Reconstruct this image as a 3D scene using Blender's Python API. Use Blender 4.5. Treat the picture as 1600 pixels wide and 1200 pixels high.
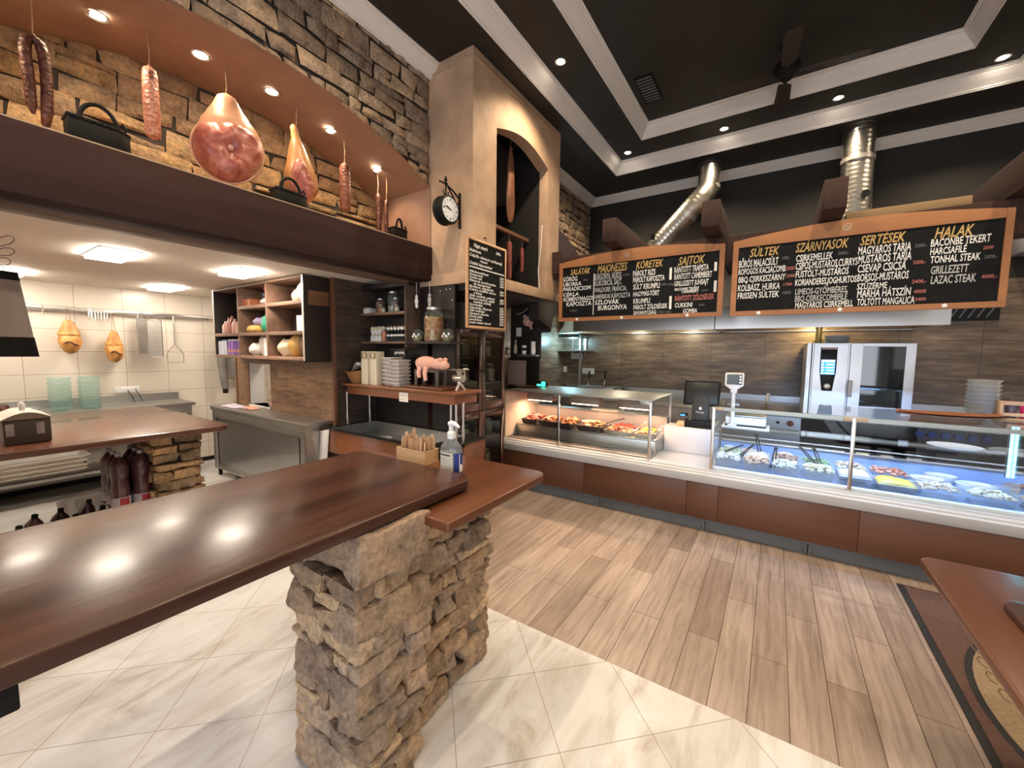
import bpy, bmesh, math, random
from mathutils import Vector, Matrix, noise
PI = math.pi
for o in list(bpy.data.objects): bpy.data.objects.remove(o)
SC = bpy.context.scene
COL = SC.collection
random.seed(7)

# ------------------------------------------------------------------ camera
cam = bpy.data.cameras.new('camera'); cam_ob = bpy.data.objects.new('camera', cam); COL.objects.link(cam_ob)
cam.sensor_width = 36.0; cam.lens = 624.658/1600*36.0; cam.clip_start = 0.05; cam.clip_end = 60
_R = Matrix(((0.83453292, -0.05453886, 0.54825206), (0.55084024, 0.06201229, -0.83230373), (0.01139453, 0.99658416, 0.08179349)))
cam_ob.matrix_world = Matrix.Translation((0, 0, 1.70)) @ _R.to_4x4()
SC.camera = cam_ob

# ------------------------------------------------------------------ world, exposure
w = bpy.data.worlds.new('world'); SC.world = w; w.use_nodes = True
w.node_tree.nodes['Background'].inputs[0].default_value = (0.86, 0.91, 1.0, 1)
w.node_tree.nodes['Background'].inputs[1].default_value = 4.0
SC.view_settings.view_transform = 'Standard'; SC.view_settings.look = 'None'
SC.view_settings.exposure = 0.70; SC.view_settings.gamma = 1.0; SC.view_settings.use_curve_mapping = False
try:
    SC.cycles.use_denoising = True
    SC.cycles.max_bounces = 8; SC.cycles.diffuse_bounces = 6; SC.cycles.glossy_bounces = 4
    SC.cycles.transparent_max_bounces = 24; SC.cycles.transmission_bounces = 4
    SC.cycles.caustics_reflective = False; SC.cycles.caustics_refractive = False
    SC.cycles.sample_clamp_indirect = 6.0; SC.cycles.sample_clamp_direct = 0
except Exception: pass

# light strengths (W)
P_SOFFIT = 9; P_SPOT = 80; P_HEAT = 3.6; E_PANEL = 31.0; E_LED = 22.0

def light(name, kind, loc, power, color, parent=None, target=None, **kw):
    l = bpy.data.lights.new(name, kind); l.energy = power; l.color = color
    for k, v in kw.items(): setattr(l, k, v)
    o = bpy.data.objects.new(name, l); COL.objects.link(o); o.location = loc
    if target is not None: o.rotation_euler = (Vector(target)-Vector(loc)).to_track_quat('-Z', 'Y').to_euler()
    if parent: o.parent = parent
    return o
# daylight through the two shop windows behind the camera: portals that guide the sky's light
for i, (x0, x1) in enumerate(((-2.6, -0.35), (0.25, 2.5))):
    p = light('window_daylight', 'AREA', ((x0+x1)/2, -2.95, 1.75), 1, (1, 1, 1), target=((x0+x1)/2, 0, 1.75), shape='RECTANGLE', size=x1-x0, size_y=2.5)
    p.data.cycles.is_portal = True

# ------------------------------------------------------------------ mesh helper
def R3(ax, a): return Matrix.Rotation(a, 3, ax)
class MB:
    def __init__(s): s.v = []; s.f = []; s.t = []; s.m = None; s.tint = None
    def add(s, vs, fs, tint=None):
        n = len(s.v)
        if s.m is not None: vs = [s.m @ Vector(p) for p in vs]
        s.v.extend([tuple(p) for p in vs])
        for f in fs: s.f.append(tuple(i+n for i in f)); s.t.append(tint or s.tint)
        return s
    def box(s, a, b, rot=None, piv=None):
        x0, y0, z0 = [min(p, q) for p, q in zip(a, b)]; x1, y1, z1 = [max(p, q) for p, q in zip(a, b)]
        vs = [(x0,y0,z0),(x1,y0,z0),(x1,y1,z0),(x0,y1,z0),(x0,y0,z1),(x1,y0,z1),(x1,y1,z1),(x0,y1,z1)]
        if rot is not None:
            c = Vector(piv) if piv is not None else Vector(((x0+x1)/2,(y0+y1)/2,(z0+z1)/2))
            vs = [c + rot @ (Vector(p)-c) for p in vs]
        return s.add(vs, [(0,3,2,1),(4,5,6,7),(0,1,5,4),(1,2,6,5),(2,3,7,6),(3,0,4,7)])
    def cyl(s, p0, p1, r0, r1=None, n=16, caps=True):
        r1 = r0 if r1 is None else r1
        p0 = Vector(p0); p1 = Vector(p1); d = (p1-p0).normalized(); a = d.orthogonal().normalized(); b = d.cross(a)
        vs = []
        for p, r in ((p0, r0), (p1, r1)):
            for i in range(n):
                t = 2*PI*i/n; vs.append(p + a*(r*math.cos(t)) + b*(r*math.sin(t)))
        fs = [(i, (i+1) % n, n+(i+1) % n, n+i) for i in range(n)]
        if caps: fs += [tuple(reversed(range(n))), tuple(range(n, 2*n))]
        return s.add(vs, fs)
    def tube(s, pts, r, n=8, closed=False, caps=True):
        pts = [Vector(p) for p in pts]; N = len(pts); rs = r if isinstance(r, (list, tuple)) else [r]*N
        vs = []; prev = None
        for i in range(N):
            if closed: d = pts[(i+1) % N]-pts[i-1]
            else: d = pts[min(i+1, N-1)]-pts[max(i-1, 0)]
            d.normalize()
            if prev is None: a = d.orthogonal().normalized()
            else:
                a = prev - d*prev.dot(d)
                a = d.orthogonal().normalized() if a.length < 1e-6 else a.normalized()
            prev = a; b = d.cross(a)
            for k in range(n):
                t = 2*PI*k/n; vs.append(pts[i] + (a*math.cos(t)+b*math.sin(t))*rs[i])
        fs = []
        M = N if closed else N-1
        for i in range(M):
            j = (i+1) % N
            for k in range(n): fs.append((i*n+k, i*n+(k+1) % n, j*n+(k+1) % n, j*n+k))
        if not closed and caps: fs += [tuple(reversed(range(n))), tuple(range((N-1)*n, N*n))]
        return s.add(vs, fs)
    def lathe(s, prof, c=(0,0,0), n=24, rot=None, sx=1, sy=1, caps=True):
        vs = []; c = Vector(c)
        for r, z in prof:
            for i in range(n):
                t = 2*PI*i/n; p = Vector((r*math.cos(t)*sx, r*math.sin(t)*sy, z))
                if rot is not None: p = rot @ p
                vs.append(c+p)
        fs = []
        for j in range(len(prof)-1):
            for i in range(n): fs.append((j*n+i, j*n+(i+1) % n, (j+1)*n+(i+1) % n, (j+1)*n+i))
        if caps and prof[0][0] > 1e-5: fs.append(tuple(reversed(range(n))))
        if caps and prof[-1][0] > 1e-5: fs.append(tuple(range((len(prof)-1)*n, len(prof)*n)))
        return s.add(vs, fs)
    def prism(s, poly, axis, d0, d1):
        n = len(poly)
        def P(u, v, d):
            return {'x': (d, u, v), 'y': (u, d, v), 'z': (u, v, d)}[axis]
        vs = [P(u, v, d0) for u, v in poly] + [P(u, v, d1) for u, v in poly]
        fs = [tuple(reversed(range(n))), tuple(range(n, 2*n))] + [(i, (i+1) % n, n+(i+1) % n, n+i) for i in range(n)]
        return s.add(vs, fs)
    def grid(s, fn, nu, nv, closeu=False, tint=None):
        vs = [fn(i/(nu if closeu else nu-1), j/(nv-1)) for j in range(nv) for i in range(nu)]
        fs = []
        for j in range(nv-1):
            for i in range(nu if closeu else nu-1):
                k = (i+1) % nu; fs.append((j*nu+i, j*nu+k, (j+1)*nu+k, (j+1)*nu+i))
        return s.add(vs, fs, tint)
    def blob(s, c, rad, seed=0, amp=0.1, freq=1.5, nu=16, nv=10, rot=None):
        c = Vector(c)
        def fn(u, v):
            t = 2*PI*u; f = PI*v
            d = Vector((math.sin(f)*math.cos(t), math.sin(f)*math.sin(t), -math.cos(f)))
            k = 1 + amp*noise.noise(d*freq + Vector((seed*3.7, seed*1.3, seed*7.1)))
            p = Vector((d.x*rad[0]*k, d.y*rad[1]*k, d.z*rad[2]*k))
            if rot is not None: p = rot @ p
            return c+p
        return s.grid(fn, nu, nv, True)
    def rock(s, c, sz, seed, n=5, amp=0.008, tint=None, power=7):
        rnd = random.Random(seed); cor = [[[Vector([rnd.uniform(-.16, .16)*min(sz[k], 1.6*min(sz)) for k in range(3)]) for _ in (0,1)] for _ in (0,1)] for _ in (0,1)]
        c = Vector(c); off = Vector((rnd.random()*50, rnd.random()*50, rnd.random()*50))
        def P(p):
            L = (abs(p.x)**power+abs(p.y)**power+abs(p.z)**power)**(1/power); q = p/L
            w = Vector((q.x*sz[0]/2, q.y*sz[1]/2, q.z*sz[2]/2))
            a, b, d = [(min(1, max(-1, t))+1)/2 for t in q]
            e = Vector((0,0,0))
            for i in (0,1):
                for j in (0,1):
                    for k in (0,1): e += cor[i][j][k]*((a if i else 1-a)*(b if j else 1-b)*(d if k else 1-d))
            w = c+w+e
            nz = noise.noise(w*11+off)*amp*.8 - abs(noise.noise(w*24+off))*amp*.9 + noise.noise(w*55+off)*amp*.35
            return w + q.normalized()*nz
        for ax in range(3):
            for sg in (-1, 1):
                def fn(u, v):
                    p = [0,0,0]; p[ax] = sg; p[(ax+1) % 3] = (2*u-1)*sg; p[(ax+2) % 3] = 2*v-1
                    return P(Vector(p))
                s.grid(fn, n+1, n+1, tint=tint)
        return s
    def build(s, name, mat, parent=None, smooth=True, bevel=0, seg=2, ang=35, kind=None):
        me = bpy.data.meshes.new(name); me.from_pydata(s.v, [], s.f)
        if any(t is not None for t in s.t):
            at = me.attributes.new('tint', 'FLOAT_COLOR', 'FACE')
            for i, t in enumerate(s.t): at.data[i].color = (t[0], t[1], t[2], 1) if t else (1, 1, 1, 1)
        bm = bmesh.new(); bm.from_mesh(me)
        bmesh.ops.remove_doubles(bm, verts=bm.verts, dist=1e-5)
        if bevel:
            es = [e for e in bm.edges if len(e.link_faces) == 2 and e.calc_face_angle(0) > math.radians(40)]
            if es: bmesh.ops.bevel(bm, geom=es, offset=bevel, segments=seg, affect='EDGES', profile=.5, clamp_overlap=True)
        bmesh.ops.recalc_face_normals(bm, faces=bm.faces)
        bm.to_mesh(me); bm.free()
        if smooth:
            for p in me.polygons: p.use_smooth = True
            me.set_sharp_from_angle(angle=math.radians(ang))
        me.materials.append(mat)
        o = bpy.data.objects.new(name, me); COL.objects.link(o)
        if parent: o.parent = parent
        if kind: o['kind'] = kind
        return o
def tag(o, label, cat, group=None, kind=None):
    o['label'] = label; o['category'] = cat
    if len(label.split()) > 16: print('LONG', label)
    if group: o['group'] = group
    if kind: o['kind'] = kind
    return o
def thing(name, label, cat, loc=(0,0,0), rz=0, group=None):
    o = bpy.data.objects.new(name, None); COL.objects.link(o); o.location = loc; o.rotation_euler = (0, 0, rz); o.empty_display_size = .05
    return tag(o, label, cat, group)
def struct(name, mb, mat, **kw):
    return mb.build(name, mat, None, kind='structure', **kw)
def dup(root, loc, rz=None, label=None, group=None, scale=None):
    r = root.copy(); COL.objects.link(r); r.location = loc
    if rz is not None: r.rotation_euler = (0, 0, rz)
    if scale: r.scale = scale
    if label: r['label'] = label
    if label and len(label.split()) > 16: print('LONG', label)
    if group: r['group'] = group
    for ch in list(root.children):
        c = ch.copy(); COL.objects.link(c); c.parent = r
        for g in list(ch.children):
            d = g.copy(); COL.objects.link(d); d.parent = c
    return r
ORD = ['leftmost', 'second from the left', 'third from the left', 'fourth from the left', 'fifth from the left', 'sixth from the left', 'seventh from the left', 'eighth from the left', 'ninth from the left', 'tenth from the left', 'eleventh from the left', 'twelfth from the left']
UPO = ['lowest', 'second lowest', 'third from the bottom', 'fourth from the bottom', 'fifth from the bottom', 'sixth from the bottom', 'seventh from the bottom', 'eighth from the bottom', 'ninth from the bottom', 'tenth from the bottom']
def lettering(name, rows, mat, parent, plane='y', d=0.0, bold=0.012, shear=0.0, thick=0.0006):
    """rows: (text, u0, u1, v_base, height); letters fitted into that box on the plane"""
    first = None
    for t, u0, u1, v0, h in rows:
        mb = MB(); cu = bpy.data.curves.new('tx', 'FONT'); cu.body = t; cu.size = 1; cu.offset = bold; cu.shear = shear; cu.resolution_u = 2
        ob = bpy.data.objects.new('tx', cu); COL.objects.link(ob)
        dg = bpy.context.evaluated_depsgraph_get(); me = bpy.data.meshes.new_from_object(ob.evaluated_get(dg))
        xs = [v.co.x for v in me.vertices]
        if xs:
            x0, x1 = min(xs), max(xs); sx = (u1-u0)/max(1e-6, x1-x0); sy = h*.86/0.73
            vs = []
            for v in me.vertices:
                u = u0+(v.co.x-x0)*sx; q = v0+min(1.05, max(-.3, v.co.y))*sy
                vs.append((u, d, q) if plane == 'y' else (d, u, q) if plane == 'x' else (u, q, d))
            mb.add(vs, [tuple(p.vertices) for p in me.polygons])
        bpy.data.objects.remove(ob); bpy.data.curves.remove(cu); bpy.data.meshes.remove(me)
        if mb.v: first = mb.build(name, mat, parent, smooth=False)
    return first
# ------------------------------------------------------------------ materials
MATS = {}
def newmat(name):
    m = bpy.data.materials.new(name); m.use_nodes = True; nt = m.node_tree
    return m, nt, nt.nodes['Principled BSDF']
def N(nt, t, **kw):
    n = nt.nodes.new(t)
    for k, v in kw.items():
        if k in n.inputs.keys() if isinstance(k, str) else False: n.inputs[k].default_value = v
        else: setattr(n, k, v)
    return n
def ramp(nt, fac, stops):
    r = nt.nodes.new('ShaderNodeValToRGB'); e = r.color_ramp.elements
    while len(e) < len(stops): e.new(0.5)
    for i, (p, c) in enumerate(stops): e[i].position = p; e[i].color = (c[0], c[1], c[2], 1)
    nt.links.new(fac, r.inputs[0]); return r.outputs[0]
def coords(nt, scale=(1,1,1), rot=(0,0,0), loc=(0,0,0), src='Object'):
    tc = nt.nodes.new('ShaderNodeTexCoord'); mp = nt.nodes.new('ShaderNodeMapping')
    mp.inputs['Scale'].default_value = scale; mp.inputs['Rotation'].default_value = rot; mp.inputs['Location'].default_value = loc
    nt.links.new(tc.outputs[src], mp.inputs[0]); return mp.outputs[0]
def tex(nt, vec, scale, detail=4, rough=.55, dist=0):
    n = nt.nodes.new('ShaderNodeTexNoise'); n.inputs['Scale'].default_value = scale; n.inputs['Detail'].default_value = detail
    n.inputs['Roughness'].default_value = rough; n.inputs['Distortion'].default_value = dist; nt.links.new(vec, n.inputs['Vector']); return n.outputs['Fac']
def bump(nt, b, h, strength=.3, dist=.01):
    n = nt.nodes.new('ShaderNodeBump'); n.inputs['Strength'].default_value = strength; n.inputs['Distance'].default_value = dist
    nt.links.new(h, n.inputs['Height']); nt.links.new(n.outputs[0], b.inputs['Normal'])
def mixc(nt, fac, a, b, mode='MIX'):
    n = nt.nodes.new('ShaderNodeMix'); n.data_type = 'RGBA'; n.blend_type = mode
    for i, v in ((0, fac), (6, a), (7, b)):
        if hasattr(v, 'node'): nt.links.new(v, n.inputs[i])
        elif i == 0: n.inputs[i].default_value = v
        else: n.inputs[i].default_value = (v[0], v[1], v[2], 1)
    return n.outputs[2]
def mat(name, c, rough=.5, metal=0, coat=0, spec=None, emit=None, es=0, nb=0, ns=60, trans=0, var=0, vs=8):
    if name in MATS: return MATS[name]
    m, nt, b = newmat(name)
    b.inputs['Base Color'].default_value = (*c, 1); b.inputs['Roughness'].default_value = rough; b.inputs['Metallic'].default_value = metal
    b.inputs['Coat Weight'].default_value = coat
    if spec is not None: b.inputs['Specular IOR Level'].default_value = spec
    if emit: b.inputs['Emission Color'].default_value = (*emit, 1); b.inputs['Emission Strength'].default_value = es
    if trans: b.inputs['Transmission Weight'].default_value = trans
    v = coords(nt)
    if nb: bump(nt, b, tex(nt, v, ns), nb, .004)
    if var:
        f = tex(nt, v, vs, 5); nt.links.new(mixc(nt, ramp(nt, f, [(.3, (0,0,0)), (.7, (1,1,1))]), [x*(1-var) for x in c], [min(1, x*(1+var)) for x in c]), b.inputs['Base Color'])
    MATS[name] = m; return m
def woodmat(name, c1, c2, axis='y', rough=.4, coat=0, sc=1.0, bmp=.15, spec=.5):
    if name in MATS: return MATS[name]
    m, nt, b = newmat(name)
    s = {'x': (1.2*sc, 22*sc, 22*sc), 'y': (22*sc, 1.2*sc, 22*sc), 'z': (22*sc, 22*sc, 1.2*sc)}[axis]
    v = coords(nt, s); f = tex(nt, v, 1.0, 6, .6, .6)
    g = tex(nt, coords(nt, [k*.22 for k in s]), 1.0, 3)
    c = ramp(nt, f, [(.28, c1), (.72, c2)])
    c = mixc(nt, .55, c, ramp(nt, g, [(.3, [k*.7 for k in c1]), (.7, [min(1, k*1.15) for k in c2])]))
    nt.links.new(c, b.inputs['Base Color']); b.inputs['Roughness'].default_value = rough; b.inputs['Coat Weight'].default_value = coat; b.inputs['Coat Roughness'].default_value = .12
    b.inputs['Specular IOR Level'].default_value = spec
    r = nt.nodes.new('ShaderNodeMapRange'); r.inputs[3].default_value = rough*.8; r.inputs[4].default_value = min(1, rough*1.25); nt.links.new(g, r.inputs[0]); nt.links.new(r.outputs[0], b.inputs['Roughness'])
    if bmp: bump(nt, b, f, bmp, .003)
    MATS[name] = m; return m
def bricks(nt, vec, w, h, mortar, offset, freq=2, bias=0):
    n = nt.nodes.new('ShaderNodeTexBrick'); n.offset = offset; n.offset_frequency = freq; n.squash = 1
    n.inputs['Scale'].default_value = 1; n.inputs['Brick Width'].default_value = w; n.inputs['Row Height'].default_value = h
    n.inputs['Mortar Size'].default_value = mortar; n.inputs['Mortar Smooth'].default_value = .1; n.inputs['Bias'].default_value = bias
    n.inputs['Color1'].default_value = (0,0,0,1); n.inputs['Color2'].default_value = (1,1,1,1); n.inputs['Mortar'].default_value = (.5,.5,.5,1)
    nt.links.new(vec, n.inputs['Vector']); return n
def swz(nt, order, loc=(0,0,0), src='Object'):
    """vector whose components are the object's axes in another order"""
    tc = nt.nodes.new('ShaderNodeTexCoord'); sp = nt.nodes.new('ShaderNodeSeparateXYZ'); cb = nt.nodes.new('ShaderNodeCombineXYZ')
    nt.links.new(tc.outputs[src], sp.inputs[0])
    for i, a in enumerate(order):
        ad = nt.nodes.new('ShaderNodeMath'); ad.operation = 'ADD'; ad.inputs[1].default_value = loc[i]
        nt.links.new(sp.outputs['xyz'.index(a)], ad.inputs[0]); nt.links.new(ad.outputs[0], cb.inputs[i])
    return cb.outputs[0]
def stonemat():
    m, nt, b = newmat('rough ledge stone')
    at = nt.nodes.new('ShaderNodeAttribute'); at.attribute_name = 'tint'
    v = coords(nt); f = tex(nt, v, 9, 6, .62); g = tex(nt, v, 45, 5, .6)
    c = mixc(nt, 1.0, at.outputs['Color'], ramp(nt, f, [(.28, (.50,.43,.38)), (.5, (1,.98,.95)), (.72, (1.35,1.2,.98))]), 'MULTIPLY')
    c = mixc(nt, .5, c, ramp(nt, g, [(.35, (.42,.40,.38)), (.65, (1.2,1.17,1.12))]), 'MULTIPLY')
    nt.links.new(c, b.inputs['Base Color']); b.inputs['Roughness'].default_value = .82; b.inputs['Specular IOR Level'].default_value = .3
    ad = nt.nodes.new('ShaderNodeMath'); ad.operation = 'ADD'; nt.links.new(f, ad.inputs[0]); nt.links.new(g, ad.inputs[1])
    bump(nt, b, ad.outputs[0], 1.0, .022); return m
M_STONE = stonemat()
def floor_wood():
    m, nt, b = newmat('oak look plank floor')
    v = swz(nt, 'yxz', (-3.60+1.05*4, -.815+.168*40, 0)); br = bricks(nt, v, 1.05, .168, .0022, .5)
    st = coords(nt, (34, 2.2, 1)); f = tex(nt, st, 1.0, 6, .62, .7); g = tex(nt, coords(nt, (9, 1.4, 1)), 1, 4)
    base = ramp(nt, br.outputs['Color'], [(0, (.32,.245,.20)), (.5, (.40,.315,.265)), (1, (.48,.39,.333))])
    c = mixc(nt, .9, base, ramp(nt, f, [(.25, (.55,.5,.46)), (.55, (1,1,1)), (.8, (1.12,1.1,1.08))]), 'MULTIPLY')
    c = mixc(nt, .7, c, ramp(nt, g, [(.3, (.72,.7,.68)), (.6, (1.05,1.04,1.03))]), 'MULTIPLY')
    c = mixc(nt, br.outputs['Fac'], c, (.10,.06,.04))
    nt.links.new(c, b.inputs['Base Color']); b.inputs['Roughness'].default_value = .42; b.inputs['Specular IOR Level'].default_value = .4
    bump(nt, b, f, .12, .002); return m
def floor_marble():
    m, nt, b = newmat('white marble floor tiles')
    v = coords(nt, (1,1,1), (0,0,PI/4), src='Object')
    # rotated by 45 degrees: u=(x-y)/sqrt2, w=(x+y)/sqrt2
    mp = nt.nodes.new('ShaderNodeVectorMath'); mp.operation = 'ADD'; T = .4335
    mp.inputs[1].default_value = (2.72/math.sqrt(2)+T*20, 1.70/math.sqrt(2)+T*20, 0); nt.links.new(v, mp.inputs[0])
    br = bricks(nt, mp.outputs[0], T, T, .0016, 0.0)
    vs = coords(nt, (3.2, .9, 1), (0,0,.5)); f = tex(nt, vs, 1.6, 8, .62, 1.6); g = tex(nt, coords(nt, (1.3,.5,1), (0,0,.35)), 2.2, 5, .6, .8)
    c = ramp(nt, f, [(.30, (.44,.39,.355)), (.42, (.61,.585,.57)), (.54, (.70,.70,.705)), (.75, (.74,.745,.755))])
    c = mixc(nt, .6, c, ramp(nt, g, [(.3, (.82,.77,.70)), (.65, (1.03,1.02,1.0))]), 'MULTIPLY')
    c = mixc(nt, .35, c, ramp(nt, br.outputs['Color'], [(0, (.86,.85,.84)), (1, (1.05,1.05,1.05))]), 'MULTIPLY')
    c = mixc(nt, br.outputs['Fac'], c, (.28,.22,.17))
    nt.links.new(c, b.inputs['Base Color']); b.inputs['Roughness'].default_value = .28; return m
def kitchen_tile(name, order, loc):
    m, nt, b = newmat(name)
    br = bricks(nt, swz(nt, order, loc), .4325, .2685, .0022, 0.0)
    c = mixc(nt, br.outputs['Fac'], (.69,.63,.55), (.30,.20,.14)); f = tex(nt, coords(nt), 2.5, 3)
    c = mixc(nt, .35, c, ramp(nt, f, [(.3, (.92,.91,.9)), (.7, (1.03,1.03,1.03))]), 'MULTIPLY')
    nt.links.new(c, b.inputs['Base Color']); b.inputs['Roughness'].default_value = .25; return m
def dark_tile():
    m, nt, b = newmat('weathered grey brown wall tiles')
    br = bricks(nt, swz(nt, 'xzy', (1.62+.737*10, -1.398+.495*10, 0)), .737, .495, .0025, 0.0)
    f = tex(nt, coords(nt, (2.0, 2.0, 14)), 1.4, 8, .65, .5); g = tex(nt, coords(nt, (1.1, 1, 5)), 1.5, 4, .6)
    c = ramp(nt, f, [(.28, (.085,.064,.047)), (.5, (.19,.145,.108)), (.72, (.34,.27,.205))])
    c = mixc(nt, .8, c, ramp(nt, g, [(.3, (.55,.5,.47)), (.7, (1.2,1.15,1.08))]), 'MULTIPLY')
    c = mixc(nt, .6, c, ramp(nt, br.outputs['Color'], [(0, (.75,.72,.7)), (1, (1.15,1.13,1.1))]), 'MULTIPLY')
    c = mixc(nt, br.outputs['Fac'], c, (.035,.026,.02))
    nt.links.new(c, b.inputs['Base Color']); b.inputs['Roughness'].default_value = .38; return m
def plank_tile(name, order, w, h, c1, c2, mort=.0018):
    m, nt, b = newmat(name)
    br = bricks(nt, swz(nt, order, (7.3, 3.0, 0)), w, h, mort, .5)
    s = {'x': (3, 3, 26), 'y': (3, 3, 26)}[order[0]]
    f = tex(nt, coords(nt, s), 1.3, 7, .65, .6); g = tex(nt, coords(nt), 7, 4)
    c = ramp(nt, f, [(.27, c1), (.72, c2)])
    c = mixc(nt, .7, c, ramp(nt, br.outputs['Color'], [(0, (.7,.68,.66)), (1, (1.2,1.18,1.14))]), 'MULTIPLY')
    c = mixc(nt, .5, c, ramp(nt, g, [(.3, (.6,.58,.56)), (.7, (1.15,1.12,1.1))]), 'MULTIPLY')
    c = mixc(nt, br.outputs['Fac'], c, (.06,.04,.03))
    nt.links.new(c, b.inputs['Base Color']); b.inputs['Roughness'].default_value = .5; return m
def thin(name, tint=(1,1,1), gloss=.5, refl_rough=.02, opac=0.0, col=(.8,.9,.9)):
    """pane or thin-walled glass: clear, with a grazing reflection"""
    m = bpy.data.materials.new(name); m.use_nodes = True; nt = m.node_tree; nt.nodes.clear()
    out = nt.nodes.new('ShaderNodeOutputMaterial'); t = nt.nodes.new('ShaderNodeBsdfTransparent'); t.inputs[0].default_value = (*tint, 1)
    g = nt.nodes.new('ShaderNodeBsdfGlossy'); g.inputs['Roughness'].default_value = refl_rough; g.inputs[0].default_value = (1,1,1,1)
    lw_ = nt.nodes.new('ShaderNodeLayerWeight'); lw_.inputs[0].default_value = .5
    pw = nt.nodes.new('ShaderNodeMath'); pw.operation = 'POWER'; pw.inputs[1].default_value = 4.5; nt.links.new(lw_.outputs['Facing'], pw.inputs[0])
    ma = nt.nodes.new('ShaderNodeMath'); ma.operation = 'MULTIPLY_ADD'; ma.inputs[1].default_value = .8; ma.inputs[2].default_value = .055*gloss; nt.links.new(pw.outputs[0], ma.inputs[0])
    mx = nt.nodes.new('ShaderNodeMixShader'); nt.links.new(ma.outputs[0], mx.inputs[0]); nt.links.new(t.outputs[0], mx.inputs[1]); nt.links.new(g.outputs[0], mx.inputs[2])
    last = mx.outputs[0]
    if opac:
        d = nt.nodes.new('ShaderNodeBsdfDiffuse'); d.inputs[0].default_value = (*col, 1)
        m2 = nt.nodes.new('ShaderNodeMixShader'); m2.inputs[0].default_value = opac; nt.links.new(last, m2.inputs[1]); nt.links.new(d.outputs[0], m2.inputs[2]); last = m2.outputs[0]
    nt.links.new(last, out.inputs[0]); MATS[name] = m; return m
def emis(name, c, s):
    if name in MATS: return MATS[name]
    m = bpy.data.materials.new(name); m.use_nodes = True; nt = m.node_tree; nt.nodes.clear()
    out = nt.nodes.new('ShaderNodeOutputMaterial'); e = nt.nodes.new('ShaderNodeEmission'); e.inputs[0].default_value = (*c, 1); e.inputs[1].default_value = s
    nt.links.new(e.outputs[0], out.inputs[0]); MATS[name] = m; return m
def steelmat(name, c=(.55,.54,.52), rough=.32, axis='x'):
    m, nt, b = newmat(name)
    s = {'x': (2, 160, 160), 'y': (160, 2, 160), 'z': (160, 160, 2)}[axis]; f = tex(nt, coords(nt, s), 1, 3)
    b.inputs['Base Color'].default_value = (*c, 1); b.inputs['Metallic'].default_value = 1
    r = nt.nodes.new('ShaderNodeMapRange'); r.inputs[3].default_value = rough*.75; r.inputs[4].default_value = rough*1.3; nt.links.new(f, r.inputs[0]); nt.links.new(r.outputs[0], b.inputs['Roughness'])
    MATS[name] = m; return m
def foodmat(name, cols, scale=30, rough=.45, bmp=.6):
    if name in MATS: return MATS[name]
    m, nt, b = newmat(name); v = coords(nt)
    vo = nt.nodes.new('ShaderNodeTexVoronoi'); vo.inputs['Scale'].default_value = scale; nt.links.new(v, vo.inputs['Vector'])
    sp = nt.nodes.new('ShaderNodeSeparateColor'); nt.links.new(vo.outputs['Color'], sp.inputs[0])
    st = [(i/max(1, len(cols)-1), c) for i, c in enumerate(cols)]
    c = ramp(nt, sp.outputs[0], st); f = tex(nt, v, scale*2.5, 3)
    c = mixc(nt, .5, c, ramp(nt, f, [(.3, (.6,.55,.5)), (.7, (1.15,1.15,1.15))]), 'MULTIPLY')
    nt.links.new(c, b.inputs['Base Color']); b.inputs['Roughness'].default_value = rough
    bump(nt, b, vo.outputs['Distance'], bmp, .01); MATS[name] = m; return m
M_FWOOD = floor_wood(); M_FMARB = floor_marble()
M_KTILE_X = kitchen_tile('cream wall tiles', 'yzx', (-.73+.4325*10, -1.635+.2685*10, 0))
M_KTILE_Y = kitchen_tile('cream wall tiles of the far wall', 'xzy', (.4325*30, -1.635+.2685*10, 0))
M_DTILE = dark_tile()
M_PART = plank_tile('brown plank look tiles', 'xzy', .62, .155, (.085,.045,.026), (.34,.20,.115))
M_PARTE = plank_tile('dark plank look tiles', 'yzx', .5, .115, (.035,.024,.02), (.12,.085,.065))
M_BEAM = woodmat('dark brown beam wood', (.012,.006,.0055), (.055,.026,.022), 'y', .8, 0, .6, .4, .2)
M_BEAMX = woodmat('dark brown beam wood across', (.02,.010,.008), (.07,.034,.025), 'x', .75, 0, .6, .3, .25)
M_TABLE = woodmat('dark stained table wood', (.011,.004,.003), (.100,.040,.026), 'y', .26, .08, .8, .05, .3)
M_TABLE2 = woodmat('worn brown table wood', (.07,.026,.015), (.16,.062,.034), 'y', .27, .3, .45, .05)
M_RED = woodmat('reddish brown table wood', (.052,.016,.007), (.145,.048,.019), 'y', .28, .1, .45, .05)
M_REDX = woodmat('reddish brown shelf wood', (.10,.032,.013), (.27,.095,.038), 'x', .35, .2, .6, .1)
M_DARKP = woodmat('black brown panel wood', (.010,.007,.006), (.026,.018,.015), 'z', .5, 0, .6, .1)
M_CABW = woodmat('mahogany cabinet wood', (.024,.007,.005), (.062,.020,.012), 'z', .35, .2, .7, .08)
M_ROUGHW = woodmat('rough shelf wood', (.10,.055,.036), (.30,.17,.11), 'x', .6, 0, .7, .2)
M_LIGHTW = woodmat('pale pine wood', (.42,.25,.12), (.66,.43,.23), 'x', .5, 0, .6, .1)
M_FRAME = woodmat('orange brown frame wood', (.28,.11,.036), (.48,.21,.075), 'x', .5, 0, .5, .12)
M_FRAMEL = woodmat('pale brown frame wood', (.42,.23,.11), (.60,.36,.19), 'z', .5, 0, .5, .1)
M_DELIW = woodmat('brown laminate counter front', (.082,.032,.017), (.155,.066,.034), 'x', .42, 0, .5, .06)
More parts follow.
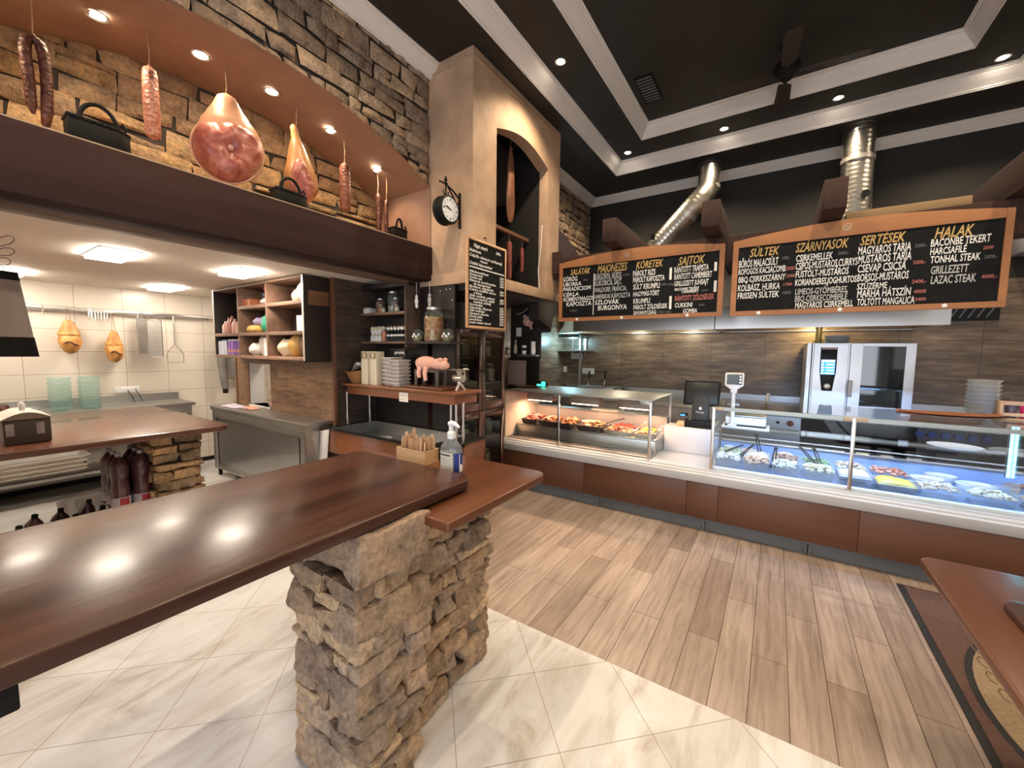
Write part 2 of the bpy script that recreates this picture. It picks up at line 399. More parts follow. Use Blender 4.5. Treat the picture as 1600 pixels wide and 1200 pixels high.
M_STEEL = steelmat('brushed steel'); M_STEELY = steelmat('brushed steel of the table', (.52,.50,.47), .36, 'x'); M_STEELZ = steelmat('brushed oven steel', (.60,.60,.61), .42, 'z')
M_STEELD = steelmat('dull steel counter', (.42,.42,.41), .4, 'x'); M_HOOD = mat('hood steel', (.50,.49,.48), .3, 1)
M_ROD = mat('bright steel rod', (.75,.74,.72), .22, 1)
M_DUCT = mat('ribbed aluminium duct', (.66,.62,.54), .3, 1, nb=.35, ns=25)
M_CEIL = mat('near black ceiling paint', (.018,.014,.0105), .65, nb=.1, ns=90)
M_WALLD = mat('near black wall paint', (.017,.0135,.010), .7, nb=.1, ns=60)
M_CROWN = mat('off white plaster moulding', (.82,.76,.70), .55)
M_TERRA = mat('terracotta plaster', (.28,.155,.10), .7, nb=.25, ns=70, var=.12, vs=5)
M_OCHRE = mat('ochre plaster', (.46,.305,.195), .75, nb=.2, ns=40, var=.22, vs=3.5)
M_KCEIL = mat('cream kitchen ceiling', (.93,.86,.77), .7)
M_WHITEW = mat('pale wall paint', (.62,.58,.52), .7)
M_MORTAR = mat('dark mortar', (.05,.038,.03), .9)
M_BLACK = mat('black plastic', (.009,.009,.0095), .45, spec=.25); M_BLACKM = mat('black iron', (.007,.0065,.006), .6, 0, spec=.2, nb=.2, ns=80)
M_SOOT = mat('sooty black stone', (.012,.009,.008), .8, nb=.4, ns=20)
M_WHITE = mat('white plastic', (.80,.80,.79), .35); M_CREAM = mat('cream card', (.66,.58,.44), .6)
M_SLATE = mat('black chalkboard', (.007,.007,.007), .6, spec=.15, var=.3, vs=12)
M_CHALK = mat('white chalk paint', (.78,.78,.75), .8); M_CHALKS = mat('grey chalk paint', (.46,.47,.46), .8); M_GOLD = mat('gold chalk paint', (.52,.34,.11), .7)
M_REDC = mat('red chalk paint', (.50,.16,.13), .8); M_DIM = mat('faded chalk paint', (.20,.19,.18), .8)
M_GLASS = thin('clear pane glass', (.96,.985,.98), .42); M_GLASSD = thin('cabinet door glass', (.80,.80,.78), .45)
M_JAR = thin('jar glass', (.86,.89,.86), .55, .03, .07, (.6,.65,.6)); M_CLEARP = thin('clear plastic', (.88,.89,.89), .55, .08, .15, (.75,.78,.78))
M_BLUEG = thin('pale green glass', (.90,.965,.955), .5, .05, .07, (.70,.86,.83)); M_BAG = thin('clear wrapping film', (.85,.85,.83), .5, .1, .5, (.85,.83,.80))
M_LID = mat('metal jar lid', (.62,.58,.52), .35, .8); M_GREYK = mat('dark grey kick panel', (.13,.145,.155), .5); M_LEDGE = mat('pale grey counter ledge', (.53,.54,.56), .4)
M_CARPET = mat('brown door mat pile', (.125,.066,.048), .95, nb=.8, ns=350, var=.25, vs=60); M_MATB = mat('black mat rubber', (.02,.018,.018), .8); M_MATO = mat('beige mat pile', (.33,.235,.14), .95, nb=.8, ns=300, var=.2, vs=60)
M_PIGP = mat('pink plush', (.72,.40,.31), .9, nb=.4, ns=160); M_PAPER = mat('white paper', (.78,.75,.70), .8, nb=.3, ns=12)
M_LAMP = emis('warm lamp', (1.0,.86,.68), 60); M_PANEL = emis('white ceiling panel', (1.0,.88,.73), E_PANEL)
M_LEDB = emis('cold blue LED', (.38,.66,1.0), E_LED); M_HEAT = emis('pink heat lamp', (1.0,.62,.42), 30)
# ------------------------------------------------------------------ the room
XL, XR, YB, YF, ZC = -3.0, 2.75, 7.17, -3.0, 4.48
XN, XK, ZK = -3.81, -7.12, 2.45
struct('floor', MB().box((XK-.1, YF, -.1), (XR, 2.03, 0)).box((XK-.1, 2.03, -.1), (-2.9, YB, 0)), M_FMARB, smooth=False)
struct('floor', MB().box((-2.9, 2.031, -.1), (XR, YB, 0)), M_FWOOD, smooth=False)

# stones of a wall: courses of irregular blocks with open joints
TINTS = [(0.486, 0.35, 0.243), (0.418, 0.305, 0.22), (0.565, 0.418, 0.282), (0.362, 0.271, 0.203), (0.508, 0.384, 0.288), (0.452, 0.35, 0.271), (0.599, 0.452, 0.311), (0.328, 0.249, 0.192)]
TINTN = [(.50,.345,.20), (.44,.30,.18), (.56,.40,.24), (.38,.26,.165), (.49,.36,.23), (.42,.31,.21), (.54,.37,.20)]
def stone_face(mb, u0, u1, v0, v1, P, seed, hmean=.15, clip=None, keep=None, tints=TINTS, depth=.045, nu=5, nv=4):
    """P(u,v,d): point on the wall pushed out by d"""
    rnd = random.Random(seed); v = v0; row = 0
    wave = lambda u, k: .030*noise.noise(Vector((u*1.1, k*5.3, seed)))
    while v < v1-.02:
        h = hmean*rnd.uniform(.62, 1.35); h = min(h, v1-v) if v1-v > h*1.3 else v1-v
        u = u0
        while u < u1-.01:
            wd = h*rnd.uniform(.9, 3.0)*(1 if h > .1 else 1.4)
            if u1-(u+wd) < .12: wd = u1-u
            parts = [(0, 1)]
            if h > hmean*.95 and rnd.random() < .35: k = rnd.uniform(.35, .65); parts = [(0, k), (k, 1)]
            for a, b in parts:
                va, vb = v+h*a, v+h*b
                if keep is None or keep(u+wd/2, (va+vb)/2, h):
                    j = lambda: rnd.uniform(-.14, .14)*min(h, .14)
                    g = .006
                    def edge(uu, k): return wave(uu, row+k) if 0 < (row+k) else 0
                    c = [(u+g+j(), va+g+edge(u, a)+j()), (u+wd-g+j(), va+g+edge(u+wd, a)+j()), (u+wd-g+j(), vb-g+edge(u+wd, b)+j()), (u+g+j(), vb-g+edge(u, b)+j())]
                    dp = depth*rnd.uniform(.45, 1.15); tl = (rnd.uniform(-.3, .3), rnd.uniform(-.3, .3)); t = rnd.choice(tints); q = rnd.uniform(.82, 1.15); t = tuple(x*q for x in t); off = rnd.random()*90
                    def fn(s, r, c=c, dp=dp, tl=tl, off=off):
                        e0 = min(s, 1-s)*2; e1 = min(r, 1-r)*2; e = min(1, e0*2.6)*min(1, e1*2.6)
                        uu = (c[0][0]*(1-s)+c[1][0]*s)*(1-r)+(c[3][0]*(1-s)+c[2][0]*s)*r; vv = (c[0][1]*(1-s)+c[1][1]*s)*(1-r)+(c[3][1]*(1-s)+c[2][1]*s)*r
                        n1 = noise.noise(Vector((uu*9+off, vv*9, off))); 
                        uu += .010*noise.noise(Vector((uu*13, vv*13+off, 3)))*(1-e) ; vv += .010*noise.noise(Vector((uu*13+9, vv*13+off, 7)))*(1-e)
                        if clip: uu, vv = clip(uu, vv)
                        d = dp*(.12+.88*e)*(1+tl[0]*(s-.5)+tl[1]*(r-.5)) + .010*n1*e
                        return P(uu, vv, d)
                    # edges steep: sample positions crowd the border
                    xs = [0, .12] + [.12+.76*k/(nu-3) for k in range(1, nu-3)] + [.88, 1]; ys = [0, .16] + [.16+.68*k/(nv-3) for k in range(1, nv-3)] + [.84, 1]
                    vs = [fn(x, y) for y in ys for x in xs]; W_ = len(xs)
                    mb.add(vs, [(jj*W_+ii, jj*W_+ii+1, (jj+1)*W_+ii+1, (jj+1)*W_+ii) for jj in range(len(ys)-1) for ii in range(W_-1)], t)
            u += wd
        v += h; row += 1

R_ARC = 3.26
def arc_z(y, yc):                 # niche arch line
    d = abs(y-yc)
    return 3.33 + math.sqrt(max(0, R_ARC**2-min(d, 1.53)**2)) - math.sqrt(R_ARC**2-1.53**2) if d <= 1.53 else 3.33
YC1, YC2 = 1.49, 5.25
def in_arch(y, z):
    for yc in (YC1, YC2):
        if abs(y-yc) < 1.53 and z < arc_z(y, yc): return yc
    return None
# wall above the arches (left wall of the room)
mb = MB()
def clipL(u, v):
    yc = in_arch(u, v)
    if yc is not None: v = arc_z(u, yc)
    return u, v
stone_face(mb, -1.0, 3.03, 3.25, 4.40, lambda u, v, d: (XL-.03+d, u, v), 3, .125, clipL, lambda u, v, h: in_arch(u, v) is None or v+h*.5 > arc_z(u, in_arch(u, v))+.03)
stone_face(mb, 4.7, 7.17, 2.0, 4.40, lambda u, v, d: (XL-.03+d, u, v), 5, .12, clipL, lambda u, v, h: in_arch(u, v) is None or v+h*.5 > arc_z(u, in_arch(u, v))+.03)
struct('wall_left', mb, M_STONE, ang=50)
mb = MB()   # mortar bed behind the stones, following both arches
ys = [-3.0, -.04]+[YC1-1.53+3.06*i/24 for i in range(1, 24)]+[3.02, 3.72]+[YC2-1.53+3.06*i/24 for i in range(1, 24)]+[6.78, 7.17]
def low(y):
    for yc in (YC1, YC2):
        if abs(y-yc) <= 1.531: return arc_z(y, yc)
    return 3.33
for a, b in zip(ys[:-1], ys[1:]):
    la, lb = low(a), low(b)
    mb.add([(XL-.045, a, la), (XL-.045, b, lb), (XL-.045, b, ZC), (XL-.045, a, ZC)], [(0,1,2,3)])
    mb.add([(XL-.3, a, la), (XL-.3, b, lb), (XL-.3, b, ZC), (XL-.3, a, ZC)], [(0,1,2,3)])
mb.box((XL-.3, -3, 2.45), (XL-.045, -.04, 3.4))
struct('wall_left', mb, M_MORTAR, smooth=False)
# soffits and end walls of the niches
for yc, kind in ((YC1, 0), (YC2, 1)):
    mb = MB()
    def fn(u, v, yc=yc): y = yc-1.53+3.06*u; return (XN-.05+(XL-.002-XN+.05)*v, y, arc_z(y, yc))
    mb.grid(fn, 49, 8)
    for y in ((yc-1.53, yc+1.53)):
        mb.add([(XN-.05, y, 2.6), (XL-.004, y, 2.6), (XL-.004, y, 3.33), (XN-.05, y, 3.33)], [(0,1,2,3)])
    struct('ceiling', mb, M_TERRA, ang=60)
mb = MB()
stone_face(mb, -.06, 3.04, 2.70, 3.74, lambda u, v, d: (XN-.03+d, u, v), 11, .135, None, lambda u, v, h: v-h*.5 < arc_z(u, YC1)+.02, TINTN, .04)
stone_face(mb, 3.72, 6.8, 2.60, 3.74, lambda u, v, d: (XN-.03+d, u, v), 13, .14, None, lambda u, v, h: v-h*.5 < arc_z(u, YC2)+.02, TINTN, .04)
struct('wall_niche', mb, M_STONE, ang=50)
struct('wall_niche', MB().box((XN-.2, -.1, 2.53), (XN-.035, 6.85, 3.9)), M_MORTAR, smooth=False)

# the beam over the kitchen opening with its paler bottom batten
tag(MB().box((-3.17, -1.2, 2.405), (-2.985, 3.03, 2.742)).build('wooden_beam', M_BEAM, None, bevel=.008), 'long dark brown wooden beam over the kitchen opening, below the hanging meats', 'beam')
struct('trim_1', MB().box((-3.36, -1.2, 2.385), (-3.171, 3.03, 2.44)), woodmat('grey brown batten wood', (.10,.06,.045), (.22,.14,.10), 'y', .6), bevel=.004)
struct('trim_2', MB().box((-3.80, -1.2, 2.62), (-2.99, 3.03, 2.7425)).box((-2.990, -1.2, 2.7425), (-3.02, 3.03, 2.748)), mat('pale niche floor board', (.42,.30,.19), .6), smooth=False)

# kitchen shell
struct('wall_kitchen', MB().box((XK-.1, -2.0, 0), (XK, 4.1, ZK+.05)), M_KTILE_X, smooth=False)
struct('wall_kitchen_far', MB().box((XK, 4.0, 0), (-3.0, 4.1, ZK+.05)), M_KTILE_Y, smooth=False)
struct('wall_kitchen_near', MB().box((XK, -2.1, 0), (-3.0, -2.0, ZK+.05)), M_KTILE_Y, smooth=False)
struct('ceiling', MB().box((XK, -2.0, ZK), (-3.365, 4.0, ZK+.06)).box((-3.364, -2.0, ZK), (-3.172, 3.0, ZK+.06)), M_KCEIL, smooth=False)
struct('baseboard_kitchen', MB().box((XK, -2.0, 0), (XK+.012, 4.0, .06)), M_BLACK, smooth=False)
# left jamb of the opening: a pier of the same ledge stone
mb = MB(); rnd = random.Random(21); z = 0.0; k = 0
while z < 2.38:
    h = rnd.uniform(.10, .19); h = min(h, 2.39-z)
    for cy in (-.47, -.22, .065):
        ln = .29+rnd.uniform(-.05, .03); pj = rnd.uniform(-.02, .02)
        q_ = rnd.uniform(.85, 1.1); t = tuple(x*q_ for x in rnd.choice(TINTN))
        mb.rock((-3.17+pj, cy+pj*.5, z+h/2), (.42+rnd.uniform(-.05,.03), ln, h*.98), 400+k, 4, .010, t); k += 1
    z += h
struct('wall_pier', mb, M_STONE, ang=50)
struct('wall_pier', MB().box((-3.30, -2.0, 0), (-3.04, .12, 2.39)), M_MORTAR, smooth=False)

# back wall: tiles below, near-black paint above
struct('wall_back', MB().box((XL-1, YB, 0), (XR+.2, YB+.1, 2.62)), M_DTILE, smooth=False)
struct('wall_back', MB().box((XL-1, YB-.005, 2.62), (XR+.2, YB+.1, ZC+.4)), M_WALLD, smooth=False)
struct('wall_left', MB().box((-3.6, 3.1, 0), (-3.5, YB, 2.60)), M_DTILE, smooth=False)
struct('wall_right', MB().box((XR, YF, 0), (XR+.1, YB, ZC+.4)), M_WHITEW, smooth=False)
# front wall behind the camera with two shop windows
mb = MB().box((XL-.3, YF-.1, 0), (XR+.1, YF, .5)).box((XL-.3, YF-.1, 3.0), (XR+.1, YF, ZC+.4)).box((XL-.3, YF-.1, .5), (-2.6, YF, 3.0)).box((-.35, YF-.1, .5), (.25, YF, 3.0)).box((2.5, YF-.1, .5), (XR+.1, YF, 3.0))
struct('wall_front', mb, M_WHITEW, smooth=False)
for i, (x0, x1) in enumerate(((-2.6, -.35), (.25, 2.5))):
    f = MB()
    for a, b in (((x0, .5), (x0+.06, 3.0)), ((x1-.06, .5), (x1, 3.0)), ((x0, .5), (x1, .56)), ((x0, 2.94), (x1, 3.0)), (((x0+x1)/2-.03, .5), ((x0+x1)/2+.03, 3.0))):
        f.box((a[0], YF-.07, a[1]), (b[0], YF-.02, b[1]))
    struct('window_%d' % (i+1), f, M_BLACK, smooth=False)
struct('wall_left', MB().box((XL-.3, YF, 0), (XL, -1.2, ZC)), M_WHITEW, smooth=False)

# ceiling: flat rim, two steps up, each with a plaster moulding
o = (-2.268, -1.4, 1.97, 6.367); n2 = (-1.725, -.85, 1.425, 5.81); Z1, Z2 = 4.636, 4.79
def ring(mb, a, b, z):
    x0,y0,x1,y1 = a; u0,v0,u1,v1 = b
    mb.add([(x0,y0,z),(x1,y0,z),(x1,y1,z),(x0,y1,z),(u0,v0,z),(u1,v0,z),(u1,v1,z),(u0,v1,z)], [(0,1,5,4),(1,2,6,5),(2,3,7,6),(3,0,4,7)])
mb = MB(); ring(mb, (XL-.3, YF, XR+.1, YB+.1), o, ZC); ring(mb, o, n2, Z1); mb.add([(n2[0],n2[1],Z2),(n2[2],n2[1],Z2),(n2[2],n2[3],Z2),(n2[0],n2[3],Z2)], [(0,1,2,3)])
for r, za, zb in ((o, ZC, Z1), (n2, Z1, Z2)):
    x0,y0,x1,y1 = r
    mb.add([(x0,y0,za),(x1,y0,za),(x1,y1,za),(x0,y1,za),(x0,y0,zb),(x1,y0,zb),(x1,y1,zb),(x0,y1,zb)], [(0,1,5,4),(1,2,6,5),(2,3,7,6),(3,0,4,7)])
struct('ceiling', mb, M_CEIL, smooth=False)
struct('ceiling', MB().box((XL-.3, YF-.1, 4.95), (XR+.2, YB+.1, 5.0)), M_WALLD, smooth=False)
def crown(name, r, zb, h, p):
    """plaster moulding round a rectangle; grows inward while it rises"""
    pr = [(.0,-.012),(.012,-.012),(.014,.05),(.10,.06),(.13,.14),(.20,.20),(.30,.30),(.44,.40),(.60,.55),(.74,.68),(.80,.74),(.82,.80),(.90,.82),(.92,.90),(1.0,.92),(1.0,1.0),(0,1.0)]
    x0,y0,x1,y1 = r; mb = MB(); vs = []
    for a, b in pr:
        d, z = a*p, zb+b*h
        vs += [(x0+d,y0+d,z),(x1-d,y0+d,z),(x1-d,y1-d,z),(x0+d,y1-d,z)]
    fs = []
    for j in range(len(pr)-1):
        for i in range(4): fs.append((4*j+i, 4*j+(i+1) % 4, 4*(j+1)+(i+1) % 4, 4*(j+1)+i))
    mb.add(vs, fs); struct(name, mb, M_CROWN, ang=25)
crown('trim_3', o, ZC-.004, .158, .128); crown('trim_4', n2, Z1-.004, .156, .128); crown('trim_5', (XL, YF, XR, YB), 4.355, .125, .12)

# ochre chimney block with the smoking chamber
PX, PY0, PY1 = -2.46, 3.03, 4.80
mb = MB()
oy0, oy1, oz0 = 3.405, 4.49, 2.47
def oz(y): t = (y-oy0)/(oy1-oy0); return 3.925+.125*math.sin(PI*t)
# front (camera) face, back face, top and bottom
mb.box((XL-.35, PY0, 2.36), (PX, oy0, ZC-.001)); mb.box((XL-.35, oy1, 2.36), (PX, PY1, ZC-.001)); mb.box((XL-.35, oy0, 2.36), (PX, oy1, oz0))
M = 16
for i in range(M):
    a = oy0+(oy1-oy0)*i/M; b = oy0+(oy1-oy0)*(i+1)/M
    za, zb = oz(a), oz(b)
    mb.add([(PX,a,za),(PX,b,zb),(PX,b,ZC-.001),(PX,a,ZC-.001),(PX-.14,a,za),(PX-.14,b,zb)], [(0,1,2,3),(0,4,5,1)])
struct('wall_chimney', mb, M_OCHRE, smooth=False)
mb = MB().box((-3.30, oy0-.3, 2.46), (-3.25, oy1+.25, 4.40)).box((-3.25, oy0+.001, 2.4705), (PX-.12, oy0+.004, 4.3)).box((-3.25, oy1-.004, 2.4705), (PX-.12, oy1-.001, 4.3)).box((-3.25, oy0, 4.3), (PX-.14, oy1, 4.35)).box((-3.25, oy0+.001, 2.471), (PX-.10, oy1-.001, 2.475))
struct('wall_chimney', mb, M_SOOT, smooth=False)
mb = MB()   # thin cornice bands and score lines of the plaster
mb.box((PX-.012, PY0-.012, 4.385), (PX+.014, PY1, 4.395)).box((XL, PY0-.014, 4.385), (PX+.014, PY0, 4.395))
mb.box((PX-.002, PY0-.01, 2.352), (PX+.022, PY1+.01, 2.462)).box((XL, PY0-.018, 2.352), (PX+.022, PY0, 2.462))
struct('trim_6', mb, M_OCHRE, bevel=.004)
# dark panelling under the chimney and along the alcove
struct('wall_alcove', MB().box((-3.96, 3.052, 0), (-3.0, 3.08, ZK)).box((-2.998, 3.034, 0), (-2.69, 3.06, 2.352)).box((-3.1, 4.66, 1.6), (-2.62, 4.68, 2.352)), M_DARKP, smooth=False)
struct('wall_alcove', MB().box((-3.3, 3.09, 2.3), (PX-.03, 4.79, 2.358)), M_DARKP, smooth=False)
mb = MB(); rnd = random.Random(4)
for x, z in ((-2.88,2.30),(-2.80,2.31),(-2.75,2.31),(-2.72,2.20),(-2.86,2.05),(-2.79,1.95)): mb.cyl((x, 3.034, z), (x, 3.029, z), .006, n=8)
struct('trim_7', mb, M_LID)
# corbel bracket below the far corner of the chimney
pr = [(4.35,2.35),(4.86,2.35),(4.86,2.26),(4.82,2.20),(4.74,2.14),(4.70,2.05),(4.69,1.97),(4.66,1.95),(4.66,2.0),(4.35,2.1)]
struct('trim_8', MB().prism(pr, 'x', -2.62, -2.48), M_DARKP, smooth=False)

# plank-tiled partition with a serving hatch and its trim
PYF, PYB_ = 2.52, 2.70
hx0, hx1, hz0, hz1 = -5.865, -5.31, .955, 1.50
struct('wall_partition', MB().box((-6.23, PYF, 0), (hx0, PYB_, ZK)).box((hx1, PYF, 0), (-3.955, PYB_, ZK)).box((hx0, PYF, 0), (hx1, PYB_, hz0)).box((hx0, PYF, hz1), (hx1, PYB_, ZK)), M_PART, smooth=False)
struct('trim_11', MB().box((hx0, PYF+.002, hz0), (hx0+.008, PYB_, hz1)).box((hx1-.008, PYF+.002, hz0), (hx1, PYB_, hz1)).box((hx0, PYF+.002, hz1-.008), (hx1, PYB_, hz1)), M_WHITE, smooth=False)
struct('wall_partition', MB().box((-3.955, PYF+.02, 0), (-3.93, PYB_+.37, ZK)), M_PARTE, smooth=False)
struct('trim_9', MB().box((-3.965, PYF-.012, 0), (-3.925, PYF+.02, ZK)).box((-6.25, PYF-.01, 0), (-6.22, PYB_, 1.58)).box((hx0-.02, PYF-.01, hz0), (hx0+.005, PYB_, hz1)), woodmat('brown trim wood', (.12,.05,.028), (.24,.11,.06), 'z', .5), smooth=False)
# ------------------------------------------------------------------ foreground tables and their stone legs
def rounded(x0, y0, x1, y1, r, n=8, rr=None):
    pts = []
    rr = rr or (r, r, r, r)
    for (cx, cy, a, q) in ((x1-rr[0], y0+rr[0], -PI/2, rr[0]), (x1-rr[1], y1-rr[1], 0, rr[1]), (x0+rr[2], y1-rr[2], PI/2, rr[2]), (x0+rr[3], y0+rr[3], PI, rr[3])):
        for i in range(n+1): t = a+PI/2*i/n; pts.append((cx+q*math.cos(t), cy+q*math.sin(t)))
    return pts
def slab(poly, z0, z1): return MB().prism(poly, 'z', z0, z1)
def rocks_wall(mb, seed, x0, y0, x1, y1, z0, z1, faces, th=.13, hr=(.055,.15), lr=(.11,.30), n=6, tints=TINTS):
    """courses of whole stones round the sides of a block"""
    rnd = random.Random(seed); z = z0; k = seed*1000
    while z < z1-.005:
        h = rnd.uniform(*hr); h = z1-z if z1-z < h*1.5 else h
        flip = rnd.random() < .5
        for fc in faces:
            a, b = (x0, x1) if fc in 'fb' else (y0, y1)
            if fc in 'fb' and flip: a += th*.55; b -= th*.55
            if fc in 'lr' and not flip: a += th*.55; b -= th*.55
            u = a
            while u < b-.01:
                L = rnd.uniform(*lr); L = b-u if b-u < L*1.45 else L
                sub = [(0, 1)]
                if h > .10 and L < .22 and rnd.random() < .45: q = rnd.uniform(.35, .65); sub = [(0, q), (q, 1)]
                for s0, s1 in sub:
                    hh = h*(s1-s0); cz = z+h*(s0+s1)/2; pj = rnd.uniform(-.016, .018); q_ = rnd.uniform(.68, 1.2); t = tuple(v*q_ for v in rnd.choice(tints))
                    d = th+rnd.uniform(-.01, .01)
                    if fc == 'f': c, sz = (u+L/2, y0+d/2-pj, cz), (L*.975, d, hh*.965)
                    elif fc == 'b': c, sz = (u+L/2, y1-d/2+pj, cz), (L*.975, d, hh*.965)
                    elif fc == 'r': c, sz = (x1-d/2+pj, u+L/2, cz), (d, L*.975, hh*.965)
                    else: c, sz = (x0+d/2-pj, u+L/2, cz), (d, L*.975, hh*.965)
                    mb.rock(c, sz, k, n, .015, t, 13); k += 1
                u += L
        z += h
def stone_core(mb, x0, y0, x1, y1, z0, z1): mb.box((x0, y0, z0), (x1, y1, z1))

t = thing('stone_bar_table', 'large dark stained bar table on a rubble stone leg in the foreground', 'table', (-1.6, .3, 0))
def L(mb, o): return mb
base = (-1.6, .3, 0)
def rel(mb, b): mb.v = [(p[0]-b[0], p[1]-b[1], p[2]-b[2]) for p in mb.v]; return mb
rel(slab(rounded(-2.045, -1.3, -1.172, 1.468, .07, rr=(.02, .075, .06, .02)), 1.055, 1.10), base).build('tabletop', M_TABLE, t, bevel=.006, seg=3)
mb = MB()
rocks_wall(mb, 5, -1.60, .80, -1.145, 1.125, 0, 1.05, 'flrb', .15, (.06, .15), (.13, .30), 8)
rocks_wall(mb, 6, -1.60, 1.10, -1.262, 1.73, 0, .995, 'lrb', .13, (.045, .12), (.09, .24), 7)
rel(mb, base).build('stone_leg', M_STONE, t, ang=50)
rel(MB().box((-1.55, .86, 0), (-1.21, 1.08, 1.055)).box((-1.55, 1.0, 0), (-1.32, 1.68, .99)), base).build('mortar_core', M_MORTAR, t, smooth=False)
rel(MB().box((-1.95, -.30, .985), (-1.205, .083, 1.054)), base).build('support_block', M_BLACKM, t, bevel=.004)

t = thing('lower_bar_table', 'reddish brown lower tabletop sticking out from under the dark bar table', 'table', (-1.35, 1.5, 0))
rel(slab(rounded(-1.66, 1.105, -1.012, 1.905, .07, rr=(.012, .07, .06, .02)), 1.0, 1.04), (-1.35, 1.5, 0)).build('tabletop', M_RED, t, bevel=.006, seg=3)

# kitchen-side table with its stone leg
b2 = (-4.6, .8, 0)
t = thing('kitchen_stone_table', 'worn brown table on a stone leg inside the kitchen opening', 'table', b2)
rel(slab(rounded(-5.78, -.5, -3.835, 1.49, .05, rr=(.01, .08, .05, .02)), 1.008, 1.05), b2).build('tabletop', M_TABLE2, t, bevel=.005, seg=2)
mb = MB(); rocks_wall(mb, 8, -4.75, 1.03, -4.05, 1.36, 0, 1.0, 'flrb', .12, (.05, .12), (.12, .30), 6, TINTN)
rel(mb, b2).build('stone_leg', M_STONE, t, ang=50)
rel(MB().box((-4.70, 1.08, 0), (-4.10, 1.31, 1.009)), b2).build('mortar_core', M_MORTAR, t, smooth=False)
rel(MB().box((-4.4, .42, .93), (-4.3, 1.05, 1.008)), b2).build('support_block', M_TABLE, t, bevel=.004)

# table at the right edge of the photo
b3 = (1.1, 1.9, 0)
t = thing('corner_table', 'orange brown wooden table at the right edge over the door mat', 'table', b3)
rel(slab(rounded(.617, .9, 1.55, 2.62, .05, rr=(.02, .03, .06, .02)), .715, .75), b3).build('tabletop', M_RED, t, bevel=.007, seg=3)
for x in (1.16, 1.44):
    for y in (1.2, 2.3): rel(MB().box((x-.03, y-.03, .004), (x+.03, y+.03, .715)), b3).build('leg', M_RED, t, bevel=.005)
o_ = slab(rounded(.765, .95, 1.5, 2.27, .05, rr=(.02, .03, .06, .02)), .7505, .778).build('serving_board', M_TABLE, None, bevel=.006, seg=3)
tag(o_, 'dark brown rounded board lying on the orange brown table at the right edge', 'board')

# door mat
t = thing('door_mat', 'brown door mat with a black edge and a beige oval under the right table', 'mat', (1.5, 2.5, 0))
rel(MB().box((.84, .6, .001), (2.3, 3.97, .010)), (1.5, 2.5, 0)).build('edging', M_MATB, t, smooth=False)
rel(MB().box((.875, .64, .010), (2.26, 3.945, .016)), (1.5, 2.5, 0)).build('pile', M_CARPET, t, smooth=False)
def oval(a, b, z0, z1, n=48): return MB().prism([(1.42+a*math.cos(2*PI*i/n), 2.80+b*math.sin(2*PI*i/n)) for i in range(n)], 'z', z0, z1)
rel(oval(.505, .80, .016, .0175), (1.5, 2.5, 0)).build('oval_outline', M_MATB, t, smooth=False)
rel(oval(.475, .765, .0175, .0195), (1.5, 2.5, 0)).build('oval_field', M_MATO, t, smooth=False)
mb = MB(); rnd = random.Random(3)
for r in range(4):      # worn curly pattern woven in the oval
    y = 3.30-.13*r; x = 1.06-.02*r+.005*r*r
    for k in range(3):
        mb.tube([(x+.035*k+.022*math.cos(a), y+.05*math.sin(a), .0205) for a in [PI*.3*i for i in range(6)]], .0035, 5)
rel(mb, (1.5, 2.5, 0)).build('woven_lettering', mat('brown mat yarn', (.17,.11,.06), .95), t)

# sanitizer and cutlery box on the red table
bs = (-1.42, 1.575, 1.04)
t = thing('sanitizer_bottle', 'clear hand sanitizer pump bottle with a blue label on the red tabletop', 'bottle', bs)
def bottle_prof(): return [(.0, .001), (.062, .001), (.068, .008), (.068, .125), (.064, .15), (.048, .172), (.026, .185), (.022, .20), (.0, .20)]
MB().lathe(bottle_prof(), n=32, sy=.62).build('body', thin('sanitizer plastic', (.86,.88,.88), .5, .05, .12, (.8,.82,.84)), t)
MB().lathe([(0,.004),(.062,.004),(.064,.01),(.064,.12),(0,.12)], n=28, sy=.58).build('gel', thin('clear gel', (.93,.94,.93), .33, .05, .10, (.85,.86,.86)), t)
def arcband(a0, a1, z0, z1, r, sy, n=14):
    return MB().grid(lambda u, v: (r*math.cos(a0+(a1-a0)*u), r*sy*math.sin(a0+(a1-a0)*u), z0+(z1-z0)*v), n, 2)
arcband(-PI*.27, PI*.20, .012, .125, .0692, .62).build('front_label', mat('blue label', (.018,.035,.20), .4), t)
arcband(-PI*.94, -PI*.30, .012, .125, .0692, .62).build('back_label', mat('cream label', (.60,.55,.47), .5), t)
arcband(-PI*.10, -PI*.07, .015, .12, .0698, .62).build('label_stripe', M_WHITE, t)
mb = MB().lathe([(0,.0),(.012,.0),(.014,.01),(.011,.018),(0,.02)], n=16); mb.v = [(.070+p[2]*.05, p[0]*.9-.004, .045+p[1]*1.6) for p in mb.v]; mb.build('label_emblem', M_WHITE, t)
mb = MB()
for k in range(5): mb.grid(lambda u, v, k=k: (.0697*math.cos(-PI*.86+PI*.5*u), .0697*.62*math.sin(-PI*.86+PI*.5*u), .09-k*.013+.003*v), 8, 2)
mb.build('small_print', mat('faint print', (.42,.38,.33), .6), t)
mb = MB(); mb.grid(lambda u, v: (.0699*math.cos(-PI*.88+PI*.5*u), .0699*.62*math.sin(-PI*.88+PI*.5*u), .108+.007*v), 8, 2); mb.build('label_bar', M_BLACK, t)
mb = MB().lathe([(0,.195),(.022,.195),(.022,.225),(.017,.232),(.013,.235),(.013,.262),(.0,.262)], n=20)
mb.tube([(-.012,0,.27),(.0,0,.275),(.02,0,.275),(.04,0,.268),(.056,0,.258)], [.014,.016,.013,.009,.006], 10)
mb.build('pump', M_WHITE, t)

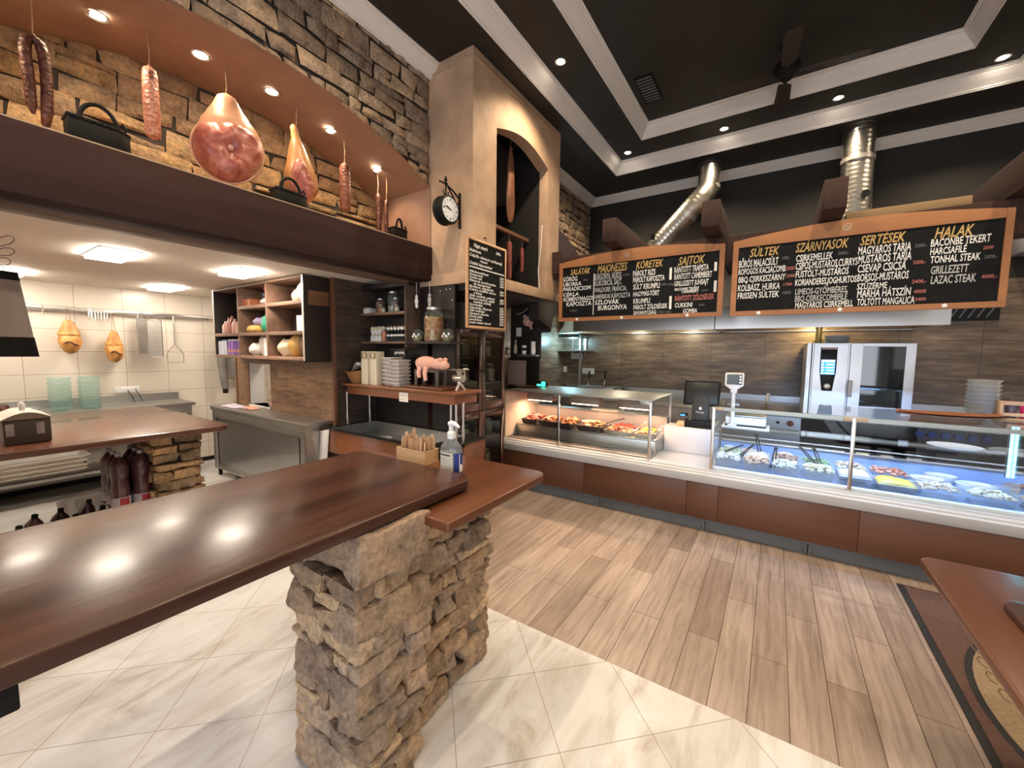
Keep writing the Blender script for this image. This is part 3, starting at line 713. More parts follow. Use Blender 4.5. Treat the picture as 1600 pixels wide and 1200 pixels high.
bc = (-1.76, 1.66, 1.04)
t = thing('cutlery_box', 'small pale wooden box full of paper wrapped cutlery beside the sanitizer', 'box', bc, 0)
mb = MB(); X0, X1, Y0, Y1 = -.125, .115, -.06, .06
mb.box((X0, Y0, 0), (X1, Y0+.009, .078)).box((X0, Y1-.009, 0), (X1, Y1, .078)).box((X0, Y0, 0), (X0+.009, Y1, .078)).box((X1-.009, Y0, 0), (X1, Y1, .078)).box((X0, Y0, 0), (X1, Y1, .008))
mb.build('body', M_LIGHTW, t, bevel=.0015)
rnd = random.Random(12); k = 0
MCUT = mat('brown paper sleeve', (.40,.235,.125), .75, var=.25, vs=20)
MCUT2 = mat('pale paper sleeve', (.52,.34,.20), .75, var=.2, vs=20)
proto = None
for i in range(7):
    for j in range(3):
        x = X0+.025+i*.031; y = Y0+.028+j*.032; h = .135+rnd.uniform(-.012, .03)+(.035 if (i, j) == (2, 1) else 0)
        tx, ty = rnd.uniform(-.18, .18), rnd.uniform(-.12, .12)
        mb = MB(); mb.tube([(tx*q*.05, ty*q*.05, .012+(h-.012)*q) for q in (0, .4, .8, .93, 1)], [.011,.013,.0145,.011,.005], 8)
        for a in range(len(mb.v)): pass
        mb.v = [(p[0]*1.1, p[1]*.45, p[2]) for p in mb.v]
        o_ = mb.build('cutlery_sleeve', rnd.choice((MCUT, MCUT2)), None)
        o_.location = (bc[0]+x, bc[1]+y, bc[2]); o_.rotation_euler = (0, 0, rnd.uniform(-.8, .8))
        tag(o_, 'paper wrapped cutlery standing in the small pale wooden box', 'cutlery', 'wrapped cutlery in the pale box')
# ------------------------------------------------------------------ niche: lamps, meats, charcoal irons
def downlight(x, y, z, label, group, power, spot=1.9, col=(1.0,.89,.78), tilt=None, r=.042):
    t = thing('recessed_spotlight', label, 'spotlight', (x, y, z), 0, group)
    MB().lathe([(r, 0), (r+.014, -.002), (r+.016, -.006), (r+.010, -.009), (r, -.006)], n=24, caps=False).build('ring', M_LID, t)
    MB().lathe([(0, -.004), (r*.6, -.0045), (r, -.003)], n=20).build('bulb', M_LAMP, t)
    l = light('lamp_light', 'SPOT', (0, 0, -.025), power, col, t, spot_size=spot, spot_blend=.6, shadow_soft_size=.03)
    if tilt: l.rotation_euler = tilt
    return t
def dup_light(root, loc, label):
    r = dup(root, loc, label=label); return r
lw = None
for i, y in enumerate((.735, 1.244, 1.708, 2.207, 2.703)):
    z = arc_z(y, YC1)-.002
    lb = 'recessed spotlight in the terracotta niche ceiling, %s of five' % ORD[i]
    if lw is None: lw = downlight(-3.405, y, z, lb, 'niche spotlights', P_SOFFIT, 2.3, (1.0,.74,.46))
    else: dup(lw, (-3.405, y, z), label=lb)
dup(lw, (-3.405, .2, arc_z(.2, YC1)-.002), label='recessed spotlight in the terracotta niche ceiling, hidden left end of the row')

M_SAUS = foodmat('dried sausage skin', [(.16,.045,.025), (.24,.075,.04), (.33,.13,.08)], 55, .5, .5)
M_SALAMI = foodmat('marbled salami skin', [(.40,.13,.08), (.55,.22,.14), (.66,.36,.26)], 60, .4, .5)
M_SAUSD = foodmat('dark smoked sausage skin', [(.075,.022,.014), (.12,.035,.02), (.17,.06,.035)], 50, .5, .5)
M_HAMSKIN = mat('golden ham skin', (.43,.205,.078), .38, var=.3, vs=9, nb=.2, ns=14)
M_HAMP = mat('pale ham rind', (.45,.225,.13), .38, var=.25, vs=9)
def hammeat():
    m, nt, b = newmat('cured red ham meat'); v = coords(nt); f = tex(nt, v, 7, 5, .6, 1.5)
    c = ramp(nt, f, [(.25, (.15,.03,.022)), (.45, (.33,.085,.06)), (.6, (.50,.19,.145)), (.78, (.62,.36,.29))])
    nt.links.new(c, b.inputs['Base Color']); b.inputs['Roughness'].default_value = .36; bump(nt, b, f, .5, .02); return m
M_HAM = hammeat()
M_CORD = mat('twine', (.30,.17,.09), .9)
def hang(mb_pts, parent): MB().tube(mb_pts, .0035, 6).build('string', M_CORD, parent)
# looped dark sausage pair at the far left
b = (-3.40, .485, 2.89); t = thing('dried_sausage', 'long dark looped sausage pair hanging at the far left of the niche', 'sausage', b)
path = [(.005,-.025,.05),(0,-.028,.10),(.0,-.030,.20),(.0,-.034,.30),(.0,-.036,.38),(.0,-.028,.425),(.0,-.004,.445),(.0,.020,.425),(.0,.030,.38),(.0,.034,.28),(.0,.032,.18),(.0,.026,.08),(.0,.018,.012),(.0,.014,-.005)]
MB().tube(path, [.008,.021]+[.0245]*10+[.018,.005], 14).build('casing', M_SAUSD, t); hang([(0,-.004,.46),(0,0,.6),(0,.0,arc_z(.485,YC1)-2.89)], t)
def sausage(x, y, z0, z1, r, label, mt, bend=0.0):
    t = thing('dried_sausage', label, 'sausage', (x, y, z0)); h = z1-z0
    pr = [(0.002,0),(r*.55,h*.012),(r*.9,h*.04),(r,h*.09),(r*1.02,h*.5),(r*.97,h*.88),(r*.8,h*.95),(r*.4,h*.985),(r*.15,h)]
    mb = MB().lathe(pr, n=18); mb.v = [(p[0], p[1]+bend*math.sin(PI*p[2]/h), p[2]) for p in mb.v]; mb.build('casing', mt, t)
    MB().lathe([(r*.2,h*.985),(r*.3,h*1.0),(.004,h*1.02)], n=10).build('tied_end', M_CORD, t)
    top = arc_z(y, YC1)-z0; hang([(0,0,h),(.002,.003,(h+top)/2),(0,0,top)], t)
sausage(-3.40, .962, 3.025, 3.465, .041, 'thick pale marbled salami hanging above the first charcoal iron', M_SALAMI)
sausage(-3.40, 2.33, 2.968, 3.40, .048, 'speckled brown salami hanging right of the golden ham leg', M_SAUS)
sausage(-3.46, 2.742, 2.85, 3.28, .026, 'thin dark sausage hanging at the right end of the niche', M_SAUSD, .01)
sausage(-3.40, 2.80, 2.86, 3.22, .022, 'short thin sausage behind the right charcoal iron', M_SAUSD, -.01)
# big ham with the cut face to the room
b = (-3.42, 1.395, 2.905); t = thing('cured_ham', 'huge cured ham with a dark red cut face hanging in the niche', 'ham', b, -.38)
def hamr(z):        # half widths by height (0..0.62)
    tab = [(0,.03),(.03,.10),(.09,.165),(.17,.205),(.25,.214),(.33,.20),(.40,.17),(.47,.125),(.53,.088),(.58,.066),(.61,.05),(.625,.01)]
    for (a, ra), (c, rc) in zip(tab[:-1], tab[1:]):
        if a <= z <= c: k = (z-a)/(c-a); k = k*k*(3-2*k)*.4+k*.6; return ra+(rc-ra)*k
    return .01
def hamfn(u, v):
    z = .625*v; r = hamr(z); a = 2*PI*u; n_ = 1+.05*noise.noise(Vector((math.cos(a)*1.3, math.sin(a)*1.3, z*6)))
    return (r*.62*n_*math.cos(a), r*n_*math.sin(a)+.012*math.sin(z*5), z)
MB().grid(hamfn, 40, 28, True).build('rind', M_HAMP, t)
def facefn(u, v):   # bulging cut face with a rim and a hollow round the bone
    rr = v; a = 2*PI*u; ra = .205*(1+.05*math.sin(2*a+.6)+.03*math.sin(3*a)); y = ra*rr*math.cos(a); z = .212+ra*1.08*rr*math.sin(a)
    dx = .148*(1-rr**2.6)**.5 if rr < 1 else 0
    d = math.hypot(y-.015, z-.20); hol = -.035*math.exp(-(d/.055)**2); 
    rid = .016*noise.noise(Vector((y*13, z*13, 4)))+.008*math.sin(a*3+rr*6)*rr
    gr = -.02*math.exp(-((a-4.2)/.10)**2)*rr-.02*math.exp(-((a-1.9)/.08)**2)*rr
    return (.012+dx+hol+rid+gr, y, z)
MB().grid(facefn, 56, 18, True).build('cut_face', M_HAM, t)
MB().blob((.135, .015, .20), (.018,.021,.021), 2, .1).build('bone_end', mat('pale bone', (.52,.26,.19), .4), t)
def rim(u): a = 2*PI*u; ra = .209*(1+.05*math.sin(2*a+.6)+.03*math.sin(3*a)); return (.022+.02*math.sin(a)**2, ra*math.cos(a), .212+ra*1.08*math.sin(a))
MB().tube([rim(i/40) for i in range(40)], .0085, 8, True).build('fat_rim', mat('ham fat', (.62,.36,.25), .4), t)
hang([(0,0,.61),(.005,.005,.68),(0,0,arc_z(1.395,YC1)-2.905)], t)
# slimmer golden ham leg
b = (-3.40, 1.915, 2.905); t = thing('cured_ham', 'slim golden ham leg with a shank hanging behind the middle charcoal iron', 'ham', b, -.62)
def leg2(u, v):
    z = .635*v; tab = [(0,.02),(.05,.085),(.13,.132),(.22,.128),(.32,.098),(.41,.072),(.47,.056),(.52,.034),(.57,.028),(.62,.031),(.635,.012)]
    r = .01
    for (a0, ra), (c0, rc) in zip(tab[:-1], tab[1:]):
        if a0 <= z <= c0: k = (z-a0)/(c0-a0); r = ra+(rc-ra)*k; break
    a = 2*PI*u; return (r*.8*math.cos(a), r*math.sin(a)+.055*math.sin(z*2.4)*(.25-z)*2, z)
MB().grid(leg2, 30, 26, True).build('rind', M_HAMSKIN, t)
def cut2(u, v):
    a = 2*PI*u; y = (.088-.03*math.sin(a))*v*math.cos(a)+.012; z = .165+.185*v*math.sin(a)*(1 if math.sin(a) > 0 else .8)
    y -= .05*(z-.165)*1.2
    return (.066+.050*(1-v**2)**.5+.012*noise.noise(Vector((y*20, z*14, 2))), y, z)
MB().grid(cut2, 36, 12, True).build('cut_face', M_HAM, t)
hang([(0,-.02,.63),(0,-.018,.68),(0,-.012,arc_z(1.9,YC1)-2.905)], t)
# charcoal irons standing on the beam
def iron(y0, x, ln, w, h, rz, label, style=0):
    t = thing('charcoal_iron', label, 'iron', (x, y0, 2.749), rz)
    poly = [(-ln/2, -w/2), (ln*.15, -w/2), (ln*.36, -w*.32), (ln/2, 0), (ln*.36, w*.32), (ln*.15, w/2), (-ln/2, w/2)]
    MB().prism([(p[0]*1.03, p[1]*1.06) for p in poly], 'z', 0, .012).build('sole_plate', M_BLACKM, t, bevel=.002)
    MB().prism(poly, 'z', .012, h).build('body', M_BLACKM, t, bevel=.003)
    mb = MB().prism([(p[0]*1.04, p[1]*1.08) for p in poly], 'z', h, h+.012)
    for k in range(7): q = -ln/2+ln*.1*k+.012; mb.cyl((q, -w*.5, h-.004), (q, -w*.5, h+.006), .009, n=8)
    mb.build('lid', M_BLACKM, t, bevel=.002)
    mb = MB()
    if style == 0: pts = [(-ln*.30+ln*.6*math.sin(PI*.5*i/11*2-.2)*.5, 0, h+.012+.095*math.sin(PI*i/13)) for i in range(14)]; pts = [(ln*.30*math.cos(PI*i/13), 0, h+.012+.105*math.sin(PI*i/13)) for i in range(14)]
    else: pts = [(ln*.18*math.cos(PI*i/13), 0, h+.012+.10*math.sin(PI*i/13)) for i in range(14)]
    mb.tube(pts, .011, 8).build('handle', M_BLACKM, t)
    mb = MB().tube([(ln*.40,0,h+.012),(ln*.44,0,h+.045),(ln*.38,0,h+.06),(ln*.34,0,h+.045)], .007, 8)
    mb.build('latch', M_BLACKM, t)
iron(.655, -3.12, .25, .11, .125, PI/2, 'black charcoal iron with a round handle on the left of the beam')
iron(1.675, -3.12, .25, .11, .105, PI/2, 'black charcoal iron with a fancy handle below the golden ham leg')
iron(2.735, -3.14, .20, .10, .11, PI/2, 'small black charcoal iron at the right end of the beam', 1)

# ------------------------------------------------------------------ kitchen
pan = None
for k, (x, y, lb) in enumerate(((-4.52, .97, 'glowing flush ceiling panel in the kitchen, nearest and largest'), (-4.45, 1.89, 'glowing flush ceiling panel just left of the dark cubby shelf top'), (-6.45, 1.86, 'glowing flush ceiling panel over the hanging graters'), (-6.48, .62, 'glowing flush ceiling panel at the far left edge'), (-4.5, -.4, 'added fill light panel on the unseen kitchen ceiling, nearer one'), (-6.4, -.9, 'added fill light panel on the unseen kitchen ceiling, farther one'), (-5.4, 3.3, 'glowing kitchen ceiling panel behind the plank tiled partition'))):  # two unseen panels left of view are added as fill light
    if pan is None:
        pan = thing('ceiling_panel_light', lb, 'ceiling light', (x, y, ZK), 0, 'kitchen ceiling panels')
        MB().box((-.27, -.125, -.008), (.27, .125, 0)).build('frame', M_WHITE, pan, bevel=.003)
        MB().box((-.255, -.11, -.030), (.255, .11, -.0085)).build('diffuser', M_PANEL, pan, smooth=False)
    else: dup(pan, (x, y, ZK), label=lb)
# rail and its utensils on the tile wall
t = thing('utensil_rail', 'long steel rail with hooks on the cream tiled kitchen wall', 'rail', (-7.05, 1.6, 2.14))
MB().box((-.008, -1.2, -.018), (.008, 1.0, .018)).build('bar', M_STEEL, t, bevel=.002)
for y in (-.64, .45, .93): MB().box((-.07, y-.012, -.03), (-.0085, y+.012, .02)).build('bracket', M_STEEL, t)
for y in (-.70, -.33, -.31, .12): MB().tube([(.012,y,.02),(.014,y,-.03),(.02,y,-.07),(.04,y,-.085),(.055,y,-.07)], .0035, 6).build('hook', M_ROD, t)
t = thing('rack_of_hooks', 'row of short steel hooks on the rail between the two golden hams', 'hook rack', (-7.0, 1.345, 2.10))
MB().box((0, -.20, .022), (.012, .20, .034)).build('bar', M_STEEL, t)
for k in range(7): MB().tube([(.006,-.085+k*.027,.03),(.016,-.085+k*.027,-.03),(.018,-.085+k*.027,-.09)], .0028, 6).build('prong', M_ROD, t)
def knuckle(y, z0, h, w, seed, label):
    t = thing('smoked_ham', label, 'ham', (-7.0, y, z0))
    def fn(u, v):
        z = h*v; a = 2*PI*u; r = w*.5*(max(.02, math.sin(PI*min(1, v*1.35+.02)))**.6 if v < .55 else 1-1.45*(v-.55)) ; r = max(r, .026)
        k = 1+.22*noise.noise(Vector((math.cos(a)*1.7, math.sin(a)*1.7, v*4+seed)))*(1 if v < .65 else .4)
        if v in (0, 1): r *= .2
        return (r*.75*k*math.cos(a), r*k*math.sin(a), z)
    MB().grid(fn, 28, 22, True).build('meat', mat('golden smoked skin', (.55,.26,.075), .45, nb=.5, ns=18, var=.4, vs=14), t)
    def cl(u): return (w*.36+.004, -w*.30+w*.6*u, h*.30+.02*math.sin(u*5))
    MB().tube([cl(i/8) for i in range(9)], [.004]+[.010]*7+[.004], 6).build('cut_cleft', mat('dark meat cleft', (.10,.028,.012), .6), t)
    MB().tube([(.0,-.02,h-.02),(.0,-.012,h+.04),(0,.0,2.13-z0+.02)], .003, 6).build('string', M_CORD, t)
    MB().tube([(.0,.02,h-.02),(.0,.012,h+.04),(0,.0,2.13-z0+.02)], .003, 6).build('string', M_CORD, t)
knuckle(1.09, 1.61, .40, .195, 3, 'broad golden smoked ham hanging on the kitchen rail, the left of two')
knuckle(1.47, 1.50, .40, .17, 8, 'narrow golden smoked ham hanging on the kitchen rail, the right of two')
def grater(y, z0, h, w, rz, label):
    t = thing('flat_grater', label, 'grater', (-6.98, y, z0), rz)
    mb = MB(); nx, nz = 9, 17
    for i in range(nx): mb.box((-.001, -w/2+i*w/(nx-1)-.003, .0), (.001, -w/2+i*w/(nx-1)+.003, h))
    for k in range(nz): mb.box((-.0015, -w/2, h*k/(nz-1)-.005), (.0015, w/2, h*k/(nz-1)+.005))
    mb.build('mesh_panel', M_STEELD, t, smooth=False)
    MB().tube([(0,-w/2,0),(0,w/2,0),(0,w/2,h),(0,-w/2,h)], .006, 6, True).build('frame', M_ROD, t)
    MB().tube([(0,-w/2,h),(0,-w*.15,h+.06),(0,w*.15,h+.06),(0,w/2,h)], .005, 6).build('hanger', M_ROD, t)
grater(1.735, 1.62, .46, .10, .25, 'narrow steel grater hanging on the kitchen rail, the left one')
grater(1.865, 1.57, .48, .15, -.1, 'wide steel grater hanging on the kitchen rail beside the masher')
t = thing('potato_masher', 'long steel masher with a zigzag head hanging on the kitchen rail', 'masher', (-7.0, 2.08, 1.49))
MB().cyl((0,0,.24),(0,0,.635),.010,n=10).build('handle', M_ROD, t)
MB().tube([(0,-.09,.0),(0,-.095,.11),(0,-.05,.19),(0,0,.25),(0,.05,.19),(0,.095,.11),(0,.09,0)], .0055, 6).build('fork', M_ROD, t)
MB().tube([(.02*((-1)**k),-.09+.018*k,0) for k in range(11)], .005, 6).build('zigzag', M_ROD, t)
# steel counter along the tile wall
t = thing('steel_wall_counter', 'steel counter with an upstand along the cream tiled kitchen wall', 'counter', (-6.8, .6, 0))
MB().box((-.31, -1.8, .93), (.31, 1.52, .97)).build('worktop', M_STEELD, t, bevel=.004)
MB().box((-.318, -1.8, .97), (-.290, 1.52, 1.07)).build('upstand', M_STEELD, t)
for x, y in ((.27, 1.46), (-.25, 1.46), (.27, -.9)): MB().box((x-.02, y-.02, 0), (x+.02, y+.02, .93)).build('leg', M_STEELD, t)
MB().box((-.28, -1.7, .23), (.28, 1.45, .26)).build('lower_shelf', M_STEEL, t)
MB().box((.255, -1.75, .84), (.30, 1.45, .93)).build('apron', M_STEELD, t)
# stacks of pale green glass tubs
tub = None
def tubmesh(n=28): return MB().lathe([(0,.003),(.082,.003),(.090,.010),(.094,.050),(.100,.052),(.101,.058),(.094,.058),(.088,.046),(.084,.013),(0,.012)], n=n)
for si, (y, n_) in enumerate(((.945, 7), (1.18, 7))):
    for k in range(n_):
        lb = '%s pale green plastic tub of the %s stack on the kitchen counter' % (UPO[k], 'left' if si == 0 else 'right')
        if tub is None: tub = tubmesh().build('food_tub', M_BLUEG, None); tub.location = (-6.78, y, .97); tag(tub, lb, 'tub', 'stacked pale green tubs')
        else: o_ = tub.copy(); COL.objects.link(o_); o_.location = (-6.78, y, .97+.053*k); o_['label'] = lb
t = thing('wall_socket', 'white triple wall socket above the kitchen steel counter', 'socket', (XK, 1.59, 1.135))
MB().box((0, -.118, -.042), (.012, .118, .042)).build('plate', M_WHITE, t, bevel=.003)
for y in (-.078, 0, .078): MB().lathe([(0,0),(.026,0),(.028,.004),(.024,.004),(.022,.002),(0,.002)], (.012, y, 0), 18, R3('Y', PI/2)).build('outlet', M_WHITE, t)
for y in (0.0, .078): MB().tube([(.016,y,0),(.05,y,-.02),(.07,y+.03,-.09),(.06,y+.05,-.16)], .0045, 6).build('cable', M_BLACK, t)
# white trays stacked on the lower shelf
tr = None
for k in range(4):
    lb = '%s white plastic tray on the low shelf under the kitchen counter' % UPO[k]
    if tr is None:
        mb = MB(); X, Y = .20, .34
        def ringp(dx, z): return [(-X+dx,-Y+dx,z),(X-dx,-Y+dx,z),(X-dx,Y-dx,z),(-X+dx,Y-dx,z)]
        vs = ringp(.045,.0)+ringp(.02,.045)+ringp(0,.048)+ringp(0,.054)+ringp(.022,.053)+ringp(.05,.007); fs = []
        for j in range(5):
            for i in range(4): fs.append((4*j+i, 4*j+(i+1) % 4, 4*(j+1)+(i+1) % 4, 4*(j+1)+i))
        fs += [(3,2,1,0), (20,21,22,23)]; mb.add(vs, fs)
        tr = mb.build('food_tray', mat('cream plastic tray', (.74,.68,.60), .4), None); tr.location = (-6.74, .75, .261); tag(tr, lb, 'tray', 'stacked trays under the counter')
    else: o_ = tr.copy(); COL.objects.link(o_); o_.location = (-6.74+.008*k, .75+.02*(k % 2), .261+.05*k); o_['label'] = lb
# shrink-wrapped packs of purple juice bottles
M_JUICE = mat('purple juice bottle', (.085,.030,.042), .18, spec=.8, var=.4, vs=7); M_LABELW = mat('bottle wrap label', (.42,.40,.45), .45, var=.4, vs=14)
M_REDL = mat('red berry print', (.34,.02,.045), .45)
jb = None
for layer in range(2):
    for i in range(2):
        for j in range(3):
            lb = 'purple juice bottle in the shrink wrapped pack beside the kitchen stone leg'
            loc = (-4.21-.125*j, .86+.128*i, .442*layer)
            if jb is None:
                jb = thing('juice_bottle', lb, 'bottle', loc, 0, 'juice bottles in the wrapped packs')
                MB().lathe([(0,.002),(.050,.002),(.058,.012),(.058,.10),(.055,.12),(.058,.14),(.058,.20),(.050,.235),(.058,.27),(.060,.31),(.052,.355),(.026,.395),(.018,.405),(.018,.415),(0,.415)], n=20).build('body', M_JUICE, jb)
                MB().lathe([(0,.413),(.019,.413),(.019,.438),(0,.438)], n=16).build('cap', M_LABELW, jb)
                MB().grid(lambda u, v: (.0592*math.cos(2*PI*u), .0592*math.sin(2*PI*u), .022+.075*v), 20, 2, True).build('label', M_LABELW, jb)
                MB().grid(lambda u, v: (.0597*math.cos(-.3+1.0*u), .0597*math.sin(-.3+1.0*u), .03+.06*v), 8, 2).build('berry_print', M_REDL, jb)
            else: dup(jb, loc)
# clear bags and loose purple bottles on the kitchen floor
M_JUICE2 = M_JUICE
rnd = random.Random(5); lying = None
for k, (x, y, a, e) in enumerate(((-4.55, .34, .5, .25), (-4.62, .44, .2, .3), (-4.50, .52, .9, .2), (-4.66, .58, .1, .35), (-4.55, .68, -.3, .3), (-4.70, .72, .4, .3), (-4.60, .80, .2, .25))):
    lb = 'dark purple bottle lying in the heap under the kitchen table, %s' % ORD[k]
    loc = (x, y, .10+.05*(k % 2))
    if lying is None:
        lying = thing('juice_bottle', lb, 'bottle', loc, 0, 'bottles in the heap under the table')
        mb = MB().lathe([(0,0),(.05,0),(.055,.01),(.055,.2),(.045,.24),(.02,.28),(.016,.29),(0,.29)], n=16); mb.build('body', M_JUICE2, lying)
        MB().lathe([(0,.288),(.018,.288),(.018,.312),(0,.312)], n=14).build('cap', M_BLACK, lying)
        r_ = lying
    else: r_ = dup(lying, loc, label=lb)
    r_.rotation_euler = (0, e, a)
mb = MB()
mb.grid(lambda u, v: (-4.85+.03*noise.noise(Vector((u*5, v*5, 1)))+.02*math.sin(PI*u), .62+.30*u+.02*noise.noise(Vector((u*4, v*4, 9))), .06+.36*v), 20, 16)
mb.grid(lambda u, v: (-4.93+.03*noise.noise(Vector((u*5, v*5, 5)))-.02*math.sin(PI*u), .62+.30*u+.02*noise.noise(Vector((u*4, v*4, 9))), .06+.36*v), 20, 16)
tag(mb.build('plastic_bag', M_BAG, None), 'crumpled clear plastic bag standing behind the heap of purple bottles', 'bag')
# bread-bin style toaster and bits on the kitchen table
bt = (-4.31, .42, 1.05); t = thing('table_top_roaster', 'grey box with a domed white lid on the left of the kitchen table', 'bread bin', bt)
MB().box((-.19, -.105, .0), (.19, .105, .165)).build('body', mat('dark grey mesh metal', (.10,.085,.075), .5, .4, nb=.3, ns=120), t, bevel=.012)
MB().grid(lambda u, v: (-.20+.40*v, -.115+.23*u, .165+.045*math.sin(PI*u)), 16, 2).build('lid', mat('cream lid', (.60,.52,.45), .4), t)
mb = MB(); arc = [(-.115+.23*i/15, .165+.045*math.sin(PI*i/15)) for i in range(16)]
mb.prism(arc, 'x', .19, .20).prism(arc, 'x', -.20, -.19).build('lid_end', mat('cream lid end', (.34,.29,.25), .45), t)
MB().blob((.0, 0, .235), (.018, .018, .035), 1, .05).build('knob', M_WHITE, t)
for y in (-.075, .055): MB().box((.1905, y-.018, .06), (.194, y+.018, .14)).build('latch', M_LABELW, t, bevel=.003)
tag(MB().lathe([(0,0),(.055,0),(.06,.01),(.055,.11),(.03,.125),(0,.127)], n=22).build('sugar_jar', M_CLEARP, None), 'small pale jar behind the grey domed box on the kitchen table', 'jar').location = (-5.3, .56, 1.05)
t = thing('snack_basket', 'brown basket of dark bits at the far left of the kitchen table', 'basket', (-5.1, .40, 1.05))
MB().lathe([(0,0),(.11,0),(.15,.09),(.145,.09),(.105,.01),(0,.01)], n=20).build('bowl', M_REDX, t)
mb = MB(); rnd = random.Random(9)
for k in range(16): mb.blob((rnd.uniform(-.1,.1), rnd.uniform(-.1,.1), .09+rnd.uniform(0,.07)), (.03,.03,.03), k, .3, nu=8, nv=6)
mb.build('filling', mat('dark brown bits', (.09,.035,.022), .6, var=.5), t)
# garment bag and wire wings at the left pier
t = thing('hanging_cloth', 'grey cloth with black top and black hem hanging beside the left stone pier', 'cloth', (-3.42, .30, 1.65))
def clo(u, v, z0=.0, z1=.5, k=1.0):
    a = 2*PI*u; z = z0+(z1-z0)*v; r = .105-.055*(z/.5)
    return (.035*k*math.sin(a)+.006*noise.noise(Vector((u*6, z*8, 2))), r*math.cos(a)*k+.006*math.sin(u*30)*k, z)
MB().grid(lambda u, v: clo(u, v, .095, .395), 30, 10, True).build('cloth_body', mat('grey felt', (.44,.38,.36), .95, nb=.4, ns=150), t)
MB().grid(lambda u, v: clo(u, v, -.01, .095, 1.03), 30, 5, True).build('hem', M_BLACK, t)
MB().grid(lambda u, v: clo(u, v, .395, .44, 1.03), 30, 4, True).build('black_top', M_BLACK, t)
MB().tube([(0,-.045,.43),(0,-.02,.47),(0,-.03,.55),(0,-.07,.60)], .012, 8).build('strap', mat('dark red strap', (.09,.035,.03), .7), t)
t = thing('wire_wing_ornament', 'thin wire wing ornament hanging left of the kitchen ceiling panels', 'ornament', (-3.44, .295, 2.10))
mb = MB()
for k, (ln, z, a) in enumerate(((.115, .10, .75), (.095, .065, .5), (.07, .03, .28), (.045, 0, .1))):
    c, s_ = math.cos(a), math.sin(a); P_ = [(ln*q, wd) for q, wd in ((0,.0),(.35,.014),(.7,.020),(.92,.013),(1,0),(.92,-.013),(.7,-.020),(.35,-.012))]
    mb.tube([(0, -.02+p*c-q*s_, z+p*s_+q*c) for p, q in P_], .0018, 5)
mb.build('wire', mat('brown wire', (.09,.05,.04), .5, .5), t)
# grey jacket on the tile wall
t = thing('hanging_jacket', 'grey jacket hanging on the tiled wall below the cubby shelf', 'jacket', (-7.0, 2.74, 1.25))
def jk(u, v):
    z = -.02+.52*v; a = PI*u; w_ = .155-.05*v; f = .014*math.sin(u*22)*(1-v*.6)+.02*noise.noise(Vector((u*4, v*4, 3)))
    return (.02+.075*math.sin(a)*(1.1-v*.5)+f, -w_*math.cos(a), z)
MB().grid(jk, 36, 14).build('body', mat('grey wool', (.19,.18,.165), .95, nb=.4, ns=120, var=.2), t)
MB().tube([(.05,-.12,.45),(.075,-.135,.25),(.08,-.12,.02),(.085,-.105,-.16)], [.05,.055,.05,.042], 12).build('sleeve', MATS['grey wool'], t)
MB().cyl((.085,-.105,-.16),(.087,-.103,-.23),.036,.034,14).build('cuff', M_BLACK, t)
MB().tube([(.05,.12,.45),(.07,.14,.3),(.06,.15,.08),(.05,.15,-.02)], [.05,.05,.046,.04], 12).build('sleeve', mat('dark wool', (.06,.055,.05), .95), t)
MB().cyl((-.12,0,.47),(.03,0,.49),.012,n=10).tube([(.03,0,.49),(.04,0,.52),(.03,0,.54)],.012,8).build('wall_hook', M_ROD, t)
# steel cupboard in front of the partition
bx = (-5.1, 2.36, 0); t = thing('steel_cupboard', 'steel work cupboard with sliding doors in front of the plank tiled partition', 'cupboard', bx)
rel(MB().box((-6.25, 2.195, .885), (-3.99, 2.512, .93)), bx).build('worktop', M_STEELY, t, bevel=.004)
rel(MB().box((-6.22, 2.215, .16), (-6.20, 2.50, .885)).box((-4.02, 2.215, .10), (-4.0, 2.50, .885)).box((-6.22, 2.49, .16), (-4.0, 2.505, .885)).box((-6.22, 2.215, .10), (-4.0, 2.50, .16)).box((-6.22, 2.205, .78), (-4.0, 2.225, .884)).box((-6.22,2.205,.10),(-6.14,2.225,.78)).box((-4.08,2.205,.10),(-4.0,2.225,.78)), bx).build('carcass', M_STEELY, t, bevel=.002)
rel(MB().box((-6.14, 2.232, .165), (-5.05, 2.24, .78)), bx).build('door', M_STEEL, t, smooth=False)
rel(MB().box((-5.13, 2.222, .165), (-4.11, 2.23, .78)), bx).build('door', M_STEEL, t, smooth=False)
rel(MB().box((-4.105, 2.206, .165), (-4.085, 2.229, .77)), bx).build('door_seal', M_BLACK, t, smooth=False)
for x in (-6.17, -4.05):
    for y in (2.25, 2.46): rel(MB().cyl((x, y, 0), (x, y, .10), .022, n=14), bx).build('foot', M_BLACK, t)
# cloth on the cupboard
t = tag(MB().grid(lambda u, v: (-6.12+.42*u, 2.26+.17*v, .934+.028*abs(noise.noise(Vector((u*5, v*4, 1))))+.02*math.sin(PI*u)*math.sin(PI*v)), 22, 12).build('dish_cloth', mat('lilac cloth', (.56,.50,.60), .9), None), 'lilac dish cloth lying on the left end of the steel cupboard', 'cloth')
t = tag(MB().grid(lambda u, v: (-5.66+.26*u, 2.33+.12*v, .934+.03*abs(noise.noise(Vector((u*5, v*4, 7))))+.025*math.sin(PI*u)*math.sin(PI*v)), 16, 10).build('dish_cloth', mat('salmon cloth', (.62,.30,.21), .9), None), 'salmon dish cloth lying on the steel cupboard left of the hatch', 'cloth')
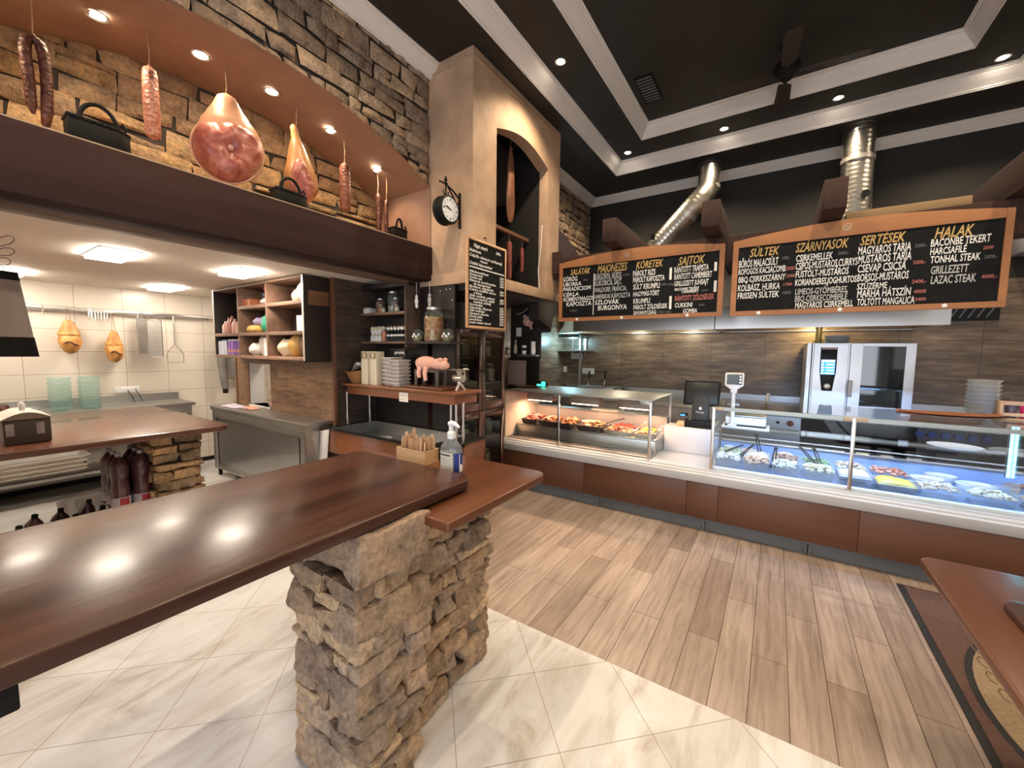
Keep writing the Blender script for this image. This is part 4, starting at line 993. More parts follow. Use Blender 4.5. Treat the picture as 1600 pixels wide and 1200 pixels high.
# sill and cutlery holders seen through the hatch
struct('trim_10', MB().box((hx0, 2.50, .935), (hx1, 2.72, .955)), M_WHITE, smooth=False)
t = thing('cutlery_holder', 'wire holder of wooden handled cutlery standing in the serving hatch', 'cutlery holder', (-5.42, 2.62, .955))
mb = MB()
for k in range(5): mb.lathe([(.075,.02+k*.026),(.078,.02+k*.026+.012)], n=20, caps=False)
mb.lathe([(0,0),(.074,0),(.074,.135),(.072,.135),(.072,.004),(0,.004)], n=20)
mb.build('basket', M_ROD, t)
mb = MB(); rnd = random.Random(6)
for k in range(9): a = k*2.4; mb.cyl((.04*math.cos(a), .04*math.sin(a), .03), (.058*math.cos(a), .058*math.sin(a), .20+rnd.uniform(-.02,.02)), .008, n=7)
mb.build('handles', M_LIGHTW, t)

# cubby shelf hung on the partition
bq = (-5.0, 2.37, 1.575); t = thing('cubby_shelf', 'dark wall cupboard with eight open cubbies full of packets', 'shelf unit', bq)
cx0, cx1, cy0, cy1, cz0, cz1 = -6.085, -3.965, 2.222, 2.518, 1.578, 2.438
rel(MB().box((cx0, cy0, cz0), (cx0+.03, cy1, cz1)), bq).build('side_panel', M_DARKP, t, bevel=.002)
rel(MB().box((cx1-.03, cy0, cz0-.015), (cx1, cy1, cz1)), bq).build('side_panel', M_DARKP, t, bevel=.002)
rel(MB().box((cx0+.03, cy0, cz1-.025), (cx1-.03, cy1, cz1)), bq).build('top_panel', M_ROUGHW, t, bevel=.002)
rel(MB().box((cx0+.03, cy1-.012, cz0), (cx1-.03, cy1, cz1-.025)), bq).build('back_panel', woodmat('dark brown board', (.030,.014,.010), (.075,.040,.028), 'x', .6), t, smooth=False)
dv = (-5.40, -4.72); zs = (cz0, 1.845, 2.155)
for x in dv: rel(MB().box((x-.014, cy0+.001, cz0), (x+.014, cy1-.012, cz1-.025)), bq).build('divider', M_ROUGHW, t, bevel=.002)
cols = ((cx0+.03, dv[0]-.014), (dv[0]+.014, dv[1]-.014), (dv[1]+.014, cx1-.03))
for i, (a, b_) in enumerate(cols):
    for k, z in enumerate(zs):
        if i == 0 and k == 2: continue
        rel(MB().box((a, cy0+.002, z), (b_, cy1-.012, z+.038)), bq).build('shelf_board', M_ROUGHW, t, bevel=.003)
rel(MB().box((cx0+.028, cy0-.002, cz0), (cx0+.0, cy0-.0005, cz1)).box((cx1-.03, cy0-.002, cz0), (cx1, cy0-.0005, cz1)), bq).build('edge_strip', M_LID, t, smooth=False)
tag(MB().box((cx1+.0005, 2.27, 2.145), (cx1+.010, 2.49, 2.29)).build('wooden_plaque', woodmat('plaque wood', (.16,.07,.03), (.30,.14,.065), 'y', .6), None, bevel=.002), 'small brown wooden plaque on the black side of the cubby shelf', 'plaque')
# packets in the cubbies
rnd = random.Random(31)
def bagmesh(sx, sy, sz, seed, lean=0):
    sx *= 1.18; sz *= 1.22
    def fn(u, v):
        a = 2*PI*u; k = 1+.16*noise.noise(Vector((math.cos(a)*1.6+seed, math.sin(a)*1.6, v*3)))
        e = (math.sin(PI*min(.98, max(.03, v*.86+.06)))**.45)
        z = sz*v; r = e*k
        return (sx/2*r*math.cos(a)+lean*z, sy/2*r*math.sin(a)*(1 if abs(math.sin(a)) < .9 else .95), max(.001, z+.02*noise.noise(Vector((a*1.5, v*3, seed)))*(v > .1)))
    return MB().grid(fn, 18, 10, True)
def packet(name, x, y, z, mb, mt, label, cat, group=None):
    o_ = mb.build(name, mt, None); o_.location = (x, y, z); return tag(o_, label, cat, group)
zz = [z+.0385 for z in zs]
M_WBAG = mat('white plastic bag', (.72,.69,.64), .45, nb=.3, ns=14); M_CBAG = mat('cream paper bag', (.62,.52,.36), .7); M_OBAG = mat('ochre sack', (.46,.26,.07), .6, nb=.4, ns=12, var=.3); M_BRBAG = mat('brown sack', (.13,.06,.025), .6, nb=.4, ns=12, var=.3)
M_GBAG = mat('green bag', (.02,.28,.16), .5, nb=.3, ns=14); M_LILAC = mat('lilac bag', (.32,.25,.42), .5, nb=.3, ns=14); M_YBAG = mat('yellow bag', (.66,.42,.12), .5); M_REDB = mat('red bag', (.30,.03,.03), .5, nb=.3, ns=14); M_GRB = mat('grey bag', (.30,.29,.30), .5, nb=.3, ns=14); M_NAVY = mat('navy bag', (.04,.045,.09), .5, nb=.3)
packet('food_bag', -4.13, 2.36, zz[2], bagmesh(.24, .16, .17, 3), M_WBAG, 'white bag in the top right cubby', 'bag')
packet('food_bag', -4.28, 2.36, zz[2], bagmesh(.16, .14, .11, 4), M_CBAG, 'small cream bag at the left of the white bag in the top right cubby', 'bag')
packet('food_box', -5.29, 2.33, zz[2], MB().box((-.10,-.06,0),(.10,.06,.085)), mat('orange box', (.42,.13,.06), .6), 'orange box in the top middle cubby', 'box')
packet('food_bag', -4.90, 2.36, zz[2]+.002, bagmesh(.30, .16, .07, 5), M_WBAG, 'flat white bag at the bottom of the top middle cubby', 'bag')
packet('food_bag', -4.88, 2.36, zz[2]+.075, bagmesh(.24, .15, .07, 6), M_NAVY, 'dark navy bag above the flat white bag in the top middle cubby', 'bag')
packet('food_bag', -4.86, 2.36, zz[2]+.15, bagmesh(.20, .14, .07, 7), M_REDB, 'red bag topmost in the top middle cubby', 'bag')
packet('food_bag', -5.22, 2.34, zz[1], bagmesh(.26, .17, .075, 8), M_YBAG, 'yellow bag in the middle cubby', 'bag')
packet('food_bag', -5.12, 2.36, zz[1]+.08, bagmesh(.24, .15, .08, 9), M_LILAC, 'lilac bag above the yellow bag in the middle cubby', 'bag')
packet('food_bag', -4.90, 2.33, zz[1], bagmesh(.20, .16, .16, 10, .25), M_GBAG, 'green bag leaning in the middle cubby', 'bag')
packet('food_bag', -4.96, 2.40, zz[1]+.165, bagmesh(.22, .10, .07, 11), M_GRB, 'grey bag on top of the heap in the middle cubby', 'bag')
packet('paper_stack', -4.10, 2.36, zz[1], MB().box((-.09,-.09,0),(.09,.09,.16)), M_PAPER, 'white block of napkins in the right middle cubby', 'napkins')
packet('food_bag', -5.18, 2.34, zz[0], bagmesh(.22, .18, .12, 12), M_WBAG, 'white bag at the lower left of the bottom middle cubby', 'bag')
packet('food_bag', -5.03, 2.36, zz[0], bagmesh(.20, .14, .20, 13), mat('clear noodle bag', (.62,.57,.50), .3, nb=.4, ns=25), 'tall pale bag behind the white one in the bottom middle cubby', 'bag')
packet('food_box', -4.84, 2.36, zz[0], MB().box((-.08,-.08,0),(.08,.08,.20)), M_WHITE, 'white carton at the right of the bottom middle cubby', 'carton')
packet('flour_sack', -4.52, 2.35, zz[0], bagmesh(.26, .2, .15, 14, .2), M_CBAG, 'cream sack at the left of the bottom right cubby', 'sack')
packet('flour_sack', -4.33, 2.35, zz[0], bagmesh(.20, .2, .19, 15, .2), M_OBAG, 'ochre sack in the middle of the bottom right cubby', 'sack')
packet('flour_sack', -4.12, 2.36, zz[0], bagmesh(.22, .2, .20, 16, .05), M_BRBAG, 'dark brown sack at the right of the bottom right cubby', 'sack')
# bottles and tins of the left column
bt_ = None
for k, (x, h, c) in enumerate(((-5.96, .16, (.55,.40,.36)), (-5.86, .20, (.42,.20,.17)), (-5.77, .22, (.30,.10,.09)), (-5.69, .18, (.50,.30,.26)))):
    o_ = MB().lathe([(0,0),(.036,0),(.040,.006),(.040,h*.62),(.02,h*.8),(.015,h*.86),(.015,h),(0,h)], n=16).build('sauce_bottle', mat('sauce bottle %d' % k, c, .3), None); o_.location = (x, 2.31, zz[1])
    tag(o_, 'sauce bottle in the left middle cubby, %s of four' % ORD[k], 'bottle', 'sauce bottles in the cubby')
for k, (x, c) in enumerate(((-5.58, (.55,.33,.24)), (-5.47, (.16,.08,.06)))):
    o_ = MB().lathe([(0,0),(.042,0),(.042,.12),(.036,.125),(.036,.14),(0,.14)], n=18).build('spice_jar', mat('spice jar %d' % k, c, .35), None); o_.location = (x, 2.31, zz[1])
    tag(o_, ('pale' if k == 0 else 'dark') + ' spice jar at the right of the left middle cubby', 'jar')
for k, (c, lid) in enumerate(((( .50,.52,.60), 0), ((.48,.50,.58), 0), ((.46,.48,.56), 0), ((.20,.10,.38), 1), ((.22,.11,.40), 1), ((.12,.04,.28), 1), ((.13,.05,.30), 1))):
    t = thing('drink_carton', '%s drink carton standing in the bottom left cubby' % (['leftmost pale', 'second pale', 'third pale', 'first purple and orange', 'second purple and orange', 'third deep purple', 'rightmost deep purple'][k]), 'carton', (-6.01+.082*k+(0 if k < 3 else .02), 2.30, zz[0]), 0, 'drink cartons in the bottom left cubby')
    MB().box((-.036,-.05,0),(.036,.05,.165)).prism([(-.05,.165),(.05,.165),(0,.19)], 'x', -.036, .036).build('body', mat('carton %d' % k, c, .45), t)
    if lid:
        MB().cyl((0,-.028,.172),(0,-.045,.188),.013,n=12).build('cap', M_WHITE, t)
        MB().lathe([(0,0),(.022,0),(.022,.002),(0,.002)], (0,-.0505,.05), 14, R3('X', PI/2)).build('fruit_print', mat('orange fruit print', (.62,.28,.08), .5), t)
# ------------------------------------------------------------------ clock and menu board on the chimney
t = thing('station_clock', 'round black double sided station clock on a wrought iron bracket', 'clock', (-2.616, 2.83, 2.985))
MB().lathe([(.105,-.055),(.125,-.05),(.130,-.03),(.122,-.02),(.122,.02),(.130,.03),(.125,.05),(.105,.055)], (0,0,0), 40, R3('Y', PI/2), caps=False).build('case', M_BLACKM, t)
for sg in (1, -1):
    f = MB().lathe([(0,.0),(.106,0)], (.0556*sg, 0, 0), 40, R3('Y', PI/2*sg), caps=False).build('dial', mat('clock dial', (.70,.72,.76), .4), t)
    rows = []
    mb = MB()
    for k in range(12):
        a = 2*PI*k/12; r = .086
        for q in ((-1, 1) if k % 3 == 0 else (0,)):
            mb.box((.0566*sg-.0006, -.0022+q*.005, r-.012), (.0566*sg+.0006, .0022+q*.005, r+.012), R3('X', -a*sg), (0,0,0))
    mb.build('numerals', M_BLACK, f, smooth=False)
    MB().box((.0578*sg-.0006,-.004,-.012), (.0578*sg+.0006,.004,.052), R3('X', -(2*PI*9.75/12)*sg), (0,0,0)).build('hour_hand', M_BLACK, f, smooth=False)
    MB().box((.0590*sg-.0006,-.003,-.015), (.0590*sg+.0006,.003,.078), R3('X', -(2*PI*47/60)*sg), (0,0,0)).build('minute_hand', M_BLACK, f, smooth=False)
mb = MB().box((-.010, .185, -.115), (.010, .199, .215))
mb.tube([(0,.192,.155),(0,.10,.205),(0,.0,.235),(0,-.06,.238),(0,-.085,.232)], .008, 8)
mb.tube([(0,.19,-.06),(0,.165,.03),(0,.13,.11),(0,.085,.17),(0,.03,.215)], .007, 8)
mb.tube([(0,.178+.022*math.cos(a), .095+.028*math.sin(a)) for a in [2*PI*i/12 for i in range(12)]], .004, 6, True)
for z in (-.10, .20): mb.cyl((.010,.192,z),(.014,.192,z),.005,n=8)
mb.build('bracket', M_BLACKM, t)
mb = MB().cyl((0,0,.125),(0,0,.24),.007,n=8)
mb.lathe([(0,.235),(.02,.24),(.008,.25),(.016,.27),(.010,.29),(.0,.315)], n=12)
for a in (0, 1): mb.tube([(0,-.035*(1 if a else -1),.175),(0,-.03*(1 if a else -1),.15),(0,0,.135)], .005, 6)
mb.build('finial', M_BLACKM, t)

def frame_yz(x, y0, y1, z0, z1, wd, th):
    return MB().box((x-th, y0, z0), (x, y0+wd, z1)).box((x-th, y1-wd, z0), (x, y1, z1)).box((x-th, y0+wd, z0), (x, y1-wd, z0+wd)).box((x-th, y0+wd, z1-wd), (x, y1-wd, z1))
bm0 = (-2.43, 3.2, 2.34)
t = thing('menu_board', 'tall pale framed chalkboard with a handwritten menu hanging on the chimney corner', 'menu board', bm0)
rel(frame_yz(-2.405, 2.885, 3.52, 1.913, 2.75, .024, .024), bm0).build('frame', M_FRAMEL, t, bevel=.003)
rel(MB().box((-2.424, 2.905, 1.935), (-2.412, 3.50, 2.73)), bm0).build('slate', M_SLATE, t, smooth=False)
rows = [('Napi menü', 2.985, 3.20, 2.668, .045), ('2890,-', 3.34, 3.43, 2.668, .032), ('Bableves', 2.925, 3.10, 2.622, .032), ('Csípős rántott csirkemáj', 2.925, 3.45, 2.577, .032), ('rizzsel', 3.08, 3.20, 2.545, .026), ('Csülök káposztával', 2.925, 3.28, 2.505, .032)]
lst = ['Malacsültek', 'Kacsacomb', 'Csirke sült', 'Rántott sertésszelet', 'és burgonya', 'Brokkoli, sajtmártás', 'Csirke mellfilé rántva', 'rizs', 'Sült csülök pékné', 'Rakott karfiol, tejföl', 'tésztával, zöldség', 'Uborkasaláta', 'Káposztás, fűszeres', 'Sült kolbász', 'Savanyú uborka', 'Görög saláta', 'Lencseleves', 'Lazac steak rizzsel']
ww = [.30,.20,.19,.42,.27,.38,.42,.13,.40,.40,.28,.20,.35,.24,.30,.20,.19,.34]
for i, (a, b_) in enumerate(zip(lst, ww)):
    ind = .06 if a in ('és burgonya', 'rizs', 'tésztával, zöldség') else 0
    rows.append((a, 2.925+ind, 2.925+ind+b_, 2.432-.0278*i, .026))
    if not ind: rows.append((['2800', '2650', '2400', '2890', '2200'][i % 5], 3.41, 3.485, 2.432-.0278*i, .026))
rows = [(a, u0-3.2, u1-3.2, v-2.34, h) for a, u0, u1, v, h in rows]
lettering('chalk_lettering', rows, M_CHALK, t, 'x', .0185, .022, .25)
rel(MB().box((-2.4125, 2.925, 2.476), (-2.411, 3.49, 2.487)), bm0).build('chalk_line', M_CHALK, t, smooth=False)
rel(MB().cyl((-2.458, 3.2, 2.80), (-2.43, 3.2, 2.80), .006, n=8).tube([(-2.432, 3.2, 2.80), (-2.42, 3.2, 2.75)], .002, 5), bm0).build('hook', M_BLACK, t)

# meats inside the smoking chamber
t = thing('smoked_bacon', 'dark side of bacon hanging in the chimney smoking chamber', 'bacon', (-2.72, 4.05, 3.22))
MB().grid(lambda u, v: (.035*math.cos(2*PI*u)*(math.sin(PI*min(.97, v+.02))**.4), (.10-.045*v+.01*math.sin(v*9))*math.sin(2*PI*u)*(math.sin(PI*min(.97, v+.02))**.4), .85*v), 20, 20, True).build('meat', mat('smoked bacon', (.20,.08,.042), .5, var=.5, vs=6, nb=.4, ns=12), t)
MB().tube([(0,0,.83),(0,0,1.07)], .004, 6).build('string', M_CORD, t)
tag(MB().box((-3.2, oy0+.006, 3.05), (-2.72, oy0+.04, 3.09)).box((-2.77, oy0+.041, 3.09), (-2.72, oy1-.006, 3.13)).build('smoking_rack_bar', mat('sooty wood', (.16,.075,.04), .8), None), 'sooty wooden bars across the inside of the smoking chamber', 'rack')
for k, (y, z0, h, r) in enumerate(((4.07, 2.55, .46, .036), (4.36, 2.68, .32, .028))):
    t = thing('smoked_sausage', 'dark red sausage hanging from the smoking chamber bar, %s' % ('left and larger' if k == 0 else 'right and smaller'), 'sausage', (-2.745, y, z0))
    MB().lathe([(.003,0),(r*.8,.015),(r,.05),(r,h-.05),(r*.7,h-.01),(.004,h)], n=14).build('casing', mat('smoked red casing', (.22,.055,.04), .5, var=.4), t)
    MB().tube([(0,0,h),(0,0,3.10-z0)], .003, 5).build('string', M_CORD, t)
tag(MB().tube([(-2.50,4.40,2.475),(-2.52,4.385,2.7),(-2.50,4.40,2.95),(-2.50,4.43,3.25)], .006, 6).build('white_cable', M_WHITE, None), 'white cable running up the right side of the smoking chamber', 'cable')

# ------------------------------------------------------------------ alcove: wall shelf, salad counter
t = thing('wall_shelf', 'black wall shelf with two tiers left of the big pickle jar', 'shelf', (-3.55, 2.95, 2.0))
bw = (-3.55, 2.95, 2.0)
rel(MB().box((-3.925, 2.85, 2.075), (-3.205, 3.05, 2.10)), bw).build('shelf_board', M_ROUGHW, t, bevel=.002)
rel(MB().box((-3.925, 2.85, 1.765), (-3.205, 3.05, 1.79)), bw).build('shelf_board', M_ROUGHW, t, bevel=.002)
rel(MB().box((-3.204, 2.845, 1.72), (-3.178, 3.05, 2.36)), bw).build('divider', woodmat('dark divider wood', (.05,.03,.022), (.13,.08,.055), 'z', .6), t, bevel=.002)
rel(MB().box((-3.925, 2.87, 2.36), (-3.17, 3.05, 2.40)), bw).build('top_board', M_DARKP, t, bevel=.002)
t = tag(MB().box((-3.177, 2.83, 1.762), (-2.56, 3.03, 1.786)).build('jar_shelf', M_DARKP, None, bevel=.002), 'dark shelf board carrying the big pickle jar', 'shelf')
def jar(name, label, x, y, z, r, h, fill, group=None, lid=True, n=24, fh=.8):
    t = thing(name, label, 'jar', (x, y, z), 0, group)
    MB().lathe([(0,.002),(r*.92,.002),(r,.012),(r,h*.74),(r*.93,h*.82),(r*.68,h*.90),(r*.68,h*.95)], n=n).build('glass', M_JAR, t)
    if fill: MB().lathe([(0,.005),(r*.9,.005),(r*.96,.015),(r*.96,h*fh*.9),(0,h*fh*.9)], n=n).build('contents', fill, t)
    if lid: MB().lathe([(0,h*.93),(r*.74,h*.93),(r*.75,h*.945),(r*.75,h*.995),(r*.70,h),(0,h)], n=n).build('lid', M_LID, t)
    return t
M_PICK = foodmat('layered pickles', [(.25,.06,.02), (.45,.16,.05), (.52,.32,.10), (.30,.22,.06)], 26, .4, .4)
M_PICKG = foodmat('green pickles', [(.10,.10,.02), (.20,.16,.04), (.32,.24,.09)], 30, .4, .4); M_PICKP = foodmat('pale pickles', [(.40,.34,.22), (.28,.23,.14), (.14,.10,.05)], 26, .4, .4)
M_DRY = foodmat('dry red spices', [(.16,.05,.02), (.30,.12,.05), (.10,.06,.03)], 60, .6, .3)
jar('pickle_jar', 'big jar of layered orange pickles with a silver lid on the dark shelf board', -2.87, 2.93, 1.787, .098, .335, M_PICK, n=32)
for x, lb in ((-3.075, 'left'), (-2.665, 'right')):
    t = jar('skull_jar', 'small rounded glass jar with white buttons just %s of the big pickle jar' % lb, x, 2.91, 1.787, .055, .125, M_PICKG, None, False, fh=.5)
    mb = MB()
    for k in range(4): a = -PI/2-.5+k*.45; mb.blob((.054*math.cos(a), .054*math.sin(a), .05+.02*(k % 2)), (.013,.008,.013), k, .05, nu=8, nv=6)
    mb.build('buttons', M_WHITE, t)
# hanging charms on the divider
for k, (x, c) in enumerate(((-3.115, 'white'), (-2.93, 'grey and white'))):
    t = thing('hanging_charm', '%s figure charm hanging on a string above the dark shelf board' % c, 'charm', (x, 2.93, 2.16))
    mb = MB().blob((0,0,.085), (.018,.012,.02), 3, .1).blob((0,0,.04), (.026,.014,.035), 4, .15).blob((0,0,-.005), (.02,.012,.028), 5, .2)
    mb.build('figure', M_WHITE if k == 0 else mat('greyish charm', (.42,.38,.36), .5), t)
    MB().tube([(0,0,.10),(0,0,.23)], .002, 5).build('string', M_WHITE, t)
# upper tier jars and bottles
zt = 2.1005
jar('herb_jar', 'round jar of brown herbs on the upper black shelf, left end', -3.70, 2.95, zt, .055, .16, M_DRY, fh=.85)
jar('spice_bottle', 'small orange spice jar in front of the brown herb jar', -3.635, 2.90, zt, .026, .085, mat('orange spice', (.55,.16,.04), .6))
jar('tall_glass_jar', 'tall clear glass jar in the middle of the upper black shelf', -3.50, 2.95, zt, .055, .225, mat('clear water', (.30,.27,.22), .2), fh=.35)
jar('label_bottle', 'slim bottle with a brown label right of the tall clear jar', -3.415, 2.92, zt, .028, .15, mat('brown label', (.20,.08,.05), .5))
jar('small_jar', 'small white jar on the front edge of the upper black shelf', -3.355, 2.885, zt, .026, .065, M_CREAM)
jar('small_jar', 'tiny pale jar beside the orange spice jar on the upper black shelf', -3.575, 2.885, zt, .024, .055, M_CREAM)
jar('gold_jar', 'jar of golden pickles at the right end of the upper black shelf', -3.25, 2.95, zt, .04, .20, M_PICKG)
t = thing('white_box', 'flat white tub at the left end of the upper black shelf', 'tub', (-3.86, 2.93, zt))
MB().box((-.05,-.06,0),(.05,.06,.05)).build('body', M_WHITE, t, bevel=.006); MB().box((-.045,-.055,.0505),(.03,.055,.066)).build('lid', M_CREAM, t, bevel=.004)
# lower tier: salt and pepper mills, orange bottle, black shakers
zb = 1.7905; shk = {}
def mill(x, kind, label):
    if kind not in shk:
        t = thing({'w': 'white_shaker', 'b': 'black_shaker'}[kind], label, 'shaker', (x, 2.92, zb), 0, {'w': 'white shakers on the black shelf', 'b': 'black shakers on the black shelf'}[kind])
        MB().lathe([(0,0),(.030,0),(.031,.01),(.030,.05),(.019,.075),(.018,.09),(.026,.105),(.027,.12),(0,.12)], n=18).build('body', M_WHITE if kind == 'w' else M_BLACK, t)
        MB().lathe([(0,.12),(.024,.121),(.028,.135),(.027,.15),(.015,.165),(0,.168)], n=16).build('cap', M_CREAM if kind == 'w' else M_LID, t)
        MB().lathe([(.0302,.055),(.0225,.075)], n=18).build('label_band', M_CREAM if kind == 'w' else M_WHITE, t); shk[kind] = t
    else: dup(shk[kind], (x, 2.92, zb), label=label)
for k in range(4): mill(-3.80+.058*k, 'w', 'white salt shaker on the lower black shelf, %s' % ORD[k])
for k in range(7): mill(-3.535+.054*k if k < 7 else 0, 'b', 'black pepper shaker on the lower black shelf, %s of seven' % ORD[k])
t = jar('orange_bottle', 'orange squeeze bottle between white and black shakers', -3.585, 2.90, zb, .032, .15, mat('orange sauce', (.62,.14,.02), .4))
# salad counter
bsx = (-3.12, 2.7, 0); t = thing('salad_counter', 'brown wooden salad bar with a steel well and a raised shelf on steel rods', 'counter', bsx)
rel(MB().box((-3.96, 2.40, .62), (-2.30, 2.425, .86)).box((-3.96, 2.40, .62), (-3.935, 3.04, .86)).box((-2.325, 2.40, .62), (-2.30, 3.04, .86)).box((-3.96, 3.015, .62), (-2.30, 3.04, .86)), bsx).build('box_panel', M_REDX, t, bevel=.003)
rel(MB().box((-3.94, 2.43, .08), (-2.32, 3.02, .62)).box((-3.94, 2.45, 0), (-2.32, 3.0, .08)), bsx).build('base_cabinet', M_CABW, t, bevel=.003)
rel(MB().box((-3.97, 2.392, .86), (-2.29, 2.44, .872)).box((-3.97, 3.0, .86), (-2.29, 3.045, .872)).box((-3.97, 2.44, .86), (-3.90, 3.0, .872)).box((-2.50, 2.44, .86), (-2.29, 3.0, .872)), bsx).build('black_rim', M_BLACK, t, bevel=.002)
rel(MB().box((-3.90, 2.44, .745), (-2.50, 3.0, .755)).box((-3.90, 2.44, .755), (-3.89, 3.0, .868)).box((-2.51, 2.44, .755), (-2.50, 3.0, .868)).box((-3.90, 2.44, .755), (-2.50, 2.45, .868)).box((-3.90, 2.99, .755), (-2.50, 3.0, .868)), bsx).build('steel_well', M_STEELD, t, smooth=False)
for x, y in ((-3.93, 2.66), (-3.86, 2.90), (-2.44, 2.70), (-2.36, 2.68), (-2.345, 2.76)):
    r_ = rel(MB().cyl((x, y, .872), (x, y, 1.235), .011, n=12), bsx).build('rod', M_ROD, t)
    rel(MB().cyl((x, y, .872), (x, y, 1.02), .0145, n=12), bsx).build('sleeve', M_ROD, r_)
rel(MB().box((-3.95, 2.60, 1.305), (-2.30, 2.98, 1.335)), bsx).build('shelf_top', M_REDX, t, bevel=.008)
rel(MB().box((-3.86, 2.632, 1.222), (-2.36, 2.655, 1.305)).box((-2.36, 2.632, 1.222), (-2.338, 2.95, 1.305)).box((-3.88, 2.632, 1.222), (-3.858, 2.95, 1.305)), bsx).build('fascia', M_REDX, t, bevel=.003)
zs_ = 1.3355
# price note pinned to the fascia
t = thing('price_note', 'small white price note pinned to the salad bar shelf front', 'note', (-2.985, 2.631, 1.245)); MB().box((-.062,-.002,-.045),(.062,0,.045)).build('card', M_PAPER, t, smooth=False)
lettering('writing', [('1000 Ft', -.048, .04, .008, .024), ('500 Ft', -.045, .03, -.03, .024)], M_GOLD, t, 'y', -.0026)
# wicker basket with a paper
t = thing('wicker_basket', 'boat shaped wicker basket at the left end of the salad bar shelf', 'basket', (-3.83, 2.73, zs_))
mb = MB()
mb.grid(lambda u, v: ((.085+.10*v)*math.cos(2*PI*u), (.055+.045*v)*math.sin(2*PI*u), .13*v+.012*math.cos(4*PI*u)*v), 32, 8, True); mb.lathe([(0,.003),(.085,.003)], n=32, sy=.65, caps=False)
mb.build('body', mat('golden wicker', (.34,.17,.06), .7, nb=.7, ns=60), t)
mb = MB().tube([(.187*math.cos(2*PI*i/32), .102*math.sin(2*PI*i/32), .13+.012*math.cos(4*PI*i/32)) for i in range(32)], .008, 6, True); mb.build('rim', MATS['golden wicker'], t)
tag(MB().grid(lambda u, v: (-3.90+.20*u, 2.69+.10*v, 1.445+.10*math.sin(PI*u*.9)+.03*noise.noise(Vector((u*4, v*4, 2)))+.04*v), 14, 10).build('crumpled_napkin', M_PAPER, None), 'crumpled white paper sticking out of the wicker basket', 'paper')
# boxed bottles and takeaway tubs
for k, x in enumerate((-3.60, -3.462)):
    t = thing('gift_box', 'tall cream gift box with a gold label on the salad bar shelf, the %s one' % ('left' if k == 0 else 'right'), 'box', (x, 2.70, zs_), 0, 'gift boxes on the salad bar shelf')
    MB().box((-.054,-.05,0),(.054,.05,.345)).build('body', M_CREAM, t, bevel=.002)
    l_ = MB().box((-.047,-.0515,.268),(.047,-.0502,.338)).build('gold_label', mat('old gold label', (.22,.15,.05), .4), t, smooth=False)
    MB().lathe([(0,0),(.018,0),(.02,.001),(0,.0012)], (0,-.0517,.303), 14, R3('X', PI/2)).build('label_emblem', M_CREAM, l_)
    MB().box((-.040,-.0525,.325),(.040,-.0517,.330)).box((-.034,-.0525,.276),(.034,-.0517,.280)).build('label_print', M_CREAM, l_, smooth=False)
t = thing('card_sign', 'small black sign with white lettering behind the gift boxes', 'sign', (-3.28, 2.84, zs_)); MB().box((-.16,-.006,.0),(.10,.006,.375)).build('board', M_BLACK, t, bevel=.002)
lettering('sign_writing', [('gourm,', -.07, .085, .325, .036)], M_CHALK, t, 'y', -.0066, .02, .2)
tb = None
for k, (x, y, n_) in enumerate(((-3.245, 2.72, 7), (-3.095, 2.69, 7))):
    for i in range(n_):
        lb = '%s takeaway tray of the %s salad bar stack' % (UPO[i], 'taller left' if k == 0 else 'shorter right'); z = zs_+.0375*i+(.0 if k else .0)
        dz = .037 if k else .0405
        if tb is None:
            mb = MB(); vs = []; fs = []
            for ax, ay, zz_ in ((.048,.055,.002), (.062,.075,.036), (.067,.080,.038), (.067,.080,.046), (.060,.073,.045), (.047,.054,.006)):
                vs += [(-ax,-ay,zz_),(ax,-ay,zz_),(ax,ay,zz_),(-ax,ay,zz_)]
            for j in range(5):
                for q in range(4): fs.append((4*j+q, 4*j+(q+1) % 4, 4*(j+1)+(q+1) % 4, 4*(j+1)+q))
            fs += [(3,2,1,0), (20,21,22,23)]; mb.add(vs, fs); tb = mb.build('takeaway_tray', mat('grey white foam', (.50,.46,.42), .5), None, bevel=.003); tb.location = (x, y, zs_); tag(tb, lb, 'tray', 'stacked takeaway trays')
        else: o_ = tb.copy(); COL.objects.link(o_); o_.location = (x, y, zs_+dz*i); o_['label'] = lb
# plush pig on a little trestle and a chopping board
t = tag(MB().box((-2.96, 2.61, zs_), (-2.46, 2.86, zs_+.028)).build('chopping_board', M_RED, None, bevel=.004), 'reddish wooden board under the pink pig on the salad bar shelf', 'board')
zq = zs_+.0285
t = thing('wooden_trestle', 'small dark wooden stand carrying the pink plush pig', 'stand', (-2.68, 2.72, zq))
MB().box((-.19,-.06,.13),(.12,.06,.155)).build('top', mat('grey brown stand wood', (.07,.055,.045), .6), t, bevel=.003)
for x in (-.17, .10):
    for y in (-.05, .05): MB().box((x-.016, y-.01, 0), (x+.016, y+.01, .13)).build('leg', MATS['grey brown stand wood'], t, bevel=.002)
t = thing('plush_pig', 'pink plush pig draped over the small dark stand on the salad bar shelf', 'plush toy', (-2.70, 2.72, zq+.155))
mb = MB().blob((-.07,0,.055), (.125,.07,.07), 1, .1).blob((.09,0,.05), (.075,.06,.055), 2, .1).blob((.16,-.005,.045), (.045,.045,.045), 3, .08)
mb.build('body', M_PIGP, t)
MB().lathe([(0,0),(.026,0),(.03,.008),(.027,.016),(0,.018)], (.195,-.01,.045), 16, R3('Y', PI/2)).build('snout', M_PIGP, t)
for y in (-.03, .035): MB().blob((.14,y,.095), (.028,.012,.02), 5, .1).build('ear', M_PIGP, t)
for x, dz in ((-.09, -.075), (-.01, -.10)): MB().tube([(x,-.060,.02),(x+.005,-.083,-.03),(x+.015,-.080,dz)], [.024,.021,.017], 10).build('leg', M_PIGP, t)
